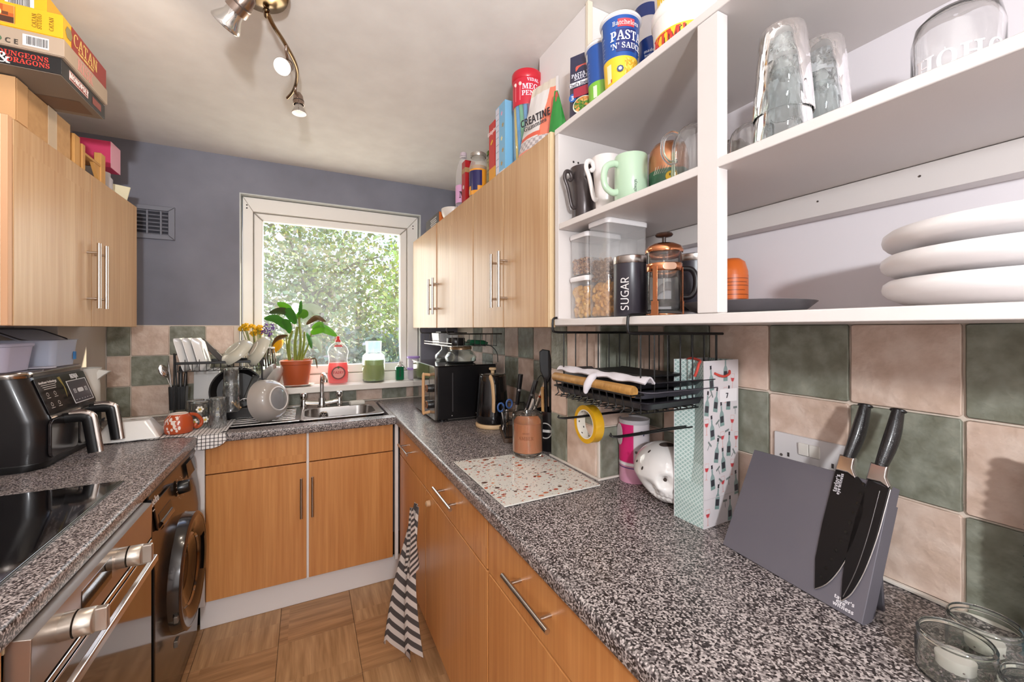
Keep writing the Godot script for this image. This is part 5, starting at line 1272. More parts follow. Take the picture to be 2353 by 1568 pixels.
func build_right_counter() -> void:
	var beech := tri(tex(grain(Color.html("e0bd93"), Color.html("c99f70"), 41, false, 128, 128), 0.5), Vector3(6, 2, 6))
	# ---- microwave
	var mw := thing("microwave", "black microwave with copper-wood door handle and two dials, right of the window", "microwave", W(0.56, 0.875, 1.935))
	part("casing", M.new().box(Vector3(0.165, 0.143, -0.225), Vector3(0.31, 0.262, 0.45), 0.004), H("141214", 0.3, 0.2), mw)
	part("top_panel", M.new().box(Vector3(0.157, 0.2755, -0.225), Vector3(0.334, 0.003, 0.456), 0.001), H("3a3330", 0.08, 0.6, 0.6), mw)
	part("door", M.new().box(Vector3(0.004, 0.143, -0.278), Vector3(0.016, 0.262, 0.342), 0.003), H("4a4844", 0.05, 0.7, 0.8), mw)
	part("control_strip", M.new().box(Vector3(0.004, 0.143, -0.053), Vector3(0.016, 0.262, 0.102), 0.003), H("8d8a86", 0.14, 0.9), mw)
	var lx := Basis(Vector3(0, 0, 1), PI / 2)
	for y: float in [0.165, 0.085]:
		var kb := part("dial", M.new().lathe([Vector2(0.0, 0.03), Vector2(0.016, 0.03), Vector2(0.019, 0.026), Vector2(0.020, 0.0)], 24, Transform3D(lx, Vector3(-0.004, y, -0.05))), H("151314", 0.3), mw)
		part("dial_ring", M.new().lathe([Vector2(0.0185, 0.0265), Vector2(0.0185, 0.031), Vector2(0.015, 0.0315), Vector2(0.015, 0.030)], 24, Transform3D(lx, Vector3(-0.004, y, -0.05))), H("b97e5a", 0.25, 0.8), kb)
	part("handle", M.new().tube(curve([Vector3(-0.002, 0.225, -0.095), Vector3(-0.03, 0.228, -0.095), Vector3(-0.036, 0.215, -0.095), Vector3(-0.036, 0.05, -0.095), Vector3(-0.03, 0.037, -0.095), Vector3(-0.002, 0.040, -0.095)], 5), 0.0075, 12), H("d9a878", 0.35), mw)
	part("side_ridge", M.new().box(Vector3(0.085, 0.145, 0.001), Vector3(0.006, 0.19, 0.003), 0.001), H("4b484a", 0.3, 0.4), mw)
	part("base_rail", M.new().box(Vector3(0.20, 0.013, 0.0), Vector3(0.28, 0.004, 0.004), 0.001), H("6f6b6a", 0.3, 0.6), mw)
	for q: Array in [[0.082, 0.03], [0.21, 0.032]]: part("screw", M.new().ball(Vector3(q[0], q[1], 0.0005), Vector3(0.003, 0.003, 0.0015), 8), H("bdb9b6", 0.3, 0.8), mw)
	for q: Array in [[0.04, -0.03], [0.32, -0.03], [0.04, -0.42], [0.32, -0.42]]: part("foot", M.new().lathe([Vector2(0.012, 0), Vector2(0.012, 0.013)], 12, T(q[0], 0, q[1])), black, mw)
	# on the microwave
	var jarg := glass(Color(0.96, 0.98, 0.97, 0.03))
	var bj := thing("cork_jar", "large round glass jar standing on the microwave, nearer the kettle", "jar", W(0.745, 1.153, 2.10), 0, "glass jars on the microwave")
	part("jar", M.new().lathe([Vector2(0, 0), Vector2(0.07, 0), Vector2(0.082, 0.008), Vector2(0.085, 0.03), Vector2(0.07, 0.055), Vector2(0.055, 0.062), Vector2(0.055, 0.075), Vector2(0.053, 0.075), Vector2(0.052, 0.060), Vector2(0.066, 0.052), Vector2(0.081, 0.03), Vector2(0.078, 0.01), Vector2(0.066, 0.004), Vector2(0, 0.004)], 36), jarg, bj)
	part("lid", M.new().lathe([Vector2(0, 0.086), Vector2(0.056, 0.086), Vector2(0.059, 0.082), Vector2(0.059, 0.070), Vector2(0.056, 0.070)], 32), H("9a7a5a", 0.3, 0.4), bj)
	var sj := thing("glass_bottle", "smaller glass flask behind the big jar on the microwave", "jar", W(0.72, 1.153, 2.30))
	part("flask", M.new().lathe([Vector2(0, 0), Vector2(0.05, 0), Vector2(0.058, 0.01), Vector2(0.056, 0.03), Vector2(0.03, 0.055), Vector2(0.022, 0.062), Vector2(0.022, 0.078), Vector2(0.02, 0.078), Vector2(0.019, 0.062), Vector2(0.027, 0.052), Vector2(0.052, 0.03), Vector2(0.053, 0.012), Vector2(0.046, 0.004), Vector2(0, 0.004)], 32), jarg, sj)
	part("stopper", M.new().lathe([Vector2(0, 0.086), Vector2(0.026, 0.086), Vector2(0.026, 0.078), Vector2(0, 0.078)], 20), H("d8cdb8", 0.6), sj)
	# wire shelf hung under the far wall cabinet, with its load
	var us := thing("wire_shelf", "wire basket shelf hung under the far wall cabinet above the microwave", "wire shelf", W(0.64, 1.245, 1.95))
	var wm := H("4a4542", 0.3, 0.7)
	part("rim", M.new().tube([Vector3(-0.02, 0.062, 0.02), Vector3(0.27, 0.062, 0.02)], 0.003, 8).tube([Vector3(-0.02, 0.062, -0.50), Vector3(0.27, 0.062, -0.50)], 0.003, 8), wm, us)
	for z: float in [0.02, -0.50]:
		part("hook", M.new().tube(curve([Vector3(-0.02, 0.062, z), Vector3(-0.026, 0.075, z), Vector3(-0.024, 0.0905, z), Vector3(0.02, 0.0915, z)], 4), 0.003, 8), wm, us)
		for k in 9: part("side_wire", M.new().tube([Vector3(0.03 * k, 0.062, z), Vector3(0.03 * k, 0.0, z)], 0.0014, 6), wm, us)
	for k in 9: part("floor_wire", M.new().tube([Vector3(0.03 * k, 0.0, 0.02), Vector3(0.03 * k, 0.0, -0.50)], 0.0018, 6), wm, us)
	part("front_rail", M.new().tube([Vector3(0, 0, 0.02), Vector3(0, 0, -0.50)], 0.0035, 8).tube([Vector3(0, 0.014, 0.02), Vector3(0, 0.014, -0.50)], 0.0025, 8), H("b9b2ac", 0.25, 0.9), us)
	var tr := solo("clear_box", tub(M.new(), 0.12, 0.16, 0.06, 0.11, 0.15, 0.015, 0.002), pane(Color(0.92, 0.92, 0.92, 0.2), 0.05), "clear plastic box on the wire shelf under the far cabinet", "box", W(0.72, 1.2475, 2.30))
	part("lid", M.new().box(Vector3(0, 0.066, 0), Vector3(0.08, 0.008, 0.10), 0.002), H("2a2522", 0.4), tr)
	var bt := thing("dark_tin", "short dark tin lying on the wire shelf with a black cable trailing from it", "tin", W(0.69, 1.2475, 2.02))
	part("tin", M.new().lathe([Vector2(0, 0), Vector2(0.045, 0), Vector2(0.047, 0.003), Vector2(0.047, 0.036), Vector2(0.044, 0.039), Vector2(0, 0.039)], 28), H("1d1a1b", 0.3), bt)
	part("cable", M.new().tube(curve([Vector3(0.04, 0.02, 0), Vector3(0.10, 0.004, 0.03), Vector3(0.17, -0.002, 0.05), Vector3(0.205, -0.04, 0.06), Vector3(0.212, -0.09, 0.06)], 6), 0.0022, 8), black, bt)
	solo("green_packet", M.new().ext(PackedVector2Array([Vector2(-0.05, 0), Vector2(0.06, 0.002), Vector2(0.066, 0.012), Vector2(0.04, 0.024), Vector2(-0.03, 0.028)]), -0.03, 0.03, 0.004), H("14603c", 0.35), "dark green and yellow packet at the right end of the wire shelf", "packet", W(0.80, 1.2475, 2.03))
	# ---- kettle
	var kt := thing("kettle", "black kettle with pale wood-look handle and base ring beside the microwave", "kettle", W(0.785, 0.875, 1.765), -24)
	part("base_ring", M.new().lathe([Vector2(0, 0), Vector2(0.076, 0), Vector2(0.080, 0.004), Vector2(0.080, 0.016), Vector2(0.077, 0.02), Vector2(0, 0.02)], 40), H("d9b78c", 0.4), kt)
	part("body", M.new().lathe([Vector2(0.072, 0.02), Vector2(0.077, 0.026), Vector2(0.076, 0.06), Vector2(0.071, 0.13), Vector2(0.065, 0.20), Vector2(0.0625, 0.236), Vector2(0.06, 0.24), Vector2(0, 0.24)], 44), H("0f0d0f", 0.13, 0.1, 0.6), kt)
	part("lid", M.new().lathe([Vector2(0.058, 0.241), Vector2(0.055, 0.247), Vector2(0.01, 0.250), Vector2(0, 0.250)], 36), H("2b2520", 0.15, 0.5), kt)
	part("rim", M.new().lathe([Vector2(0.0615, 0.238), Vector2(0.0635, 0.243), Vector2(0.0595, 0.246), Vector2(0.058, 0.242)], 36), H("8b857f", 0.15, 1.0), kt)
	part("knob", M.new().lathe([Vector2(0.008, 0.25), Vector2(0.009, 0.262), Vector2(0.017, 0.266), Vector2(0.018, 0.272), Vector2(0.015, 0.276), Vector2(0, 0.277)], 24), H("d9b78c", 0.4), kt)
	var hp := [Vector3(-0.010, 0.236, 0.066), Vector3(-0.006, 0.232, 0.088), Vector3(0, 0.205, 0.100), Vector3(0.004, 0.15, 0.104), Vector3(0.004, 0.105, 0.102), Vector3(0.004, 0.088, 0.098)]
	part("handle", M.new().tube(curve(hp, 5), 0.0075, 14, false, true, 1.9), beech, kt)
	part("spout", M.new().ext(PackedVector2Array([Vector2(-0.02, 0.24), Vector2(0.02, 0.24), Vector2(0.0, 0.20)]), 0.055, 0.082, 0.004, T(0, 0, 0, 180)), H("0f0d0f", 0.13, 0.1, 0.6), kt)
	part("switch", M.new().box(Vector3(0, 0.036, 0.078), Vector3(0.012, 0.016, 0.01), 0.003), H("2a2728", 0.3), kt)
	# ---- wire cutlery caddy and its tools
	var cd := thing("wire_caddy", "black wire cutlery caddy on a dark wood base beside the kettle", "caddy", W(0.80, 0.875, 1.56), -20)
	part("base", M.new().box(Vector3(0, 0.009, 0), Vector3(0.12, 0.018, 0.22), 0.003), H("4a3526", 0.45), cd)
	var cw := H("171516", 0.4)
	for y: float in [0.022, 0.09, 0.125]: part("hoop", M.new().tube([Vector3(-0.052, y, 0.10), Vector3(0.052, y, 0.10), Vector3(0.052, y, -0.10), Vector3(-0.052, y, -0.10)], 0.0024, 6, true), cw, cd)
	for k in 8:
		for s: float in [-0.052, 0.052]: part("upright", M.new().tube([Vector3(s, 0.018, -0.10 + 0.2 * k / 7.0), Vector3(s, 0.125, -0.10 + 0.2 * k / 7.0)], 0.0013, 6), cw, cd)
	for k in 4: part("upright", M.new().tube([Vector3(-0.04 + 0.0266 * k, 0.018, 0.10), Vector3(-0.04 + 0.0266 * k, 0.125, 0.10)], 0.0013, 6), cw, cd)
	var sc := thing("scissors", "pair of scissors with blue loop handles standing in the wire caddy", "scissors", W(0.762, 0.90, 1.585))
	for s: float in [-1.0, 1.0]:
		part("blade", M.new().tube([Vector3(0.012 * s, 0.085, 0), Vector3(-0.006 * s, 0.0, 0)], 0.004, 6, false, true, 2.0), chrome, sc)
		var lp := []
		for k in 16: lp.append(Vector3(0.02 * s + 0.014 * cos(TAU * k / 16), 0.104 + 0.006 * s + 0.018 * sin(TAU * k / 16), 0.002))
		part("loop", M.new().tube(lp, 0.004, 8, true), H("3f5f9a", 0.4), sc)
	var kk := 0
	for q: Array in [[0.80, 1.56, 0.02, 0.245, "151314", "tall black-handled knife standing upright in the wire caddy", "knife"], [0.815, 1.52, 0.07, 0.22, "2a2627", "knife with a riveted black handle leaning right in the wire caddy", "knife"], [0.83, 1.50, 0.10, 0.21, "b9aa9a", "steel tongs with an orange band leaning right in the wire caddy", "tongs"], [0.80, 1.48, 0.05, 0.15, "c7beb5", "short steel peeler at the front of the wire caddy", "peeler"]]:
		var b := Vector3(-q[2] * 0.15, 0.02, 0)
		var e := Vector3(q[2] * 0.75, q[3], 0.02)
		var o := thing(q[6], q[5], "utensil", W(q[0], 0.895, q[1]))
		part("blade", M.new().tube([b, b.lerp(e, 0.45)], 0.004, 8, false, true, 2.2), chrome, o)
		part("handle", M.new().tube([b.lerp(e, 0.42), e], [0.006, 0.008], 10, false, true, 1.5), H(q[4], 0.3, 0.6 if kk > 1 else 0.0), o)
		part("rivet" if kk < 2 else "band", M.new().ball(b.lerp(e, 0.7), Vector3(0.01, 0.009, 0.009), 10), H(["8b8785", "8b8785", "b8421c", "8b8785"][kk], 0.3, 0.5), o)
		kk += 1
	# ---- black utensil pot with its tools
	var up := thing("utensil_pot", "tall black utensil pot with a round white logo half hidden by the tiled boxing", "pot", W(0.842, 0.875, 1.345))
	part("pot", M.new().lathe([Vector2(0, 0), Vector2(0.056, 0), Vector2(0.058, 0.003), Vector2(0.058, 0.147), Vector2(0.055, 0.148), Vector2(0.054, 0.006), Vector2(0, 0.005)], 36), H("161416", 0.3), up)
	var lo := Transform3D(Basis(Vector3.UP, deg_to_rad(-52)), Vector3.ZERO)
	var rg := []
	for k in 25:
		var a := TAU * k / 24
		var th := 0.026 * cos(a) / 0.058
		rg.append(lo * Vector3(sin(th) * 0.0588, 0.078 + 0.028 * sin(a), cos(th) * 0.0588))
	part("logo_ring", M.new().tube(rg, 0.0022, 6), H("dcd8d4", 0.5), up)
	part("logo_bar", M.new().band(0.0592, 0.072, 0.082, deg_to_rad(-52) - 0.62, deg_to_rad(-52) + 0.5, 10), H("dcd8d4", 0.5), up)
	var st := thing("silicone_spatula", "tall black silicone spatula sticking up from the utensil pot", "spatula", W(0.825, 0.90, 1.35))
	part("blade", M.new().ext(PackedVector2Array([Vector2(-0.022, 0.27), Vector2(-0.026, 0.31), Vector2(-0.026, 0.345), Vector2(-0.014, 0.355), Vector2(0.014, 0.350), Vector2(0.022, 0.30), Vector2(0.024, 0.26), Vector2(0.008, 0.225), Vector2(-0.006, 0.235)]), -0.006, 0.006, 0.004, T(0, 0, 0, -30)), H("171517", 0.5), st)
	part("handle", M.new().tube([Vector3(0.004, 0, 0), Vector3(-0.002, 0.24, 0)], 0.007, 10), H("1c191b", 0.4), st)
	var ld := thing("spoon_ladle", "dark grey serving spoon leaning in the utensil pot in front of the spatula", "spoon", W(0.838, 0.90, 1.325))
	part("bowl", M.new().ball(Vector3.ZERO, Vector3(0.022, 0.036, 0.009), 20), H("3c3638", 0.4), ld).transform = T(0.010, 0.232, 0.01, -30)
	part("handle", M.new().tube([Vector3(0.012, 0.20, 0.012), Vector3(0.008, 0.05, 0.012)], 0.006, 10), H("2c2728", 0.4), ld)
	for q: Array in [[0.812, 1.348, 0.21, "d0a066", "thin wooden spoon handle behind the dark spoon", "wooden_spoon", 0.006], [0.852, 1.31, 0.18, "c8955a", "thick wooden handle at the front of the utensil pot", "wooden_spoon", 0.009], [0.862, 1.37, 0.27, "121112", "dark ladle behind the utensils, close to the boxing", "ladle", 0.008]]:
		solo(q[5], M.new().tube([Vector3.ZERO, Vector3(-0.004, q[2], 0)], q[6], 10).ball(Vector3(-0.004, q[2], 0), Vector3.ONE * q[6] * 1.25, 10), H(q[3], 0.5), q[4], "utensil", W(q[0], 0.895, q[1]))
	solo("wire_whisk", M.new().tube(curve([Vector3(0, 0, 0), Vector3(-0.024, 0.05, 0), Vector3(-0.022, 0.12, 0), Vector3(0.004, 0.155, 0), Vector3(0.02, 0.12, 0), Vector3(0.012, 0.03, 0)], 6), 0.0016, 6), cw, "thin dark wire loop whisk leaning out of the utensil pot", "whisk", W(0.80, 1.0, 1.352))
	# ---- candle in a glass on the glass worktop saver
	var rt := RandomNumberGenerator.new()
	rt.seed = 3
	var spk := []
	for k in 1500:
		var c: String = ["b4503c", "c77a58", "3a4650", "8d8a80", "c9a27a", "5a3a34", "a9b0ac", "b4503c", "8a8f90", "70757a"][rt.randi() % 10]
		var s := rt.randf_range(0.002, 0.007) if k > 130 else rt.randf_range(0.008, 0.019)
		if k <= 130: c = ["b0472f", "bb5a3e", "9d3d2c", "c47250", "5c3a32"][rt.randi() % 5]
		spk.append([rt.randf(), rt.randf(), s * rt.randf_range(0.7, 1.4), s * rt.randf_range(0.4, 0.9), c])
	var cbx := thing("worktop_saver", "rectangular glass worktop saver with terracotta terrazzo print on the right worktop", "worktop saver", W(0.612, 0.877, 1.138), 0)
	part("glass", M.new().ext(PackedVector2Array([Vector2(-0.163, 0.198), Vector2(-0.160, -0.195), Vector2(0.152, -0.190), Vector2(0.158, 0.172)]), 0.0, 0.004, 0.0008, Transform3D(Basis(Vector3.RIGHT, -PI / 2), Vector3.ZERO)), tex(blobs(640, 768, Color.html("dcd8d0"), spk), 0.12), cbx)
	for q: Array in [[-0.145, 0.175], [0.14, 0.17], [-0.145, -0.18], [0.14, -0.15]]: part("foot", M.new().lathe([Vector2(0.006, 0), Vector2(0.006, -0.002)], 12, T(q[0], 0, q[1])), black, cbx)
	var cn := thing("jar_candle", "amber orange candle in a straight glass standing on the terrazzo worktop saver", "candle", W(0.712, 0.8815, 1.292))
	part("glass", M.new().lathe([Vector2(0, 0), Vector2(0.049, 0), Vector2(0.053, 0.004), Vector2(0.054, 0.012), Vector2(0.056, 0.13), Vector2(0.0555, 0.148), Vector2(0.0545, 0.149), Vector2(0.0535, 0.147), Vector2(0.053, 0.016), Vector2(0, 0.015)], 44), glass(Color(1, 0.97, 0.93, 0.02)), cn)
	var wx := H("d28a5c", 0.45).duplicate() as StandardMaterial3D
	wx.subsurf_scatter_enabled = true; wx.subsurf_scatter_strength = 0.25
	part("wax", M.new().lathe([Vector2(0, 0.016), Vector2(0.0525, 0.0165), Vector2(0.053, 0.118), Vector2(0.045, 0.1165), Vector2(0, 0.115)], 44), wx, cn)
	part("wick", M.new().tube([Vector3(0, 0.115, 0), Vector3(0.002, 0.128, 0)], 0.0012, 6), H("efe2cf", 0.7), cn)
	part("printed_label", M.new().txt("sweet", 0.007, T(0, 0.088, 0, -35), 0, 0.0562).txt("AMBER", 0.011, T(0, 0.070, 0, -35), 1, 0.0562), H("9c5c3a", 0.6), cn)
	# ---- tea towel on the cabinet knob
	var stripe := Image.create(8, 256, false, Image.FORMAT_RGB8)
	for y in 256:
		for x in 8: stripe.set_pixel(x, y, Color.html("4a4240") if int(y / 256.0 * 24) % 2 == 0 else Color.html("c9bcb4"))
	var chev := tex(ImageTexture.create_from_image(stripe), 0.95)
	var tw := thing("tea_towel", "grey and white zigzag striped tea towel hanging on the right base cabinet", "tea towel", W(0.41, 0, 1.60))
	var g := []
	var N := 25
	for i in N:
		var row := []
		var u := float(i) / (N - 1)
		for j in 30:
			var v := j / 29.0
			var spread := 0.026 + 0.030 * pow(v, 0.8)
			var fold := sin(u * PI * 3.0 + 0.4)
			var x := -0.022 - 0.095 * pow(v, 1.3) * (1.0 - u) - 0.024 * fold * (0.15 + v) - 0.02 * sin(PI * v)
			var zz := (u - 0.5) * 2.0 * spread - 0.03 * v * (1 - u)
			var zig := absf(fposmod(u * 1.5 + 0.25, 1.0) - 0.5) * 0.17 * pow(v, 0.6)
			row.append(Vector3(minf(x, -0.004), 0.645 - 0.51 * v - zig - 0.03 * v * (1 - absf(u - 0.35)), zz))
		g.append(row)
	part("cloth", M.new().sheet(g, 0.0025), chev, tw)
	var g2 := []
	for i in 11:
		var row := []
		var u := i / 10.0
		for j in 16:
			var v := j / 15.0
			row.append(Vector3(-0.046 - 0.02 * sin(u * PI * 2.0 + 1.0) * (0.2 + v), 0.643 - 0.22 * v - 0.05 * v * absf(u - 0.6), 0.012 + (u - 0.2) * (0.015 + 0.055 * v)))
		g2.append(row)
	part("front_fold", M.new().sheet(g2, 0.0025), chev, tw)
	part("hook", M.new().lathe([Vector2(0.012, 0), Vector2(0.011, 0.014), Vector2(0.005, 0.018), Vector2(0, 0.018)], 16, Transform3D(Basis(Vector3(0, 0, 1), PI / 2), Vector3(0.029, 0.64, 0.0))), H("c9a480", 0.5), tw)
	build_near_right()

func build_near_right() -> void:
	var wire := H("151314", 0.38, 0.2)
	# ---- basket hung from the shelf
	var bk := thing("hanging_basket", "black wire basket hooked under the white shelf, holding baking trays", "wire basket", W(0, 0, 0))
	var xb := 0.905
	for z: float in [-0.953, -0.66]:
		part("hook", M.new().tube(curve([Vector3(0.70, 1.3645, z), Vector3(0.63, 1.3645, z), Vector3(0.608, 1.362, z), Vector3(0.604, 1.352, z), Vector3(0.604, 1.335, z), Vector3(0.608, 1.326, z), Vector3(0.63, 1.324, z)], 4).slice(2), 0.0033, 10), wire, bk)
		part("top_rail", M.new().tube([Vector3(0.62, 1.324, z), Vector3(xb, 1.322, z)], 0.0033, 8), wire, bk)
		for k in 7:
			var x := 0.640 + 0.04 * k
			part("side_wire", M.new().tube([Vector3(x, 1.323, z), Vector3(x, 1.152, z)], 0.0017, 6), wire, bk)
		part("side_rail", M.new().tube([Vector3(0.613, 1.192, z), Vector3(xb, 1.192, z)], 0.002, 6), wire, bk)
	part("top_rail", M.new().tube([Vector3(xb, 1.322, -0.953), Vector3(xb, 1.322, -0.66)], 0.0033, 8), wire, bk)
	for k in 8: part("back_wire", M.new().tube([Vector3(xb, 1.322, -0.935 + 0.037 * k), Vector3(xb, 1.152, -0.935 + 0.037 * k)], 0.0017, 6), wire, bk)
	part("front_rail", M.new().tube([Vector3(0.613, 1.192, -0.953), Vector3(0.613, 1.192, -0.66)], 0.0025, 8), wire, bk)
	for k in 12:   # floor wires bent up at the front lip
		var z := -0.948 + 0.026 * k
		part("floor_wire", M.new().tube(curve([Vector3(0.613, 1.192, z), Vector3(0.620, 1.160, z), Vector3(0.632, 1.151, z), Vector3(xb, 1.151, z)], 3), 0.0016, 6), wire, bk)
	for k in 10: part("floor_wire", M.new().tube([Vector3(0.632 + 0.03 * k, 1.154, -0.953), Vector3(0.632 + 0.03 * k, 1.154, -0.66)], 0.0016, 6), wire, bk)
	for z: float in [-0.895, -0.690]:
		for s: float in [-1.0, 1.0]:
			part("towel_arm", M.new().tube(curve([Vector3(0.59, 1.107, z - 0.008), Vector3(0.602, 1.100, z + 0.004 * s), Vector3(0.76, 1.100, z + 0.006 * s), Vector3(xb, 1.100, z + 0.006 * s), Vector3(xb, 1.13, z + 0.006 * s), Vector3(xb, 1.152, z + 0.006 * s)], 4), 0.0019, 8), wire, bk)
	# trays, rolling pin and cloth in it
	var n := 0
	for q: Array in [[0.745, 1.160, 0.81, "35333a", "lowest dark baking tray in the hanging basket"], [0.755, 1.181, 0.82, "7d7a86", "grey baking tray in the middle of the hanging basket pile"], [0.765, 1.2, 0.835, "3d3b42", "topmost dark slate baking tray in the hanging basket"]]:
		var o := thing("baking_tray", q[4], "baking tray", W(q[0], q[1], q[2]), 3 - 3 * n, "baking trays in the hanging basket")
		part("tray", tub(M.new(), 0.235 - 0.015 * n, 0.335 + 0.02 * n, 0.016, 0.215, 0.31, 0.02, 0.0014, Transform3D(), 0.008), H(q[3], 0.35, 0.5), o)
		n += 1
	var bf := solo("black_folder", M.new().ext(rect(0.12, 0.20, 0.01, 3), 0, 0.006, 0.002), H("141315", 0.4), "flat black griddle board lying on top of the trays in the basket", "griddle", W(0.745, 1.222, 0.79))
	bf.rotation_degrees = Vector3(-90, 0, 0)
	var pin := thing("rolling_pin", "wooden rolling pin resting on the front lip of the hanging basket", "rolling pin", W(0.622, 1.196, 0.815))
	var wd := tri(tex(grain(Color.html("b98a4a"), Color.html("7a5222"), 77, false, 128, 128), 0.55), Vector3(10, 10, 4))
	part("barrel", M.new().lathe([Vector2(0, -0.155), Vector2(0.011, -0.155), Vector2(0.0125, -0.152), Vector2(0.0125, 0.152), Vector2(0.011, 0.155), Vector2(0, 0.155)], 20, Transform3D(Basis(Vector3.RIGHT, PI / 2), Vector3(0, 0.004, 0))), wd, pin)
	var g := []
	for i in 9:
		var row := []
		for j in 26:
			var s := j / 25.0
			var a := PI * i / 8.0
			row.append(W(0.632 + 0.028 * (i / 8.0) + 0.003 * sin(j * 1.3), 1.217 + 0.010 * sin(a) + 0.002 * sin(j * 0.9 + i), 0.972 - 0.33 * s))
		g.append(row)
	var ct := M.new().sheet(g, 0.004)
	ct.tube(curve([W(0.632, 1.222, 0.80), W(0.614, 1.215, 0.795), W(0.604, 1.195, 0.80), W(0.603, 1.178, 0.805)], 5), [0.004, 0.005, 0.006, 0.008, 0.009, 0.010, 0.010, 0.010, 0.010, 0.010, 0.009, 0.008, 0.007, 0.006, 0.005, 0.003], 8)
	solo("lace_cloth", ct, H("c9c3c8", 0.95), "white cloth tucked along the rolling pin with a corner hanging over it", "cloth")
	# parcel tape on the arm
	var tp := thing("tape_roll", "roll of yellow parcel tape hanging on the far wire arm under the basket", "tape", W(0.672, 1.081, 0.882), 0)
	var tx := Transform3D(Basis(Vector3.UP, deg_to_rad(-2)) * Basis(Vector3(0, 0, 1), PI / 2), Vector3.ZERO)
	var ty := H("d9a520", 0.2, 0, 0.4).duplicate() as StandardMaterial3D
	ty.subsurf_scatter_enabled = true; ty.subsurf_scatter_strength = 0.15
	part("tape", M.new().lathe([Vector2(0.0385, 0.013), Vector2(0.0385, -0.013), Vector2(0.050, -0.013), Vector2(0.050, 0.013), Vector2(0.0385, 0.013)], 48, tx), ty, tp)
	part("core", M.new().lathe([Vector2(0.0385, -0.013), Vector2(0.0385, 0.013), Vector2(0.036, 0.013), Vector2(0.036, -0.013)], 48, tx), H("ded5c8", 0.7), tp)
	for k in 14: part("core_print", M.new().ball(Vector3.ZERO, Vector3(0.0035, 0.0008, 0.0022), 8), H("2a2726", 0.6), tp).transform = tx * T(0, -0.006 + 0.012 * (k % 2), 0) * Transform3D(Basis(Vector3.UP, TAU * k / 14.0), Vector3.ZERO) * T(0, 0, 0.0362, 0, 90)
	# salt tube
	var tb := thing("paper_drum", "pink and white cardboard drum behind the ceramic skull", "drum", W(0.893, 0.875, 0.948), -40)
	part("drum", M.new().lathe([Vector2(0, 0), Vector2(0.043, 0), Vector2(0.044, 0.002), Vector2(0.044, 0.176)], 40), H("e3a3bd", 0.35), tb)
	part("sleeve", M.new().band(0.0444, 0.062, 0.174, 0, TAU, 40), H("e2d8dd", 0.35), tb)
	part("pink_panel", M.new().band(0.0448, 0.062, 0.174, -1.5, -0.1, 20), H("dc1f72", 0.35), tb)
	part("white_swoosh", M.new().ext(circ(0.024, 24, 0, 0, 0.032), 0, 0.0006, 0, T(0, 0, 0)), H("e2d8dd", 0.4), tb).transform = Transform3D(Basis(Vector3.UP, -1.25), Vector3.ZERO) * T(0, 0.14, 0.045)
	part("stripe", M.new().band(0.0449, 0.052, 0.06, 0, TAU, 40), H("f0e8ec", 0.35), tb)
	part("stripe", M.new().band(0.0449, 0.044, 0.047, 0, TAU, 40), H("5a3f7a", 0.35), tb)
	part("lid", M.new().lathe([Vector2(0.0445, 0.174), Vector2(0.0455, 0.176), Vector2(0.0455, 0.186), Vector2(0.043, 0.187), Vector2(0.042, 0.182), Vector2(0, 0.182)], 40), H("c6c0c4", 0.35), tb)
	part("swirl_mark", M.new().tube(curve([Vector3(0.012, 0.150, 0.0445), Vector3(0.018, 0.156, 0.043), Vector3(0.026, 0.152, 0.0385), Vector3(0.024, 0.143, 0.04)], 4), 0.0015, 6), H("3d3a6e", 0.4), tb)
	build_skull()
	build_bag()
	build_block()
	# double socket
	var so := thing("wall_socket", "white double wall socket behind the knife board", "socket", W(0.943, 1.062, 0.485))
	so.rotation_degrees.y = -90
	part("plate", M.new().box(Vector3(0, 0, 0), Vector3(0.146, 0.086, 0.008), 0.002), H("d9d4d4", 0.3), so)
	for x: float in [-0.0105, 0.0105]: part("rocker", M.new().box(Vector3(x, 0.018, 0.005), Vector3(0.020, 0.026, 0.005), 0.0015), H("e2dcd4", 0.3), so).rotation_degrees.x = 4
	for q: Array in [[-0.057, -0.006], [0.057, -0.006]]: part("screw", M.new().lathe([Vector2(0, 0.0012), Vector2(0.003, 0.001), Vector2(0.0033, 0)], 12, Transform3D(Basis(Vector3.RIGHT, PI / 2), Vector3(q[0], q[1], 0.004))), H("8b8581", 0.3, 0.8), so)
	for q: Array in [[-0.042, -0.002], [0.042, -0.002]]: part("pin_hole", M.new().box(Vector3(q[0], q[1], 0.004), Vector3(0.004, 0.009, 0.0012)), H("3a3433", 0.6), so)
	# tealight jars
	var jg := glass(Color(0.975, 0.985, 0.965, 0.02))
	var j0: Node3D = null
	n = 0
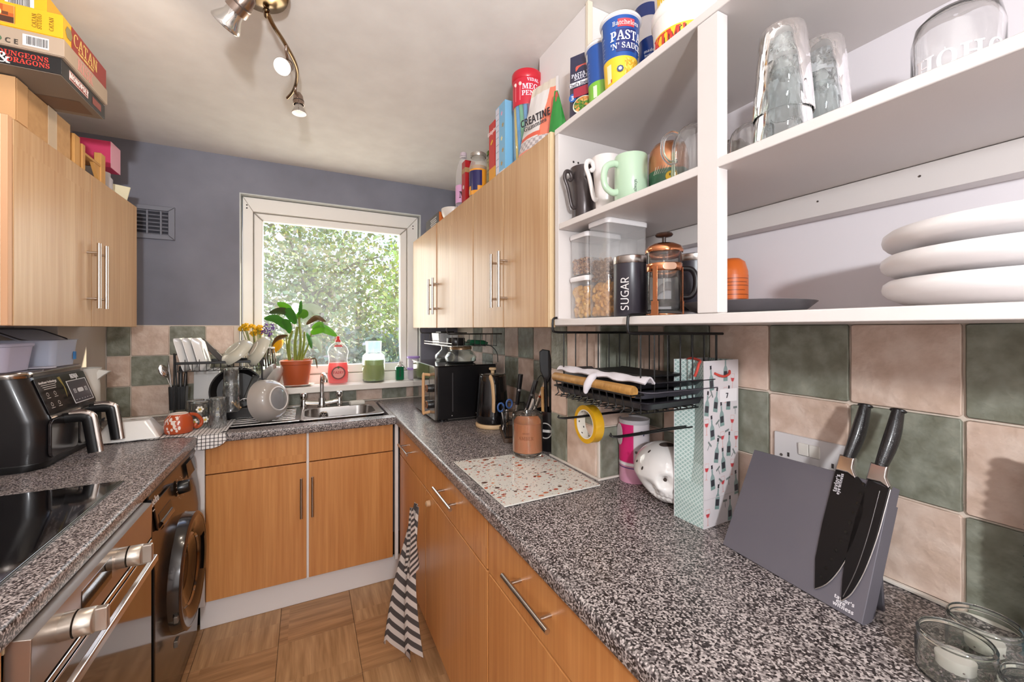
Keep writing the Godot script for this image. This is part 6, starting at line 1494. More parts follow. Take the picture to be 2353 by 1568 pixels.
	for q: Array in [[0.838, 0.2125, "tealight jar against the wall, the one farthest right behind the others"], [0.760, 0.2185, "tealight jar in the middle of the three, nearest the knife board"], [0.742, 0.140, "tealight jar at the bottom right corner, closest to the viewer"]]:
		if j0 == null:
			j0 = thing("tealight_jar", q[2], "candle jar", W(q[0], 0.8755, q[1]), 0, "glass tealight jars")
			part("jar", M.new().lathe([Vector2(0, 0), Vector2(0.034, 0), Vector2(0.038, 0.003), Vector2(0.039, 0.040), Vector2(0.0365, 0.045), Vector2(0.0375, 0.048), Vector2(0.036, 0.051), Vector2(0.0375, 0.054), Vector2(0.036, 0.057), Vector2(0.035, 0.058), Vector2(0.034, 0.056), Vector2(0.034, 0.048), Vector2(0.0362, 0.040), Vector2(0.0355, 0.005), Vector2(0.03, 0.003), Vector2(0, 0.003)], 44), jg, j0)
			part("tealight", M.new().lathe([Vector2(0, 0.032), Vector2(0.018, 0.032), Vector2(0.0192, 0.031), Vector2(0.0195, 0.016), Vector2(0, 0.016)], 32), H("e6dfda", 0.4), j0)
			part("wick", M.new().tube([Vector3(0, 0.031, 0), Vector3(0.001, 0.038, 0)], 0.0008, 6), H("e8dcc0", 0.7), j0)
			var pm := M.new()
			var r := RandomNumberGenerator.new()
			r.seed = 5
			for k in 150:
				var a := r.randf() * TAU
				var rr := r.randf_range(0.0, 0.034) if k % 3 else 0.0335
				pm.ball(Vector3(rr * cos(a), r.randf_range(0.005, 0.024), rr * sin(a)), Vector3(1.0, 0.75, 1.0) * r.randf_range(0.0012, 0.0022), 6)
			part("potpourri", pm, tri(tex(noise(FastNoiseLite.TYPE_CELLULAR, 0.2, 128, [[0.0, "5a4a4a"], [0.4, "b09a96"], [0.7, "8a7a86"], [1.0, "c9b0a4"]], 1), 0.7), Vector3(20, 20, 20)), j0).set_meta("kind", "stuff")
		else: dup(j0, q[2], W(q[0], 0.8755, q[1]), 50.0 * n, "glass tealight jars")
		n += 1
	# crocheted thing at the right edge
	var cr := thing("knitted_scarf", "teal and navy chunky knitted cloth hanging at the right edge of the picture", "knitting", W(0.90, 0.88, 0.165))
	var cm := [H("1f4a55", 0.95), H("1a2a44", 0.95), H("3a7078", 0.95)]
	for i in 5:
		for j in 20:
			var y := 0.27 - 0.0145 * j
			var a := 0.5 * PI * i / 4.0
			var c := Vector3(-0.012 - 0.012 * sin(a) + 0.010 * pow(absf(j / 19.0 - 0.5) * 2, 2), y, 0.012 - 0.055 * (1 - i / 4.0) + 0.03)
			part("stitch", M.new().ball(c, Vector3(0.010, 0.0095, 0.011), 8), cm[(i * 2 + j * 3 + (i * j) % 3) % 3], cr)
	part("inner_cloth", M.new().box(Vector3(0.004, 0.135, 0.028), Vector3(0.022, 0.26, 0.075), 0.01), cm[1], cr)

func build_skull() -> void:
	var sk := thing("skull_ornament", "white glazed ceramic skull candle holder with pierced sides beside the gift bag", "ornament", W(0.850, 0.876, 0.795), -22)
	var g := []
	var NA := 96
	var NB := 72
	for i in NA:
		var row := []
		var az := TAU * i / NA
		for j in NB + 1:
			var el := -PI / 2 + PI * j / NB
			var d := Vector3(sin(az) * cos(el), sin(el), cos(az) * cos(el))
			var p := Vector3(d.x * 0.073, d.y * 0.078, d.z * 0.085)
			p.y += 0.012 * d.z * (1 if d.y > 0 else 0) * 0.3
			var lowf := clampf((-d.y - 0.05) / 0.95, 0, 1)
			if d.y < 0.0:   # jaw: narrower and further forward, flat underneath
				p.x *= 1.0 - 0.30 * lowf; p.z = p.z * (1.0 - 0.22 * lowf) + 0.018 * lowf
				p.y *= 1.0 - 0.05 * lowf
			var dent := func(c: Vector3, w: float, k: float) -> float: return k * exp(-pow((d - c.normalized()).length() / w, 2.0))
			var q := 0.0
			for s: float in [-1.0, 1.0]:
				q -= dent.call(Vector3(0.40 * s, -0.06, 0.90), 0.17, 0.030)
				q -= dent.call(Vector3(0.80 * s, -0.35, 0.45), 0.24, 0.012)
				q += dent.call(Vector3(0.62 * s, -0.25, 0.76), 0.13, 0.006)
				q += dent.call(Vector3(0.40 * s, 0.20, 0.90), 0.14, 0.005)
				q -= dent.call(Vector3(0.74 * s, -0.56, 0.38), 0.10, 0.007)
			q -= dent.call(Vector3(0, -0.34, 0.94), 0.10, 0.020)
			q -= dent.call(Vector3(0.07, -0.40, 0.94), 0.07, 0.010)
			q += dent.call(Vector3(0, -0.68, 0.75), 0.25, 0.008)
			if d.z > 0.2 and absf(d.y + 0.62) < 0.13: q += 0.0012 * sin(az * 26.0)
			if absf(d.y + 0.63) < 0.025 and d.z > 0.25: q -= 0.0025
			row.append(Vector3(0, 0.080, 0) + p + d * q)
		g.append(row)
	for row in g:
		for j in row.size(): row[j].y = maxf(row[j].y, 0.0)
	part("skull", M.new().sheet(g, 0.0, true, true), H("e4dfdc", 0.1, 0.0, 0.6), sk)
	var hole_shade := H("3a2e28", 0.9)  # dark discs stand for the shade inside the openings
	var put := func(nm: String, c: Vector3, dir: Vector3, w: float, h: float, rz: float) -> void:
		var o := part(nm, M.new().ball(Vector3.ZERO, Vector3(w, h, 0.0035), 20), hole_shade, sk)
		o.transform = Transform3D(Basis.looking_at(-dir.normalized(), Vector3.UP), c) * T(0, 0, 0, 0, 0, rz)
	for s: float in [-1.0, 1.0]: put.call("eye_hole", Vector3(0.0235 * s, 0.0755, 0.0525), Vector3(0.35 * s, -0.05, 0.93), 0.0125, 0.0135, 20 * s)
	put.call("nose_hole", Vector3(0.0, 0.053, 0.064), Vector3(0, -0.2, 1), 0.006, 0.010, 0)
	put.call("top_slot", Vector3(0.0, 0.1545, 0.022), Vector3(0, 1, 0.2), 0.020, 0.012, 0)
	for q: Array in [[-0.045, 0.137, 0.020, 0.0035, 0.006], [-0.068, 0.105, -0.005, 0.003, 0.004], [-0.066, 0.097, 0.026, 0.0035, 0.006], [-0.062, 0.120, -0.03, 0.003, 0.004]]:
		var v := Vector3(q[0], q[1], q[2])
		put.call("pierced_hole", v, (v - Vector3(0, 0.08, 0)), q[3], q[4], -20)

func build_bag() -> void:
	var bg := thing("gift_bag", "tall white bottle gift bag printed with wine bottles, with red cord handles", "gift bag", W(0.809, 0.876, 0.637), 2)
	var prints := []
	var body := [-9, 30, -9, -2, -7, -9, -3, -16, -3, -30, 3, -30, 3, -16, 7, -9, 9, -2, 9, 30]
	var lab := [-7, 1, 7, 1, 7, 20, -7, 20]
	var capp := [-3.4, -31, 3.4, -31, 3.4, -42, -3.4, -42]
	var gl := [[-8, -22, 8, -22, 9, -8, 5, 1, 1, 3, 1, 22, 6, 25, -6, 25, -1, 22, -1, 3, -5, 1, -9, -8], [-7.5, -9, 7.5, -9, 4, 0, 0, 1.5, -4, 0]]
	var inner := [-7, -21, 7, -21, 7.8, -8, 4, 0, -4, 0, -7.8, -8]
	var rows := [[38, 70, -6], [112, 40, 0], [62, 150, 10], [128, 148, 4], [92, 205, -6], [42, 250, -6], [66, 335, 10], [130, 320, 4], [100, 375, -6], [44, 430, -6], [70, 505, 8], [136, 560, 0], [16, 160, 8], [170, 470, -5]]
	for q: Array in rows:
		var at := Vector2(q[0] * 1.35, q[1])
		prints.append([moved(body, at, q[2], 1.25), "8aa09f"]); prints.append([moved([-9, 22, 9, 22, 9, 30, -9, 30], at, q[2], 1.25), "7d9a96"])
		prints.append([moved(lab, at, q[2], 1.25), "3a3a42"]); prints.append([moved(capp, at, q[2], 1.25), "2c2c34"])
	for q: Array in [[150, 80, 4], [14, 235, 0], [148, 235, 6], [96, 290, -2], [148, 400, 6], [98, 455, -2], [14, 395, 4], [112, 128, 0], [170, 300, 5], [20, 560, 0]]:
		var at := Vector2(q[0] * 1.35, q[1])
		prints.append([moved(gl[0], at, q[2], 1.25), "d8a8a4"]); prints.append([moved(inner, at, q[2], 1.25), "dcd5d8"]); prints.append([moved(gl[1], at, q[2], 1.25), "c9424a"])
	for q: Array in [[70, 225, -30], [120, 262, -12], [72, 395, -30], [126, 440, -12], [40, 120, 60], [165, 180, 0], [80, 280, 20], [30, 300, 40], [158, 345, 50], [86, 440, 30], [110, 520, 0], [150, 130, 20]]:
		prints.append([moved([-9, -3, 9, -3, 9, 3, -9, 3], Vector2(q[0] * 1.35, q[1]), q[2], 1.2), "77807f"])
		if q[1] % 5 == 0: prints.append([moved([-1, 3, 1, 3, 1.5, 22, -0.5, 22], Vector2(q[0] * 1.35, q[1]), q[2], 1.2), "77807f"])
	var front := tex(polytex(246, 600, Color.html("dcd5d8"), prints), 0.35)
	var lat := Image.create(64, 64, false, Image.FORMAT_RGB8)
	for y in 64:
		for x in 64:
			var a := posmod(x + y, 64)
			var b := posmod(x - y, 64)
			var on := a < 9 or b < 9
			var dot := (absi(a - 36) < 9 and absi(b - 36) < 9)
			lat.set_pixel(x, y, Color.html("dfe6e2") if on else (Color.html("7e9c98") if dot else Color.html("a9bfba")))
	var latt := tri(tex(ImageTexture.create_from_image(lat), 0.4), Vector3(95, 95, 95))
	var white := H("dcd5d8", 0.4)
	var w := 0.128
	var dp := 0.082
	var h := 0.384
	part("front_panel", M.new().box(Vector3(w / 2, h / 2, -0.0006), Vector3(w, h, 0.0012)), front, bg)
	part("back_panel", M.new().box(Vector3(w / 2, h / 2, -dp), Vector3(w, h, 0.0012)), white, bg)
	var f := func(y: float) -> float: return 0.022 * clampf((y - 0.05) / 0.12, 0, 1)
	for s: int in [0, 1]:
		var gm := M.new()   # gusset folded inwards above the base triangle
		var x0 := 0.0005 if s == 0 else w - 0.0005
		var sg := 1.0 if s == 0 else -1.0
		for k in 8:
			var y0 := h * k / 8.0
			var y1 := h * (k + 1) / 8.0
			for e: Array in [[0.0, -dp / 2], [-dp, -dp / 2]]:
				gm.quad(Vector3(x0, y0, e[0]), Vector3(x0 + sg * f.call(y0), y0, e[1]), Vector3(x0 + sg * f.call(y1), y1, e[1]), Vector3(x0, y1, e[0]))
		part("gusset", gm, latt, bg)
	part("base", M.new().box(Vector3(w / 2, 0.001, -dp / 2), Vector3(w - 0.002, 0.002, dp - 0.002)), white, bg)
	part("base_fold", M.new().box(Vector3(w / 2, 0.066, 0.0003), Vector3(w - 0.002, 0.0012, 0.0008)), H("c9c2c5", 0.5), bg)
	var red := H("cf4a3e", 0.7)
	part("cord", M.new().tube(curve([Vector3(0.036, 0.355, 0.001), Vector3(0.05, 0.349, 0.006), Vector3(0.066, 0.347, 0.007), Vector3(0.084, 0.352, 0.006), Vector3(0.092, 0.358, 0.001)], 5), 0.0028, 8), red, bg)
	part("cord", M.new().tube(curve([Vector3(0.036, 0.372, -0.080), Vector3(0.03, 0.386, -0.06), Vector3(0.012, 0.384, -0.02), Vector3(-0.002, 0.376, -0.012), Vector3(-0.005, 0.362, -0.014), Vector3(-0.005, 0.348, -0.02)], 5), 0.0032, 8), red, bg)
	part("number_label", M.new().box(Vector3(0.083, 0.302, 0.001), Vector3(0.064, 0.03, 0.0008)), H("f2eef0", 0.5), bg).rotation_degrees.z = -1
	part("number", M.new().txt("7", 0.012, T(0.082, 0.300, 0.0018), 3), H("26222a", 0.6), bg)

func build_block() -> void:
	# magnetic board on an easel foot; local x runs towards the viewer, y up the slope, z out of the face
	var a := W(0.789, 0.877, 0.578)
	var b := W(0.766, 0.877, 0.322)
	var d := (b - a).normalized()
	var hn := d.cross(Vector3.UP).normalized()
	if hn.x < 0: hn = -hn
	var up := (hn * sin(deg_to_rad(22.0)) + Vector3.UP * cos(deg_to_rad(22.0))).normalized()
	var nrm := d.cross(up).normalized()
	var o := thing("knife_board", "slate grey magnetic knife board leaning back on an easel foot by the wall", "knife holder", a)
	o.transform = Transform3D(Basis(d, up, nrm), a)
	var slate := H("66626a", 0.42, 0.1)
	part("board", M.new().ext(PackedVector2Array([Vector2(0.002, 0.0), Vector2(0.257, 0.0), Vector2(0.255, 0.218), Vector2(0.014, 0.211)]), -0.026, 0.0, 0.0012), slate, o)
	part("back_block", M.new().ext(PackedVector2Array([Vector2(0.02, 0.004), Vector2(0.254, 0.004), Vector2(0.253, 0.19), Vector2(0.02, 0.186)]), -0.036, -0.0262, 0.001), slate, o)
	part("easel_foot", M.new().ext(rect(0.05, 0.085, 0.003, 2, 0.225, 0.038), -0.003, 0.003, 0.001, Transform3D(Basis(Vector3.RIGHT, deg_to_rad(-152)) , Vector3(0, 0.078, -0.040))), H("4c494f", 0.5), o)
	part("maker_name", M.new().txt("taylor's", 0.0058, T(0.2285, 0.020, 0.0004), 3).txt("eye", 0.0058, T(0.2245, 0.0145, 0.0004), 3).txt("witness", 0.0058, T(0.229, 0.009, 0.0004), 3), H("d9d4d8", 0.5), o)
	var steelb := H("1b191b", 0.3, 0.5)
	for k in 2:
		var x0 := 0.0 if k == 0 else 0.045
		var kn := thing(["santoku_knife", "carving_knife"][k], ["black bladed santoku knife with dimples on the magnetic board, left of the pair", "black bladed carving knife on the magnetic board, right of the pair"][k], "knife", a)
		kn.transform = Transform3D(Basis(d, up, nrm), a)
		var outl: Array = [[0.186, 0.014, 0.2, 0.03, 0.213, 0.06, 0.2245, 0.11, 0.2285, 0.16, 0.2235, 0.205, 0.206, 0.220, 0.174, 0.222, 0.1735, 0.12, 0.176, 0.06], [0.2255, 0.018, 0.236, 0.036, 0.2455, 0.075, 0.2515, 0.13, 0.2535, 0.18, 0.2545, 0.212, 0.224, 0.218, 0.2185, 0.15, 0.2175, 0.09, 0.2205, 0.05]][k]
		var pl := PackedVector2Array()
		for i in range(0, outl.size(), 2): pl.append(Vector2(outl[i], outl[i + 1]))
		part("blade", M.new().ext(pl, 0.0006, 0.0034, 0.0008), steelb, kn)
		var ed := []
		for i in range(0, 12, 2): ed.append(Vector3(outl[i] + 0.0008, outl[i + 1], 0.002))
		part("ground_edge", M.new().tube(curve(ed, 4), 0.0011, 6), H("b9b4b4", 0.2, 0.9), kn)
		if k == 0:
			for i in 11:
				var s := i / 10.0
				part("dimple", M.new().lathe([Vector2(0, 0.0036), Vector2(0.0028, 0.0035)], 10, Transform3D(Basis(Vector3.RIGHT, PI / 2), Vector3(0.192 + 0.0275 * sin(s * 1.5) , 0.036 + 0.172 * s, 0))), H("070707", 0.2, 0.2), kn)
			part("blade_print", M.new().txt("taylor's", 0.0062, T(0.181, 0.196, 0.0038, 0, 0, 90), 3).txt("eye witness", 0.0048, T(0.1865, 0.196, 0.0038, 0, 0, 90), 3), H("cfcad0", 0.5), kn)
		else:
			part("fuller_line", M.new().tube(curve([Vector3(0.2275, 0.025, 0.0036), Vector3(0.236, 0.07, 0.0036), Vector3(0.241, 0.13, 0.0036), Vector3(0.243, 0.205, 0.0036)], 5), 0.0006, 6), H("6f6a6a", 0.3, 0.8), kn)
		var cx := 0.191 if k == 0 else 0.2385
		part("bolster", M.new().ext(PackedVector2Array([Vector2(cx - 0.016, 0.217), Vector2(cx + 0.004, 0.218), Vector2(cx + 0.0165, 0.212), Vector2(cx + 0.018, 0.2165), Vector2(cx + 0.0105, 0.229), Vector2(cx + 0.0095, 0.247), Vector2(cx - 0.015, 0.247)]), -0.004, 0.0085, 0.003), H("d2ccca", 0.12, 1.0), kn)
		var hp := []
		var hr := []
		for i in 13:
			var s := i / 12.0
			hp.append(Vector3(cx - 0.002 + 0.004 * sin(s * PI) + 0.006 * s * s, 0.245 + 0.098 * s, 0.002))
			hr.append(0.0108 + 0.0030 * sin(s * PI * 1.1) + 0.0008 * s)
		var hm := H("1c1819", 0.32, 0.0, 0.3).duplicate() as StandardMaterial3D
		hm.normal_enabled = true
		hm.normal_texture = noise(FastNoiseLite.TYPE_CELLULAR, 0.09, 256, [], 1, 8.0, 9)
		tri(hm, Vector3(40, 26, 40), false)
		part("handle", M.new().tube(hp, hr, 18, false, true, 0.72), hm, kn)
		part("end_cap", M.new().ball(hp[12], Vector3(0.012, 0.004, 0.009), 14), H("141213", 0.3), kn)

func build_shelves() -> void:
	var sh := thing("shelf_unit", "open white melamine shelf unit on the right wall", "shelves", W(0, 0, 0))
	var ml := H("d9d2cf", 0.38)
	part("bottom_shelf", slab(Vector3(0.617, 1.343, -0.35), Vector3(0.945, 1.361, 0.965), 0.002), ml, sh)
	part("middle_shelf", slab(Vector3(0.617, 1.605, -0.35), Vector3(0.945, 1.622, 0.943), 0.002), ml, sh)
	part("top_shelf", slab(Vector3(0.617, 1.870, -0.35), Vector3(0.945, 1.887, 0.965), 0.002), ml, sh)
	part("end_panel", slab(Vector3(0.6175, 1.361, 0.945), Vector3(0.945, 1.870, 0.963), 0.001), ml, sh)
	part("back_panel", slab(Vector3(0.940, 1.361, -0.35), Vector3(0.9455, 1.870, 0.945)), H("e6e0e4", 0.45), sh)
	part("batten", slab(Vector3(0.900, 1.556, -0.35), Vector3(0.939, 1.604, 0.944), 0.001), ml, sh)
	part("post", slab(Vector3(0.6165, 1.361, 0.458), Vector3(0.642, 1.8695, 0.500), 0.002), ml, sh)
	for q: Array in [[0.667, 1.80], [0.683, 1.80], [0.75, 1.80], [0.79, 1.80], [0.667, 1.755]]: part("peg_hole", M.new().lathe([Vector2(0, 0.0008), Vector2(0.003, 0.0008), Vector2(0.003, 0)], 10, Transform3D(Basis(Vector3.RIGHT, PI / 2), W(q[0], q[1], 0.9448))), H("3a3331", 0.7), sh)
	for q: Array in [[0.45, 1.585], [0.30, 1.585]]: part("screw_hole", M.new().lathe([Vector2(0, 0.0008), Vector2(0.0018, 0.0008), Vector2(0.0018, 0)], 8, Transform3D(Basis(Vector3(0, 0, 1), PI / 2), W(0.8996, q[1], q[0]))), H("4a403c", 0.7), sh)
	var y1 := 1.362
	# ---- bottom shelf: cereal boxes
	var cp := pane(Color(0.93, 0.93, 0.93, 0.10), 0.03)
	var whitep := H("e8e4e4", 0.35)
	var bits := func(parent: Node3D, lo: Vector3, hi: Vector3, n: int, s: Vector3, cols: Array, nm: String, sd: int) -> void:
		var r := RandomNumberGenerator.new()
		r.seed = sd
		for c in cols.size():
			var mm := MultiMesh.new()
			mm.transform_format = MultiMesh.TRANSFORM_3D
			var m := M.new().box(Vector3.ZERO, s, s.y * 0.45).mesh()
			m.surface_set_material(0, H(cols[c], 0.7))
			mm.mesh = m
			mm.instance_count = n / cols.size()
			for k in mm.instance_count:
				var p := Vector3(r.randf_range(lo.x, hi.x), lo.y + (hi.y - lo.y) * r.randf(), r.randf_range(lo.z, hi.z))
				if r.randf() < 0.7:
					if r.randf() < 0.5: p.x = lo.x + r.randf() * s.x * 0.5
					else: p.z = hi.z - r.randf() * s.x * 0.5
				mm.set_instance_transform(k, Transform3D(Basis.from_euler(Vector3(r.randf() * TAU, r.randf() * TAU, r.randf() * TAU)), p))
			var o := MultiMeshInstance3D.new()
			o.name = nm; o.multimesh = mm; o.set_meta("kind", "stuff")
			parent.add_child(o, true)
	var keep := func(label: String, at: Vector3, w: float, d: float, h: float) -> Node3D:
		var o := thing("storage_box", label, "storage box", at)
		part("box", tub(M.new(), d, w, h - 0.014, d - 0.004, w - 0.004, 0.010, 0.0018), cp, o)
		part("lid", loft(M.new(), [ring(d + 0.004, w + 0.004, 0.012, h - 0.014), ring(d + 0.006, w + 0.006, 0.013, h - 0.010), ring(d + 0.006, w + 0.006, 0.013, h - 0.003), ring(d - 0.004, w - 0.004, 0.010, h)]), whitep, o)
		part("lid_tab", M.new().box(Vector3(-d * 0.12, h + 0.0005, 0), Vector3(d * 0.4, 0.004, w * 0.5), 0.0015), whitep, o)
		return o
	var k1: Node3D = keep.call("lower clear storage box with white lid holding golden pillow cereal", W(0.708, y1, 0.900), 0.078, 0.115, 0.113)
	bits.call(k1, Vector3(-0.046, 0.010, -0.029), Vector3(0.046, 0.082, 0.029), 220, Vector3(0.020, 0.010, 0.017), ["d3a04a", "c48d38", "dbac5a"], "cereal_pillows", 4)
	var k2: Node3D = keep.call("upper clear storage box with brown granola, stacked on the pillow cereal box", W(0.708, y1 + 0.115, 0.900), 0.078, 0.115, 0.113)
	bits.call(k2, Vector3(-0.050, 0.006, -0.033), Vector3(0.050, 0.045, 0.033), 900, Vector3(0.007, 0.004, 0.005), ["8d5a34", "5e3520", "b98a5a", "a06a44"], "granola", 6)
	var k3: Node3D = keep.call("tall clear storage box with white lid beside the two stacked ones", W(0.712, y1, 0.815), 0.078, 0.128, 0.243)
	bits.call(k3, Vector3(-0.052, 0.010, -0.029), Vector3(0.052, 0.085, 0.029), 220, Vector3(0.020, 0.010, 0.017), ["c98f3e", "b9802f", "d7a352"], "cereal_pillows", 8)
	bits.call(k3, Vector3(-0.054, 0.090, -0.032), Vector3(0.054, 0.145, 0.032), 900, Vector3(0.007, 0.004, 0.005), ["80604a", "6a4a38", "94745c"], "granola", 9)
	# sugar canister
	var sg := H("2f2b33", 0.32)
	var can := func(label: String, at: Vector3, r: float, h: float) -> Node3D:
		var o := thing("canister", label, "canister", at)
		part("body", M.new().lathe([Vector2(0, 0), Vector2(r - 0.002, 0), Vector2(r, 0.003), Vector2(r, h * 0.87)], 44), sg, o)
		part("lid", M.new().lathe([Vector2(r + 0.0003, h * 0.87), Vector2(r + 0.0008, h * 0.875), Vector2(r + 0.0008, h * 0.985), Vector2(r - 0.002, h), Vector2(0, h)], 44), H("b3aaa4", 0.25, 1.0), o)
		return o
	var s1: Node3D = can.call("black sugar canister with steel lid on the bottom shelf", W(0.668, y1, 0.722), 0.037, 0.138)
	part("lettering", M.new().txt("SUGAR", 0.0175, Transform3D(Basis(Vector3.UP, deg_to_rad(-60)) * Basis(Vector3(0, 0, 1), PI / 2), Basis(Vector3.UP, deg_to_rad(-60)) * Vector3(0, 0.050, 0.0372)), 0, 0, 1.0), H("dcd6d4", 0.5), s1)
	can.call("second dark canister with steel lid behind the cafetiere", W(0.795, y1 + 0.012, 0.655), 0.045, 0.128)
	# grey plate under the cafetiere and post
	solo("grey_plate", M.new().lathe([Vector2(0, 0), Vector2(0.07, 0), Vector2(0.10, 0.008), Vector2(0.118, 0.024), Vector2(0.116, 0.025), Vector2(0.098, 0.011), Vector2(0.068, 0.003), Vector2(0, 0.003)], 48), H("5a565a", 0.3), "dark grey plate lying on the bottom shelf behind the post", "plate", W(0.79, y1, 0.525))
	# cafetiere
	var cu := H("d08a62", 0.16, 1.0)
	var cf := thing("cafetiere", "copper and glass cafetiere on the bottom shelf, next to the sugar canister", "cafetiere", W(0.668, y1, 0.622), -30)
	part("beaker", M.new().lathe([Vector2(0, 0.008), Vector2(0.032, 0.008), Vector2(0.0345, 0.012), Vector2(0.0345, 0.128), Vector2(0.036, 0.131), Vector2(0.033, 0.131), Vector2(0.0325, 0.012), Vector2(0, 0.010)], 40), glass(Color(0.97, 0.98, 0.98, 0.02)), cf)
	part("collar", M.new().lathe([Vector2(0.0352, 0.090), Vector2(0.0362, 0.091), Vector2(0.0362, 0.106), Vector2(0.0352, 0.107)], 40), cu, cf)
	part("collar_tab", M.new().ext(rect(0.028, 0.015, 0.007, 4, 0, 0.0985), 0.0355, 0.0375, 0.0006), H("e0b59c", 0.2, 0.9), cf)
	for k in 3:
		var leg := part("leg", M.new().box(Vector3(0, 0.05, 0.0362), Vector3(0.010, 0.098, 0.0012), 0.0004).box(Vector3(0, 0.014, 0.0375), Vector3(0.016, 0.030, 0.0014), 0.0006), cu, cf)
		leg.rotation_degrees.y = 75 - 120.0 * k
	part("foot_ring", M.new().tube([Vector3(0.036, 0.002, 0.0), Vector3(0.0255, 0.002, 0.0255), Vector3(0, 0.002, 0.036), Vector3(-0.0255, 0.002, 0.0255), Vector3(-0.036, 0.002, 0), Vector3(-0.0255, 0.002, -0.0255), Vector3(0, 0.002, -0.036), Vector3(0.0255, 0.002, -0.0255)], 0.0016, 6, true), cu, cf)
	part("lid", M.new().lathe([Vector2(0.037, 0.130), Vector2(0.0385, 0.134), Vector2(0.034, 0.143), Vector2(0.022, 0.149), Vector2(0.006, 0.152), Vector2(0, 0.152)], 40), cu, cf)
	part("plunger_knob", M.new().lathe([Vector2(0.004, 0.152), Vector2(0.004, 0.163), Vector2(0.016, 0.165), Vector2(0.018, 0.168), Vector2(0.016, 0.171), Vector2(0, 0.172)], 28), H("33241f", 0.3), cf)
	part("plunger_rod", M.new().tube([Vector3(0, 0.15, 0), Vector3(0, 0.03, 0)], 0.0015, 6), chrome, cf)
	part("plunger_disc", M.new().lathe([Vector2(0, 0.033), Vector2(0.030, 0.033), Vector2(0.0315, 0.029), Vector2(0, 0.028)], 32), H("a89d96", 0.25, 0.9), cf)
	part("handle", M.new().tube(curve([Vector3(0.036, 0.098, 0), Vector3(0.055, 0.096, 0), Vector3(0.065, 0.080, 0), Vector3(0.064, 0.055, 0), Vector3(0.054, 0.040, 0), Vector3(0.038, 0.038, 0)], 5), 0.0062, 12), H("242024", 0.3), cf)
	var ob := thing("orange_bottle", "orange bottle with printed back label on the bottom shelf, right of the post", "bottle", W(0.862, y1, 0.605))
	part("bottle", M.new().lathe([Vector2(0, 0), Vector2(0.03, 0), Vector2(0.032, 0.004), Vector2(0.032, 0.10), Vector2(0.026, 0.122), Vector2(0.016, 0.13), Vector2(0, 0.131)], 32), H("d96a26", 0.3), ob)
	part("label", M.new().band(0.0324, 0.012, 0.092, -1.6, 0.6, 16), tex(sheetprint(64, 96, Color.html("d8692a"), [[0.1, 0.1, 0.8, 0.03, "8a3c14"], [0.1, 0.2, 0.7, 0.03, "8a3c14"], [0.1, 0.3, 0.8, 0.03, "8a3c14"], [0.1, 0.42, 0.6, 0.03, "8a3c14"], [0.1, 0.55, 0.8, 0.03, "8a3c14"], [0.1, 0.67, 0.7, 0.03, "8a3c14"], [0.1, 0.8, 0.8, 0.03, "8a3c14"]]), 0.4), ob)
	# stack of deep plates
	for k in 3:
		solo("deep_plate", M.new().lathe([Vector2(0, 0), Vector2(0.105, 0), Vector2(0.118, 0.006), Vector2(0.134, 0.015), Vector2(0.1385, 0.020), Vector2(0.140, 0.026), Vector2(0.1385, 0.033), Vector2(0.133, 0.0375), Vector2(0.126, 0.036), Vector2(0.12, 0.028), Vector2(0.10, 0.012), Vector2(0, 0.010)], 72), H("e4dfdf", 0.28), ["lowest of three white deep plates stacked at the right on the bottom shelf", "middle of three white deep plates stacked at the right on the bottom shelf", "topmost of three white deep plates stacked at the right on the bottom shelf"][k], "plate", W(0.788 + [0.0, -0.004, 0.0][k], y1 + 0.0005 + 0.0335 * k, 0.157), 0, "white deep plates on the bottom shelf")
	# ---- middle shelf: mugs
	var y2 := 1.6235
	var mug := func(label: String, at: Vector3, prof: Array, c: StandardMaterial3D, hp: Array, hr: Variant, turn: float) -> Node3D:
		var o := thing("mug", label, "mug", at, turn, "")
		part("cup", M.new().lathe(prof, 44), c, o)
		part("handle", M.new().tube(curve(hp, 6), hr, 14, false, true, 1.25), c, o)
		return o
	var latte := [Vector2(0, 0), Vector2(0.023, 0), Vector2(0.025, 0.003), Vector2(0.027, 0.05), Vector2(0.032, 0.11), Vector2(0.036, 0.142), Vector2(0.035, 0.143), Vector2(0.0335, 0.141), Vector2(0.029, 0.11), Vector2(0.024, 0.05), Vector2(0.021, 0.006), Vector2(0, 0.005)]
	var curl := [Vector3(0, 0.035, 0.026), Vector3(0, 0.034, 0.034), Vector3(0, 0.045, 0.040), Vector3(0, 0.085, 0.050), Vector3(0, 0.110, 0.060), Vector3(0, 0.126, 0.056), Vector3(0, 0.127, 0.044), Vector3(0, 0.114, 0.038), Vector3(0, 0.106, 0.043), Vector3(0, 0.110, 0.048)]
	mug.call("tall charcoal mug with a curled handle at the left end of the middle shelf", W(0.670, y2, 0.902), latte, H("4a4242", 0.3, 0.35), curl, 0.0042, -92)
	mug.call("tall white mug with a curled handle, second along the middle shelf", W(0.680, y2, 0.822), latte, H("e6dfdd", 0.3), curl, 0.0046, -92)
	var mm: Node3D = mug.call("mint green straight mug on the middle shelf", W(0.672, y2, 0.724), [Vector2(0, 0), Vector2(0.033, 0), Vector2(0.037, 0.004), Vector2(0.037, 0.106), Vector2(0.036, 0.108), Vector2(0.034, 0.106), Vector2(0.034, 0.008), Vector2(0, 0.006)], H("b6cfb4", 0.3, 0, 0.2), [Vector3(0, 0.024, 0.034), Vector3(0, 0.022, 0.050), Vector3(0, 0.034, 0.066), Vector3(0, 0.056, 0.070), Vector3(0, 0.078, 0.064), Vector3(0, 0.088, 0.046), Vector3(0, 0.086, 0.033)], 0.0062, -100)
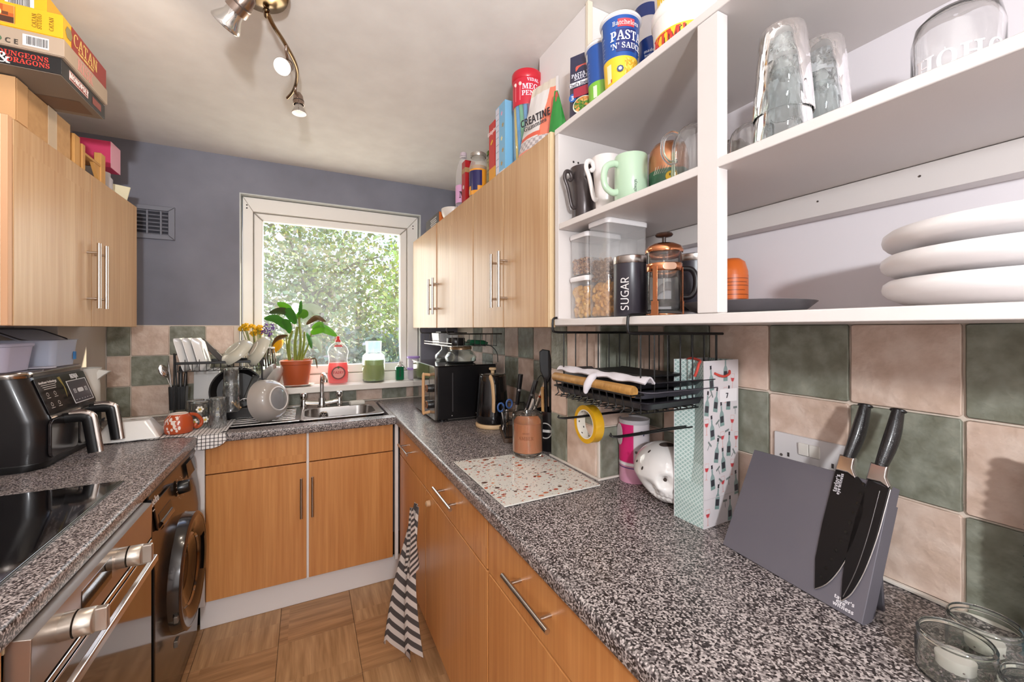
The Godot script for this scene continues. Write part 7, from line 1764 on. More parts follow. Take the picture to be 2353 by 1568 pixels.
	part("print", M.new().txt("always", 0.006, Transform3D(Basis(Vector3.UP, 1.25) * Basis(Vector3(0, 0, 1), PI / 2), Basis(Vector3.UP, 1.25) * Vector3(0, 0.03, 0.0374)), 1), H("3c4a42", 0.5), mm)
	var bd := thing("enamel_beaker", "upturned copper and green lacquer mug with a small gold face charm on the middle shelf", "mug", W(0.735, y2, 0.672), -40)
	part("copper_half", M.new().lathe([Vector2(0.043, 0.062), Vector2(0.043, 0.09), Vector2(0.040, 0.112), Vector2(0.030, 0.126), Vector2(0, 0.130)], 44), H("b87a52", 0.22, 0.6, 0.4), bd)
	part("green_half", M.new().lathe([Vector2(0, 0), Vector2(0.042, 0), Vector2(0.043, 0.004), Vector2(0.043, 0.062)], 44), H("2d5a40", 0.25, 0.2, 0.5), bd)
	part("face_charm", M.new().ext(circ(0.012, 20), 0, 0.003, 0.001, T(0, 0.042, 0.0432)), H("d9ae1c", 0.2, 0.2), bd)
	for s: float in [-1.0, 1.0]: part("charm_eye", M.new().ball(Vector3(0.003 * s, 0.0455, 0.0465), Vector3(0.0014, 0.0032, 0.001), 8), H("4a3c14", 0.4), bd)
	for k in 6: part("sprig_print", M.new().tube(curve([Vector3(sin(-0.9 + 0.12 * k) * 0.0433, 0.052, cos(-0.9 + 0.12 * k) * 0.0433), Vector3(sin(-0.8 + 0.13 * k) * 0.0436, 0.060, cos(-0.8 + 0.13 * k) * 0.0436), Vector3(sin(-0.75 + 0.15 * k) * 0.0436, 0.068, cos(-0.75 + 0.15 * k) * 0.0436)], 3), 0.0006, 5), H("c9bfae", 0.4), bd)
	var cg := glass(Color(0.98, 0.98, 0.98, 0.02))
	var ribs := func(r: float, h: float) -> M:
		var g := []
		for i in 72:
			var row := []
			var a := TAU * i / 72
			for j in 15:
				var s := j / 14.0
				var rr: float = r * (1.0 - 0.05 * s) * (sin(PI / 2 * minf(1.0, (1.0 - s) * 2.4 + 0.02))) * (1.0 + 0.018 * cos(a * 12)) if s > 0.58 else r * (1.0 - 0.05 * s) * (1.0 + 0.018 * cos(a * 12))
				row.append(Vector3(rr * sin(a), h * (s if s < 0.6 else 0.6 + 0.4 * sin((s - 0.6) / 0.4 * PI / 2)), rr * cos(a)))
			g.append(row)
		return M.new().sheet(g, 0.0022, true, true)
	var rm: ArrayMesh = null
	var gc := thing("glass_cup", "clear ribbed glass cup with a loop handle, upside down against the post", "cup", W(0.683, y2, 0.560), -105)
	part("cup", ribs.call(0.040, 0.112), cg, gc)
	part("handle", M.new().tube(curve([Vector3(0, 0.038, 0.038), Vector3(0, 0.034, 0.054), Vector3(0, 0.050, 0.068), Vector3(0, 0.078, 0.066), Vector3(0, 0.092, 0.050), Vector3(0, 0.090, 0.034)], 6), 0.0042, 12), cg, gc)
	var gc2 := thing("glass_cup", "clear glass cup behind the mint mug at the back of the middle shelf", "cup", W(0.80, y2, 0.80), -40)
	part("cup", ribs.call(0.038, 0.105), cg, gc2)
	part("handle", M.new().tube(curve([Vector3(0, 0.038, 0.038), Vector3(0, 0.034, 0.054), Vector3(0, 0.050, 0.068), Vector3(0, 0.078, 0.066), Vector3(0, 0.092, 0.050), Vector3(0, 0.090, 0.034)], 6), 0.0042, 12), cg, gc2)
	# right of the post
	var sb := solo("glass_bowl", ribs.call(0.034, 0.066), cg, "small ribbed glass bowl upside down just right of the post", "bowl", W(0.70, y2 + 0.004, 0.455))
	solo("slate_coaster", M.new().box(Vector3(0, 0.002, 0), Vector3(0.075, 0.004, 0.08), 0.001), H("3a3740", 0.5), "dark coaster under the small ribbed glass bowl", "coaster", W(0.70, y2 - 0.0005, 0.455))
	solo("smoky_dome", M.new().lathe([Vector2(0.04, 0), Vector2(0.041, 0.05), Vector2(0.034, 0.085), Vector2(0.02, 0.102), Vector2(0, 0.106), Vector2(0, 0.103), Vector2(0.018, 0.099), Vector2(0.031, 0.083), Vector2(0.038, 0.05), Vector2(0.037, 0.0), Vector2(0.04, 0)], 36), glass(Color(0.72, 0.66, 0.62, 0.25)), "smoky grey glass behind the post, farther back on the middle shelf", "glass", W(0.80, y2, 0.56))
	var tg := glass(Color(0.95, 0.97, 0.97, 0.02))
	tg.normal_enabled = true
	var bn := noise(FastNoiseLite.TYPE_CELLULAR, 0.028, 256, [], 1, 7.0, 23)
	(bn.noise as FastNoiseLite).cellular_return_type = FastNoiseLite.RETURN_DISTANCE
	tg.normal_texture = bn; tg.normal_scale = 0.5; tg.uv1_scale = Vector3(2, 1, 1)
	var tum := M.new().lathe([Vector2(0, 0.140), Vector2(0.031, 0.140), Vector2(0.033, 0.136), Vector2(0.034, 0.124), Vector2(0.0435, 0.001), Vector2(0.0425, 0), Vector2(0.041, 0.001), Vector2(0.031, 0.122), Vector2(0, 0.124)], 40)
	var t0: MeshInstance3D = null
	for q: Array in [[0.693, 0.398, 0.0, "lower tumbler of the front stack of two dimpled tumblers right of the post"], [0.693, 0.398, 0.055, "upper tumbler of the front stack of two dimpled tumblers right of the post"], [0.785, 0.388, 0.0, "lower tumbler of the rear stack of dimpled tumblers by the back panel"], [0.785, 0.388, 0.055, "upper tumbler of the rear stack of dimpled tumblers by the back panel"]]:
		if t0 == null: t0 = solo("dimpled_tumbler", tum, tg, q[3], "glass", W(q[0], y2 + q[2], q[1]), 0, "dimpled tumblers on the middle shelf")
		else: dup(t0, q[3], W(q[0], y2 + q[2], q[1]), 0, "dimpled tumblers on the middle shelf")
	var hb := thing("lettered_glass", "wide clear glass with white slab lettering at the right of the middle shelf", "glass", W(0.775, y2, 0.222), -70)
	part("glass", M.new().lathe([Vector2(0.043, 0), Vector2(0.044, 0.004), Vector2(0.044, 0.10), Vector2(0.040, 0.122), Vector2(0.030, 0.132), Vector2(0, 0.134), Vector2(0, 0.128), Vector2(0.028, 0.127), Vector2(0.037, 0.119), Vector2(0.0405, 0.10), Vector2(0.0405, 0.0), Vector2(0.043, 0)], 48), glass(Color(0.98, 0.98, 0.98, 0.02)), hb)
	part("lettering", M.new().txt("HOHO", 0.023, T(0, 0.056, 0), 4, 0.0446, 0.9), H("e8e2e6", 0.5), hb)
	# ---- on the top shelf
	var y3 := 1.8885
	var po := thing("pasta_pouch", "dark navy pasta pouch with a picture of a salad bowl, first on the top shelf", "food pouch", W(0.690, y3, 0.930), -62)
	var pg := []
	for i in 2:
		var g := []
		for a in 9:
			var row := []
			for b in 13:
				var u := a / 8.0 - 0.5
				var v := b / 12.0
				var th := 0.016 * (1 - pow(absf(u) * 2, 2)) * clampf((1.0 - v) * 2.2, 0, 1) * (0.35 + 0.65 * (1.0 if v > 0.04 else 0.6)) + 0.0008
				row.append(Vector3(u * (0.086 - 0.006 * v), 0.215 * v, th if i == 0 else -th))
			g.append(row)
		pg.append(g)
	part("pouch", M.new().sheet(pg[0], 0, false, false).sheet(pg[1], 0, false, true), H("2b2a48", 0.22, 0.1, 0.4), po)
	var fr := func(y: float) -> float: return 0.016 * clampf((1.0 - y / 0.215) * 2.2, 0, 1) + 0.0012
	part("maker_flash", M.new().ext(rect(0.045, 0.016, 0.005, 3, 0.002, 0.172), 0, 0.0008, 0, T(0, 0, fr.call(0.172) - 0.002)), H("d0584a", 0.4), po)
	part("title", M.new().txt("PASTA 'N'", 0.009, T(0, 0.152, fr.call(0.152)), 4).txt("SAUCE", 0.009, T(0, 0.141, fr.call(0.141)), 4), H("e8e4ee", 0.5), po)
	part("ribbon", M.new().ext(rect(0.07, 0.013, 0.002, 2, 0, 0.124), 0, 0.0008, 0, T(0, 0, fr.call(0.124) - 0.001)), H("e4e0e2", 0.4), po)
	part("ribbon_text", M.new().txt("Chef's Special", 0.008, T(0, 0.122, fr.call(0.122) + 0.001), 1), H("2b2a48", 0.5), po)
	part("red_panel", M.new().ext(rect(0.044, 0.026, 0.003, 2, 0, 0.100), 0, 0.0008, 0, T(0, 0, fr.call(0.1) - 0.001)), H("a22a3c", 0.4), po)
	part("dish_rim", M.new().ext(circ(0.030, 28, 0.006, 0.062, 0.023), 0, 0.001, 0, T(0, 0, fr.call(0.062) - 0.001)), H("e2dccf", 0.4), po)
	part("dish_food", M.new().ext(circ(0.027, 28, 0.006, 0.063, 0.020), 0, 0.001, 0, T(0, 0, fr.call(0.062) - 0.0004)), tex(noise(FastNoiseLite.TYPE_CELLULAR, 0.09, 96, [[0.0, "2f5a22"], [0.4, "5a8a2a"], [0.7, "c97a3a"], [1.0, "d8a060"]], 1), 0.5), po)
	part("stamp", M.new().ext(circ(0.0115, 24, -0.026, 0.090), 0, 0.001, 0, T(0, 0, fr.call(0.09) - 0.003)), H("2f62a8", 0.4), po)
	part("stamp_numeral", M.new().txt("3", 0.012, T(-0.026, 0.089, fr.call(0.09) - 0.0015), 3), H("e8e4ee", 0.5), po)
	part("info_panel", M.new().ext(rect(0.05, 0.017, 0.001, 1, 0.006, 0.030), 0, 0.0008, 0, T(0, 0, fr.call(0.03) - 0.001)), H("cfcad2", 0.4), po)
	var pot := func(label: String, at: Vector3, low: String, turn: float) -> Node3D:
		var o := thing("pasta_pot", label, "food pot", at, turn, "")
		part("pot", M.new().lathe([Vector2(0, 0), Vector2(0.032, 0), Vector2(0.0335, 0.003), Vector2(0.0345, 0.016), Vector2(0.034, 0.02)], 40), H("e2dede", 0.35), o)
		part("sleeve_base", M.new().band(0.0345, 0.014, 0.085, 0, TAU, 44, Transform3D(), 0.040), H(low, 0.3), o)
		part("sleeve_top", M.new().band(0.040, 0.085, 0.178, 0, TAU, 44, Transform3D(), 0.0455), H("1f4f9c", 0.3), o)
		part("rim", M.new().lathe([Vector2(0.0455, 0.177), Vector2(0.049, 0.179), Vector2(0.0495, 0.184), Vector2(0.047, 0.187), Vector2(0.044, 0.186)], 44), H("e6e2e2", 0.3), o)
		part("foil_lid", M.new().lathe([Vector2(0.047, 0.1875), Vector2(0, 0.1885)], 40), H("d2a83a", 0.3, 0.4), o)
		part("info_panel", M.new().band(0.0445, 0.148, 0.168, -1.35, -0.95, 6, Transform3D(), 0.0458), H("d5d9de", 0.4), o)
		var bars := M.new()
		for k in 7: bars.band(0.0436 - 0.0004 * k, 0.138 - 0.008 * k, 0.1395 - 0.008 * k, -1.35, -0.8 - 0.05 * (k % 3), 6)
		part("small_print", bars, H("a9b8d8", 0.5), o).set_meta("kind", "stuff")
		return o
	var p1: Node3D = pot.call("blue and green pasta pot beside the navy pouch on the top shelf", W(0.705, y3, 0.862), "7fbf3c", -50)
	part("nutrition_marks", M.new().band(0.0375, 0.045, 0.075, -0.55, -0.25, 6, Transform3D(), 0.0392), H("dbe8cc", 0.4), p1)
	var p2: Node3D = pot.call("blue and yellow pasta pot with red logo, middle of the top shelf", W(0.683, y3, 0.772), "ecc22c", -52)
	part("logo_flash", M.new().band(0.0448, 0.150, 0.168, 0.05, 0.95, 10, Transform3D(), 0.0462), H("d0444e", 0.35), p2)
	part("logo_text", M.new().txt("Batchelors", 0.0095, T(0, 0.158, 0, 28), 1, 0.0465), H("f0e6e4", 0.5), p2)
	part("title_field", M.new().band(0.0412, 0.095, 0.147, -0.05, 1.1, 12, Transform3D(), 0.0442), H("232f6e", 0.35), p2)
	part("title", M.new().txt("PASTA", 0.021, T(0, 0.130, 0, 33), 4, 0.0442, 0.85).txt("'N' SAUCE", 0.013, T(0, 0.107, 0, 33), 4, 0.0432, 0.9), H("eeeaf0", 0.5), p2)
	part("corn_picture", M.new().band(0.0362, 0.035, 0.080, 0.45, 1.3, 8, Transform3D(), 0.0402), tex(noise(FastNoiseLite.TYPE_CELLULAR, 0.12, 96, [[0.0, "c98a1c"], [0.6, "ecc040"], [1.0, "f2d870"]], 1), 0.5), p2)
	part("flower_stamp", M.new().ext(circ(0.008, 8), 0, 0.001, 0, T(0, 0, 0)), H("3a4a6e", 0.4), p2).transform = Transform3D(Basis(Vector3.UP, 0.18), Vector3.ZERO) * T(0, 0.056, 0.0385)
	part("flower_centre", M.new().ext(circ(0.004, 12), 0, 0.001, 0, T(0, 0, 0)), H("e8e4e0", 0.4), p2).transform = Transform3D(Basis(Vector3.UP, 0.18), Vector3.ZERO) * T(0, 0.056, 0.0393)
	part("nutrition_marks", M.new().band(0.0365, 0.030, 0.072, -0.72, -0.38, 6, Transform3D(), 0.0395), H("e6dcae", 0.4), p2)
	part("nutrition_red", M.new().band(0.0371, 0.030, 0.038, -0.44, -0.36, 3), H("c23a2c", 0.4), p2)
	for k in 2:
		var km := thing("kimchi_tub", ["lower white and yellow tub with red lettering on the top shelf", "upper white and yellow tub stacked on the other at the picture's top"][k], "food tub", W(0.735, y3 + 0.132 * k, 0.628), -57, "kimchi tubs on the top shelf")
		part("tub", M.new().lathe([Vector2(0, 0), Vector2(0.056, 0), Vector2(0.059, 0.004), Vector2(0.065, 0.108)], 48), H("e8e2de", 0.3), km)
		part("yellow_label", M.new().band(0.0592, 0.008, 0.072, -1.0, 1.2, 24, Transform3D(), 0.0635), H("ecc22a", 0.3), km)
		part("lettering", M.new().txt("KIM'CHI", 0.030, T(0, 0.052, 0, 4), 4, 0.0632, 0.82, 0.0012), H("c9362c", 0.45), km)
		part("lettering_shadow", M.new().txt("KIM'CHI", 0.030, T(0.001, 0.0495, 0.0, 5), 4, 0.0626, 0.82, 0.001), H("3a2a26", 0.5), km)
		part("lid", M.new().lathe([Vector2(0.064, 0.106), Vector2(0.068, 0.110), Vector2(0.0685, 0.124), Vector2(0.066, 0.129), Vector2(0.062, 0.127), Vector2(0, 0.127)], 48), H("ece7e3", 0.3), km)
	var wc := thing("tall_can", "tall white and blue can behind the pots on the top shelf", "can", W(0.845, y3, 0.845), -50)
	part("can", M.new().lathe([Vector2(0, 0), Vector2(0.034, 0), Vector2(0.035, 0.002), Vector2(0.035, 0.33), Vector2(0.033, 0.333), Vector2(0, 0.333)], 36), H("dcd8dc", 0.3), wc)
	for q: Array in [[0.29, 0.325], [0.185, 0.19], [0.03, 0.12]]: part("blue_band", M.new().band(0.0353, q[0], q[1], 0, TAU, 36), H("2a3f86", 0.3), wc)
	part("green_band", M.new().band(0.0354, 0.12, 0.132, 0, TAU, 36), H("6a9a4a", 0.3), wc)
	var bp := thing("blue_pot", "small dark blue pot tucked between the yellow pasta pot and the tubs", "food pot", W(0.768, y3, 0.752), -50)
	part("pot", M.new().lathe([Vector2(0, 0), Vector2(0.028, 0), Vector2(0.030, 0.003), Vector2(0.034, 0.152), Vector2(0.032, 0.154), Vector2(0, 0.154)], 36), H("20408c", 0.3), bp)
	part("print", M.new().txt("made for", 0.007, T(0, 0.118, 0, 5), 3, 0.0335).txt("busy days", 0.006, T(0, 0.108, 0, 5), 3, 0.0332), H("d8dcea", 0.5), bp)

func build_cabinet_tops() -> void:
	var y := 1.8945
	# things on the right wall cabinets, far end first
	var db := thing("charcoal_box", "charcoal card box with an orange end panel at the far end of the right cabinets", "box", W(0.69, y, 2.27))
	part("carton", M.new().box(Vector3(0, 0.035, 0), Vector3(0.11, 0.07, 0.26), 0.0015), H("4a4644", 0.5), db)
	part("orange_end", face(M.new(), 0.106, 0.066, T(0, 0.035, 0.1306)), H("d2691e", 0.45), db)
	part("orange_print", M.new().ext(circ(0.016, 12, -0.015, 0.036, 0.011), 0.131, 0.1316), H("2a1a10", 0.5), db)
	for k in 4: part("print_line", M.new().box(Vector3(-0.0556, 0.05 - 0.011 * k, 0.03), Vector3(0.001, 0.005, 0.12 - 0.02 * (k % 2))), H("c9c4c0", 0.5), db)
	solo("white_bowl", M.new().lathe(bowl_profile(0.062, 0.058, 0.03), 40), H("dcd4cc", 0.25), "white bowl beside the charcoal box on the right cabinets", "bowl", W(0.685, y, 2.045))
	var pbt := thing("plastic_bottle", "clear plastic drinks bottle with a pink label on the right cabinets", "bottle", W(0.690, y, 1.905), -40)
	part("bottle", M.new().lathe([Vector2(0, 0), Vector2(0.034, 0), Vector2(0.038, 0.006), Vector2(0.038, 0.16), Vector2(0.036, 0.20), Vector2(0.026, 0.25), Vector2(0.014, 0.272), Vector2(0.014, 0.285), Vector2(0, 0.285)], 32), pane(Color(0.92, 0.9, 0.9, 0.22), 0.04), pbt)
	part("label", M.new().band(0.0385, 0.05, 0.135, 0, TAU, 32), H("dba6cf", 0.4), pbt)
	part("label_mark", M.new().txt("M", 0.03, T(0, 0.085, 0, 15), 4, 0.0388), H("3a2a30", 0.5), pbt)
	part("cap", M.new().lathe([Vector2(0.0165, 0.284), Vector2(0.0165, 0.300), Vector2(0.015, 0.302), Vector2(0, 0.302)], 20), H("c9b6bf", 0.4), pbt)
	part("neck_ring", M.new().lathe([Vector2(0.014, 0.276), Vector2(0.0185, 0.278), Vector2(0.0185, 0.281), Vector2(0.014, 0.283)], 20), H("cfc4c6", 0.4), pbt)
	var rc := thing("red_carton", "narrow dark red carton between the plastic bottle and the labelled jar", "carton", W(0.672, y, 1.785))
	part("carton", M.new().box(Vector3(0, 0.105, 0), Vector3(0.05, 0.21, 0.045), 0.0015), H("a81c22", 0.35), rc)
	part("tan_band", M.new().box(Vector3(0, 0.165, 0), Vector3(0.0506, 0.022, 0.0456)), H("a8845a", 0.4), rc)
	part("circle_mark", M.new().ext(circ(0.009, 16, 0, 0), 0, 0.0005, 0, Transform3D(Basis(Vector3.UP, -PI / 2), Vector3(-0.0252, 0.09, 0))), H("d8c8c4", 0.5), rc)
	var jr := thing("sauce_jar", "glass sauce jar with dark blue and yellow label on the right cabinets", "jar", W(0.668, y, 1.655), -50)
	part("glass", M.new().lathe([Vector2(0, 0), Vector2(0.036, 0), Vector2(0.039, 0.004), Vector2(0.039, 0.135), Vector2(0.034, 0.155), Vector2(0.030, 0.165), Vector2(0.032, 0.195), Vector2(0.030, 0.196), Vector2(0, 0.196)], 36), pane(Color(0.86, 0.83, 0.78, 0.3), 0.03), jr)
	part("contents", M.new().lathe([Vector2(0, 0.004), Vector2(0.0365, 0.004), Vector2(0.0375, 0.138), Vector2(0, 0.14)], 32), H("a8773f", 0.5), jr)
	part("yellow_label", M.new().band(0.0396, 0.012, 0.122, 0, TAU, 36), H("e2962c", 0.35), jr)
	part("blue_label", M.new().band(0.04, 0.05, 0.115, -0.9, 0.9, 20), H("241f55", 0.3), jr)
	part("blue_drip", M.new().band(0.04, 0.030, 0.05, -0.4, 0.4, 10), H("241f55", 0.3), jr)
	part("price_sticker", M.new().band(0.0401, 0.018, 0.038, -0.95, -0.62, 6), H("d2c8b8", 0.5), jr)
	part("lid_rim", M.new().lathe([Vector2(0.033, 0.180), Vector2(0.0345, 0.182), Vector2(0.0345, 0.196), Vector2(0.032, 0.198), Vector2(0, 0.198)], 32), H("b5afa6", 0.25, 0.7), jr)
	var oj := thing("olive_jar", "jar of olive green pickles between the sauce jar and red cereal box", "jar", W(0.715, y, 1.578), -40)
	part("glass", M.new().lathe([Vector2(0, 0), Vector2(0.036, 0), Vector2(0.039, 0.004), Vector2(0.039, 0.155), Vector2(0.034, 0.168), Vector2(0, 0.168)], 36), pane(Color(0.85, 0.85, 0.7, 0.2), 0.03), oj)
	part("pickles", M.new().lathe([Vector2(0, 0.004), Vector2(0.0365, 0.004), Vector2(0.0375, 0.152), Vector2(0, 0.154)], 32), tri(tex(noise(FastNoiseLite.TYPE_SIMPLEX_SMOOTH, 0.03, 128, [[0.0, "4a4420"], [0.5, "8a8038"], [1.0, "b0a45a"]], 2), 0.5), Vector3(6, 20, 6)), oj)
	part("lid", M.new().lathe([Vector2(0.037, 0.166), Vector2(0.0375, 0.182), Vector2(0.034, 0.185), Vector2(0, 0.185)], 32), H("4a6a2a", 0.35, 0.3), oj)
	var rb := thing("cereal_box", "slim red cereal carton with a yellow foot, beside the blue star box", "carton", W(0.725, y, 1.492))
	part("carton", M.new().box(Vector3(0, 0.13, 0), Vector3(0.13, 0.26, 0.058), 0.0012), H("c32a26", 0.32), rb)
	part("yellow_foot", M.new().box(Vector3(0, 0.04, 0), Vector3(0.1306, 0.08, 0.0586), 0.0012), H("e09a2c", 0.35), rb)
	part("script_mark", M.new().txt("Krispies", 0.014, Transform3D(Basis(Vector3.UP, -PI / 2), Vector3(-0.0654, 0.222, 0)), 4), H("f0dcd8", 0.5), rb)
	part("yellow_mark", M.new().ext(rect(0.022, 0.010, 0.003, 3), 0, 0.0005, 0, Transform3D(Basis(Vector3.UP, -PI / 2) * Basis(Vector3(0, 0, 1), 0.6), Vector3(-0.0654, 0.18, 0))), H("e2b83a", 0.5), rb)
	var bb := thing("star_box", "pale blue carton printed with stars on the right cabinets", "carton", W(0.70, y, 1.408))
	part("carton", M.new().box(Vector3(0, 0.145, 0), Vector3(0.085, 0.29, 0.085), 0.0012), H("7fb8da", 0.35), bb)
	part("nutrition_side", face(M.new(), 0.030, 0.28, Transform3D(Basis(Vector3.UP, -PI / 2), Vector3(-0.0428, 0.145, -0.024))), tex(sheetprint(32, 128, Color.html("d6d2de"), [[0.1, 0.08, 0.8, 0.01, "8a8898"], [0.1, 0.16, 0.8, 0.01, "8a8898"], [0.1, 0.24, 0.8, 0.01, "8a8898"], [0.1, 0.32, 0.8, 0.01, "8a8898"], [0.1, 0.4, 0.8, 0.01, "8a8898"], [0.1, 0.5, 0.8, 0.01, "8a8898"], [0.1, 0.6, 0.8, 0.01, "8a8898"], [0.1, 0.7, 0.8, 0.01, "8a8898"], [0.1, 0.8, 0.8, 0.01, "8a8898"], [0.1, 0.9, 0.8, 0.01, "8a8898"]]), 0.5), bb)
	for k in 5:
		var sp := PackedVector2Array()
		for q in 10: sp.append(Vector2(cos(TAU * q / 10), sin(TAU * q / 10)) * (0.010 if q % 2 == 0 else 0.0055))
		part("star", M.new().ext(sp, 0, 0.0006, 0, Transform3D(Basis(Vector3.UP, -PI / 2), Vector3(-0.043, 0.25 - 0.047 * k, 0.014 + 0.010 * (k % 2)))), H(["dca8c4", "b09a72", "e6dcae", "b09a72", "b09a72"][k], 0.5), bb)
	part("logo_band", M.new().box(Vector3(-0.0428, 0.02, 0.018), Vector3(0.001, 0.03, 0.048)), H("e2dcde", 0.5), bb)
	part("logo", M.new().txt("STARS", 0.013, Transform3D(Basis(Vector3.UP, -PI / 2), Vector3(-0.0438, 0.02, 0.018)), 4), H("c23a34", 0.5), bb)
	var tb := thing("sweet_tub", "tall tub of blue wrapped sweets with a red lid band on the right cabinets", "sweet tub", W(0.712, y, 1.296), -38)
	part("tub", M.new().lathe([Vector2(0, 0), Vector2(0.046, 0), Vector2(0.048, 0.004), Vector2(0.050, 0.235)], 40), pane(Color(0.85, 0.9, 0.95, 0.16), 0.04), tb)
	part("red_sleeve", M.new().lathe([Vector2(0.0505, 0.225), Vector2(0.0515, 0.228), Vector2(0.052, 0.320)], 44), H("c8263a", 0.3), tb)
	part("lid", M.new().lathe([Vector2(0.052, 0.318), Vector2(0.055, 0.322), Vector2(0.055, 0.345), Vector2(0.053, 0.349), Vector2(0.046, 0.349), Vector2(0.046, 0.340), Vector2(0, 0.340)], 44), H("c41f30", 0.28), tb)
	for k in 2: part("match_print", M.new().band(0.0523, 0.240, 0.296, -0.75 + 0.38 * k, -0.66 + 0.38 * k, 3), H("e26a74", 0.4), tb)
	for k in 2: part("match_head", M.new().ball(Vector3(sin(-0.70 + 0.38 * k) * 0.0522, 0.298, cos(-0.70 + 0.38 * k) * 0.0522), Vector3(0.006, 0.007, 0.002), 12), H("ecc4bc", 0.4), tb)
	part("title", M.new().txt("MEGA", 0.018, T(0, 0.285, 0, 32), 4, 0.0524).txt("PENCIL", 0.016, T(0, 0.262, 0, 34), 4, 0.0524).txt("VIDAL", 0.010, T(0, 0.309, 0, 34), 4, 0.0524), H("eae2ee", 0.4), tb)
	for k in 16:
		var a := TAU * k / 16.0
		part("sweet", M.new().tube([Vector3(0.038 * cos(a), 0.006, 0.038 * sin(a)), Vector3(0.041 * cos(a + 0.4), 0.232, 0.041 * sin(a + 0.4))], 0.0075, 8), H(["2f8fc9", "3aa6d8", "c878a4", "2b7fb8", "4aa060", "2f8fc9", "d8b83c", "3aa6d8"][k % 8], 0.25, 0.1, 0.3), tb)
	# pouch of powder
	var cr := thing("powder_pouch", "white and coral foil powder pouch leaning at the front of the right cabinets", "food pouch", W(0.668, y, 1.140), -64)
	var sides := []
	for s in 2:
		var g := []
		for a in 13:
			var row := []
			for b in 17:
				var u := a / 12.0 - 0.5
				var v := b / 16.0
				var w := 0.165 * (1.0 - 0.42 * v) 
				var th := (0.024 * (1 - pow(absf(u) * 2, 2)) * clampf((1.05 - v) * 1.6, 0, 1) + 0.0008 + 0.0022 * sin(u * 26 + v * 9) * v)
				row.append(Vector3(u * w + 0.028 * v, 0.215 * v + 0.012 * (u + 0.5) * v, (th if s == 0 else -th)))
			g.append(row)
		sides.append(g)
	var pim := Image.create(128, 160, false, Image.FORMAT_RGB8)
	for yy in 160:
		for xx in 128:
			var u := xx / 128.0
			var v := 1.0 - yy / 160.0
			var c := Color.html("d8d0cc")
			if u > 0.62 + 0.28 * (v - 0.5) and v > 0.15: c = Color.html("e07a60")
			if v > 0.88: c = Color.html("cdbfae")
			if v < 0.30 and v > 0.24 and u < 0.6: c = Color.html("d8604a")
			if v < 0.22 and v > 0.08: c = Color.html("a89c9c") if (int(u * 14) + int(v * 24)) % 2 == 0 else Color.html("d2c8c6")
			if v < 0.08: c = Color.html("e08a72")
			if u > 0.9: c = Color.html("cfc7c4")
			pim.set_pixel(xx, 159 - yy if false else yy, c)
	var ppm := tex(ImageTexture.create_from_image(pim), 0.3)
	ppm.uv1_scale = Vector3(1, -1, 1); ppm.uv1_offset = Vector3(0, 1, 0)
	part("pouch", M.new().sheet(sides[0], 0, false, false).sheet(sides[1], 0, false, true), ppm, cr)
	part("lettering", M.new().txt("CREATINE", 0.024, T(0.004, 0.107, 0.025, 0, 0, 6), 3, 0, 0.72), H("26222a", 0.5), cr)
	part("small_lettering", M.new().txt("Gummies", 0.013, T(0.004, 0.085, 0.0256, 0, 0, 8), 4), H("4a4446", 0.5), cr)
	var gb := thing("green_packet", "crumpled green foil packet at the near end of the right cabinets", "food packet", W(0.672, y, 1.027), -50)
	var gg := []
	for s in 2:
		var g := []
		for a in 7:
			var row := []
			for b in 9:
				var u := a / 6.0 - 0.5
				var v := b / 8.0
				var th := 0.013 * (1 - pow(absf(u) * 2, 2)) * (1.0 - v) + 0.0008 + 0.0015 * sin(u * 20 + v * 12)
				row.append(Vector3(u * 0.07 * (1.0 - 0.86 * v) - 0.008 * v, 0.15 * v, absf(th) if s == 0 else -absf(th)))
			g.append(row)
		gg.append(g)
	part("packet", M.new().sheet(gg[0], 0, false, false).sheet(gg[1], 0, false, true), H("2f8a3a", 0.22, 0.3, 0.3), gb)
	part("red_tip", M.new().ball(Vector3(-0.007, 0.128, 0), Vector3(0.006, 0.022, 0.004), 10), H("b0443e", 0.3), gb)

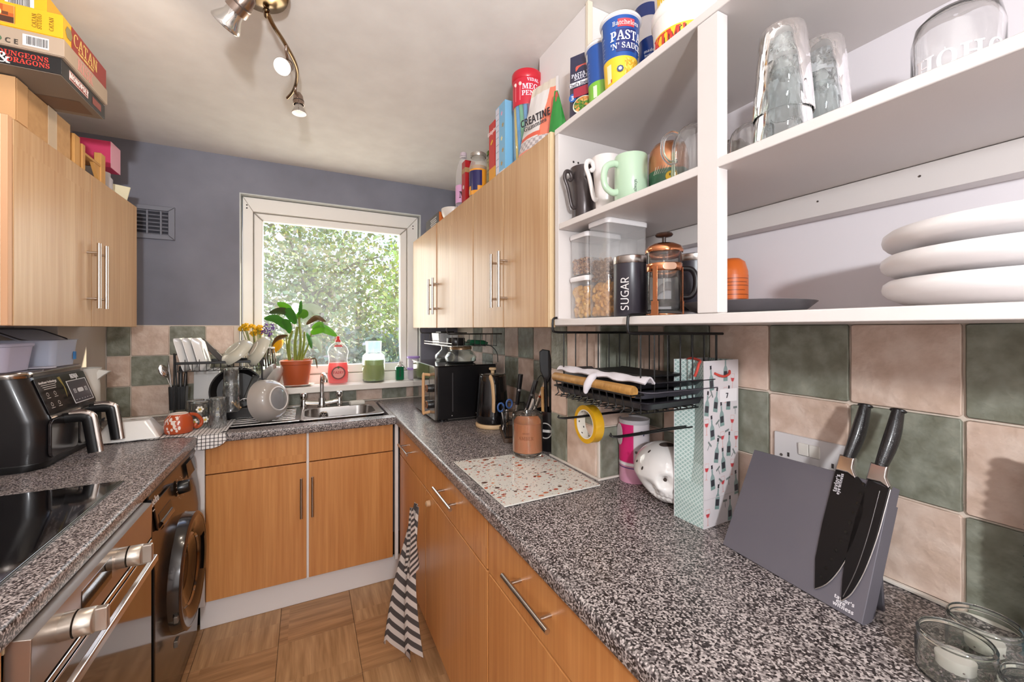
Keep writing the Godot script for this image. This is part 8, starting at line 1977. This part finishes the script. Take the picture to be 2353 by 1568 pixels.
func build_fixture() -> void:
	var br := H("9a8060", 0.2, 1.0)
	var ni := H("a79488", 0.24, 1.0)
	var lf := thing("ceiling_light", "brushed metal ceiling spotlight bar with swivel lamp heads on a curved arm", "ceiling light", W(-0.118, 2.30, 1.345))
	part("backplate", M.new().lathe([Vector2(0.092, 0), Vector2(0.092, -0.014), Vector2(0.086, -0.022), Vector2(0.04, -0.026), Vector2(0, -0.026)], 48, Transform3D(), 50, 0, TAU, 0.82, 0.95), br, lf)
	part("cap_nut", M.new().ball(Vector3(0.025, -0.026, 0.02), Vector3(0.008, 0.006, 0.008), 12), br, lf)
	var p0 := Vector3(0.0, -0.03, -0.06)
	var L := func(x: float, y: float, f: float) -> Vector3: return W(x, y, f) - W(-0.118, 2.30, 1.345)
	part("arm", M.new().tube(curve([L.call(-0.104, 2.268, 1.40), L.call(-0.088, 2.25, 1.43), L.call(-0.061, 2.25, 1.502), L.call(-0.032, 2.25, 1.609), L.call(-0.031, 2.25, 1.70), L.call(-0.045, 2.25, 1.79), L.call(-0.066, 2.25, 1.852)], 6), 0.0062, 12), br, lf)
	part("arm", M.new().tube(curve([L.call(-0.132, 2.268, 1.29), L.call(-0.15, 2.25, 1.25), L.call(-0.19, 2.25, 1.17), L.call(-0.21, 2.25, 1.05), L.call(-0.19, 2.25, 0.95)], 6), 0.0062, 12), br, lf)
	part("clamp", M.new().lathe([Vector2(0.009, -0.012), Vector2(0.009, 0.012)], 14, Transform3D(Basis(Vector3.RIGHT, PI / 2), L.call(-0.104, 2.266, 1.405))), br, lf)
	var lensm := H("d8d2cc", 0.15)
	lensm = lensm.duplicate()
	lensm.emission_enabled = true; lensm.emission = Color(1.0, 0.93, 0.85); lensm.emission_energy_multiplier = 0.5  # soft glow set on the lenses so the lamps read as on
	var head := func(base: Vector3, c: Vector3, dir: Vector3, k: float) -> void:
		part("stem", M.new().tube([base, base + Vector3(0, -0.022, 0), c - dir.normalized() * 0.034 * k], 0.0042, 10), ni, lf)
		var t := look(dir, c)
		var h := part("lamp_head", M.new().lathe([Vector2(0, -0.045 * k), Vector2(0.010 * k, -0.043 * k), Vector2(0.0165 * k, -0.032 * k), Vector2(0.019 * k, -0.012 * k), Vector2(0.0195 * k, 0.004 * k), Vector2(0.018 * k, 0.004 * k)], 28, t), ni, lf)
		part("seam", M.new().lathe([Vector2(0.0192 * k, -0.014 * k), Vector2(0.0198 * k, -0.012 * k), Vector2(0.0195 * k, -0.010 * k)], 28, t), H("5a4c44", 0.4, 0.6), h)
		part("bulb", M.new().lathe([Vector2(0.015 * k, 0.004 * k), Vector2(0.016 * k, 0.014 * k), Vector2(0.024 * k, 0.030 * k), Vector2(0.0265 * k, 0.036 * k), Vector2(0.0255 * k, 0.038 * k)], 28, t), H("c9c4be", 0.12, 0.9), h)
		var sl := SpotLight3D.new()  # wide soft spot, set to light the far half of the kitchen
		sl.name = "lamp_light"
		sl.light_energy = 0.17; sl.light_color = Color(1.0, 0.94, 0.86); sl.light_size = 0.025 * k; sl.spot_angle = 82.0; sl.spot_angle_attenuation = 0.7; sl.spot_range = 8.0; sl.spot_attenuation = 2.0; sl.shadow_enabled = true
		lf.add_child(sl, true)
		sl.look_at_from_position(lf.position + c + dir.normalized() * 0.046 * k, lf.position + c + dir.normalized(), Vector3(0.3, 0.1, 1))
		part("lens", M.new().lathe([Vector2(0.0255 * k, 0.0375 * k), Vector2(0.012 * k, 0.0385 * k), Vector2(0, 0.039 * k)], 28, t), lensm, h)
	head.call(L.call(-0.150, 2.27, 1.335), L.call(-0.170, 2.213, 1.345), Vector3(-0.55, -0.62, -0.5), 1.45)
	head.call(L.call(-0.058, 2.248, 1.505), L.call(-0.060, 2.195, 1.53), Vector3(-0.22, -0.55, 0.72), 1.0)
	head.call(L.call(-0.036, 2.248, 1.745), L.call(-0.026, 2.205, 1.79), Vector3(0.05, -1, 0.05), 1.0)

func build_garden() -> void:
	struct("ground", slab(Vector3(-14, -0.6, 2.97), Vector3(16, -0.5, 30)), H("6a7448", 0.9))
	var r := RandomNumberGenerator.new()
	var lm := M.new()
	lm.tri(Vector3(0, 0, 0), Vector3(0.3, 0.45, 0.05), Vector3(0, 1, 0), Vector3(-0.2, 0, 1).normalized(), Vector3(0, 0, 1), Vector3(-0.2, 0, 1).normalized())
	lm.tri(Vector3(0, 0, 0), Vector3(-0.3, 0.45, 0.05), Vector3(0, 1, 0), Vector3(0.2, 0, 1).normalized(), Vector3(0, 0, 1), Vector3(0.2, 0, 1).normalized())
	var leafm := StandardMaterial3D.new()
	leafm.vertex_color_use_as_albedo = true; leafm.roughness = 0.45
	leafm.backlight_enabled = true; leafm.backlight = Color(0.42, 0.46, 0.16)
	var lmesh := lm.mesh()
	lmesh.surface_set_material(0, leafm)
	var bark := H("8a7a66", 0.9)
	var spec := [[-1.6, 6.2, 4.6, 1.7, 1.9, "tall leafy tree outside the window at the left, with pale branches", 3200, Color(0.26, 0.30, 0.09)], [0.1, 6.6, 3.05, 1.5, 1.5, "broad bushy tree outside in the middle of the window", 3600, Color(0.17, 0.22, 0.08)], [1.9, 6.0, 2.35, 1.2, 1.25, "lower bright green shrub outside at the right of the window", 3600, Color(0.24, 0.33, 0.06)], [0.6, 5.0, 0.95, 0.9, 0.75, "low hedge bush outside, coloured dark for tree shade, just above the window sill", 2600, Color(0.10, 0.14, 0.07)], [-0.7, 5.0, 1.15, 0.9, 0.8, "low grey green bush outside at the lower left of the window", 2400, Color(0.15, 0.17, 0.10)], [1.0, 9.5, 2.6, 2.6, 1.5, "further tree seen through the gaps in the bushes outside", 3200, Color(0.14, 0.18, 0.07)], [-2.5, 10.0, 4.6, 2.8, 2.4, "tall background tree outside, behind the left-hand tree", 2600, Color(0.20, 0.22, 0.09)]]  # low bushes are coloured darker, tree shade put into the leaves
	var n := 0
	for s: Array in spec:
		r.seed = 50 + n
		var o := thing("tree" if s[4] > 1.0 else "bush", s[5], "tree" if s[4] > 1.0 else "bush", W(s[0], -0.5, s[1]))
		var tr := M.new()
		var cy: float = s[2] - s[4] * 0.55 + 0.5
		tr.tube(curve([Vector3(0, 0, 0), Vector3(0.05, cy * 0.5, 0.03), Vector3(-0.04, cy, 0)], 5), [0.11, 0.105, 0.1, 0.095, 0.09, 0.085, 0.08, 0.07, 0.06, 0.05, 0.04], 8)
		part("trunk", tr, bark, o)
		var ends := []
		for k in 11:
			var a := TAU * k / 11.0 + r.randf()
			var e := Vector3(cos(a) * s[3] * r.randf_range(0.5, 0.95), cy + s[4] * r.randf_range(-0.55, 0.8), sin(a) * s[3] * r.randf_range(0.4, 0.8))
			ends.append(e)
			part("branch", M.new().tube(curve([Vector3(0, cy * r.randf_range(0.45, 0.9), 0), e * Vector3(0.5, 1, 0.5) + Vector3(0, -0.15, 0), e], 4), [0.035, 0.03, 0.026, 0.022, 0.019, 0.016, 0.013, 0.01, 0.006], 6), bark, o)
		var mm := MultiMesh.new()
		mm.transform_format = MultiMesh.TRANSFORM_3D
		mm.use_colors = true
		mm.mesh = lmesh
		mm.instance_count = int(s[6] * 2.2)
		for k in mm.instance_count:
			var d := Vector3(r.randfn(), r.randfn(), r.randfn()).normalized() * pow(r.randf(), 0.42)
			var p := Vector3(d.x * s[3], cy + d.y * s[4], d.z * s[3] * 0.8)
			if k % 3: p = p.lerp(ends[k % 11] + d * 0.55, 0.45)
			var b := Basis.from_euler(Vector3(r.randf_range(-1.2, 1.2), r.randf() * TAU, r.randf_range(-1.5, 1.5)))
			mm.set_instance_transform(k, Transform3D(b.scaled(Vector3.ONE * r.randf_range(0.045, 0.10)), p))
			var c: Color = s[7]
			var f := r.randf_range(0.8, 1.9) * 1.5
			var w := r.randf()
			c = Color(c.r * f * 1.12 * (1.25 if w < 0.25 else 1.0), c.g * f * (0.95 if w < 0.25 else 1.0), c.b * f)
			if w > 0.93: c = Color(0.32, 0.24, 0.18) * f
			mm.set_instance_color(k, c)
		var cr := MultiMeshInstance3D.new()
		cr.name = "crown"; cr.multimesh = mm
		cr.set_meta("kind", "stuff")
		o.add_child(cr, true)
		n += 1
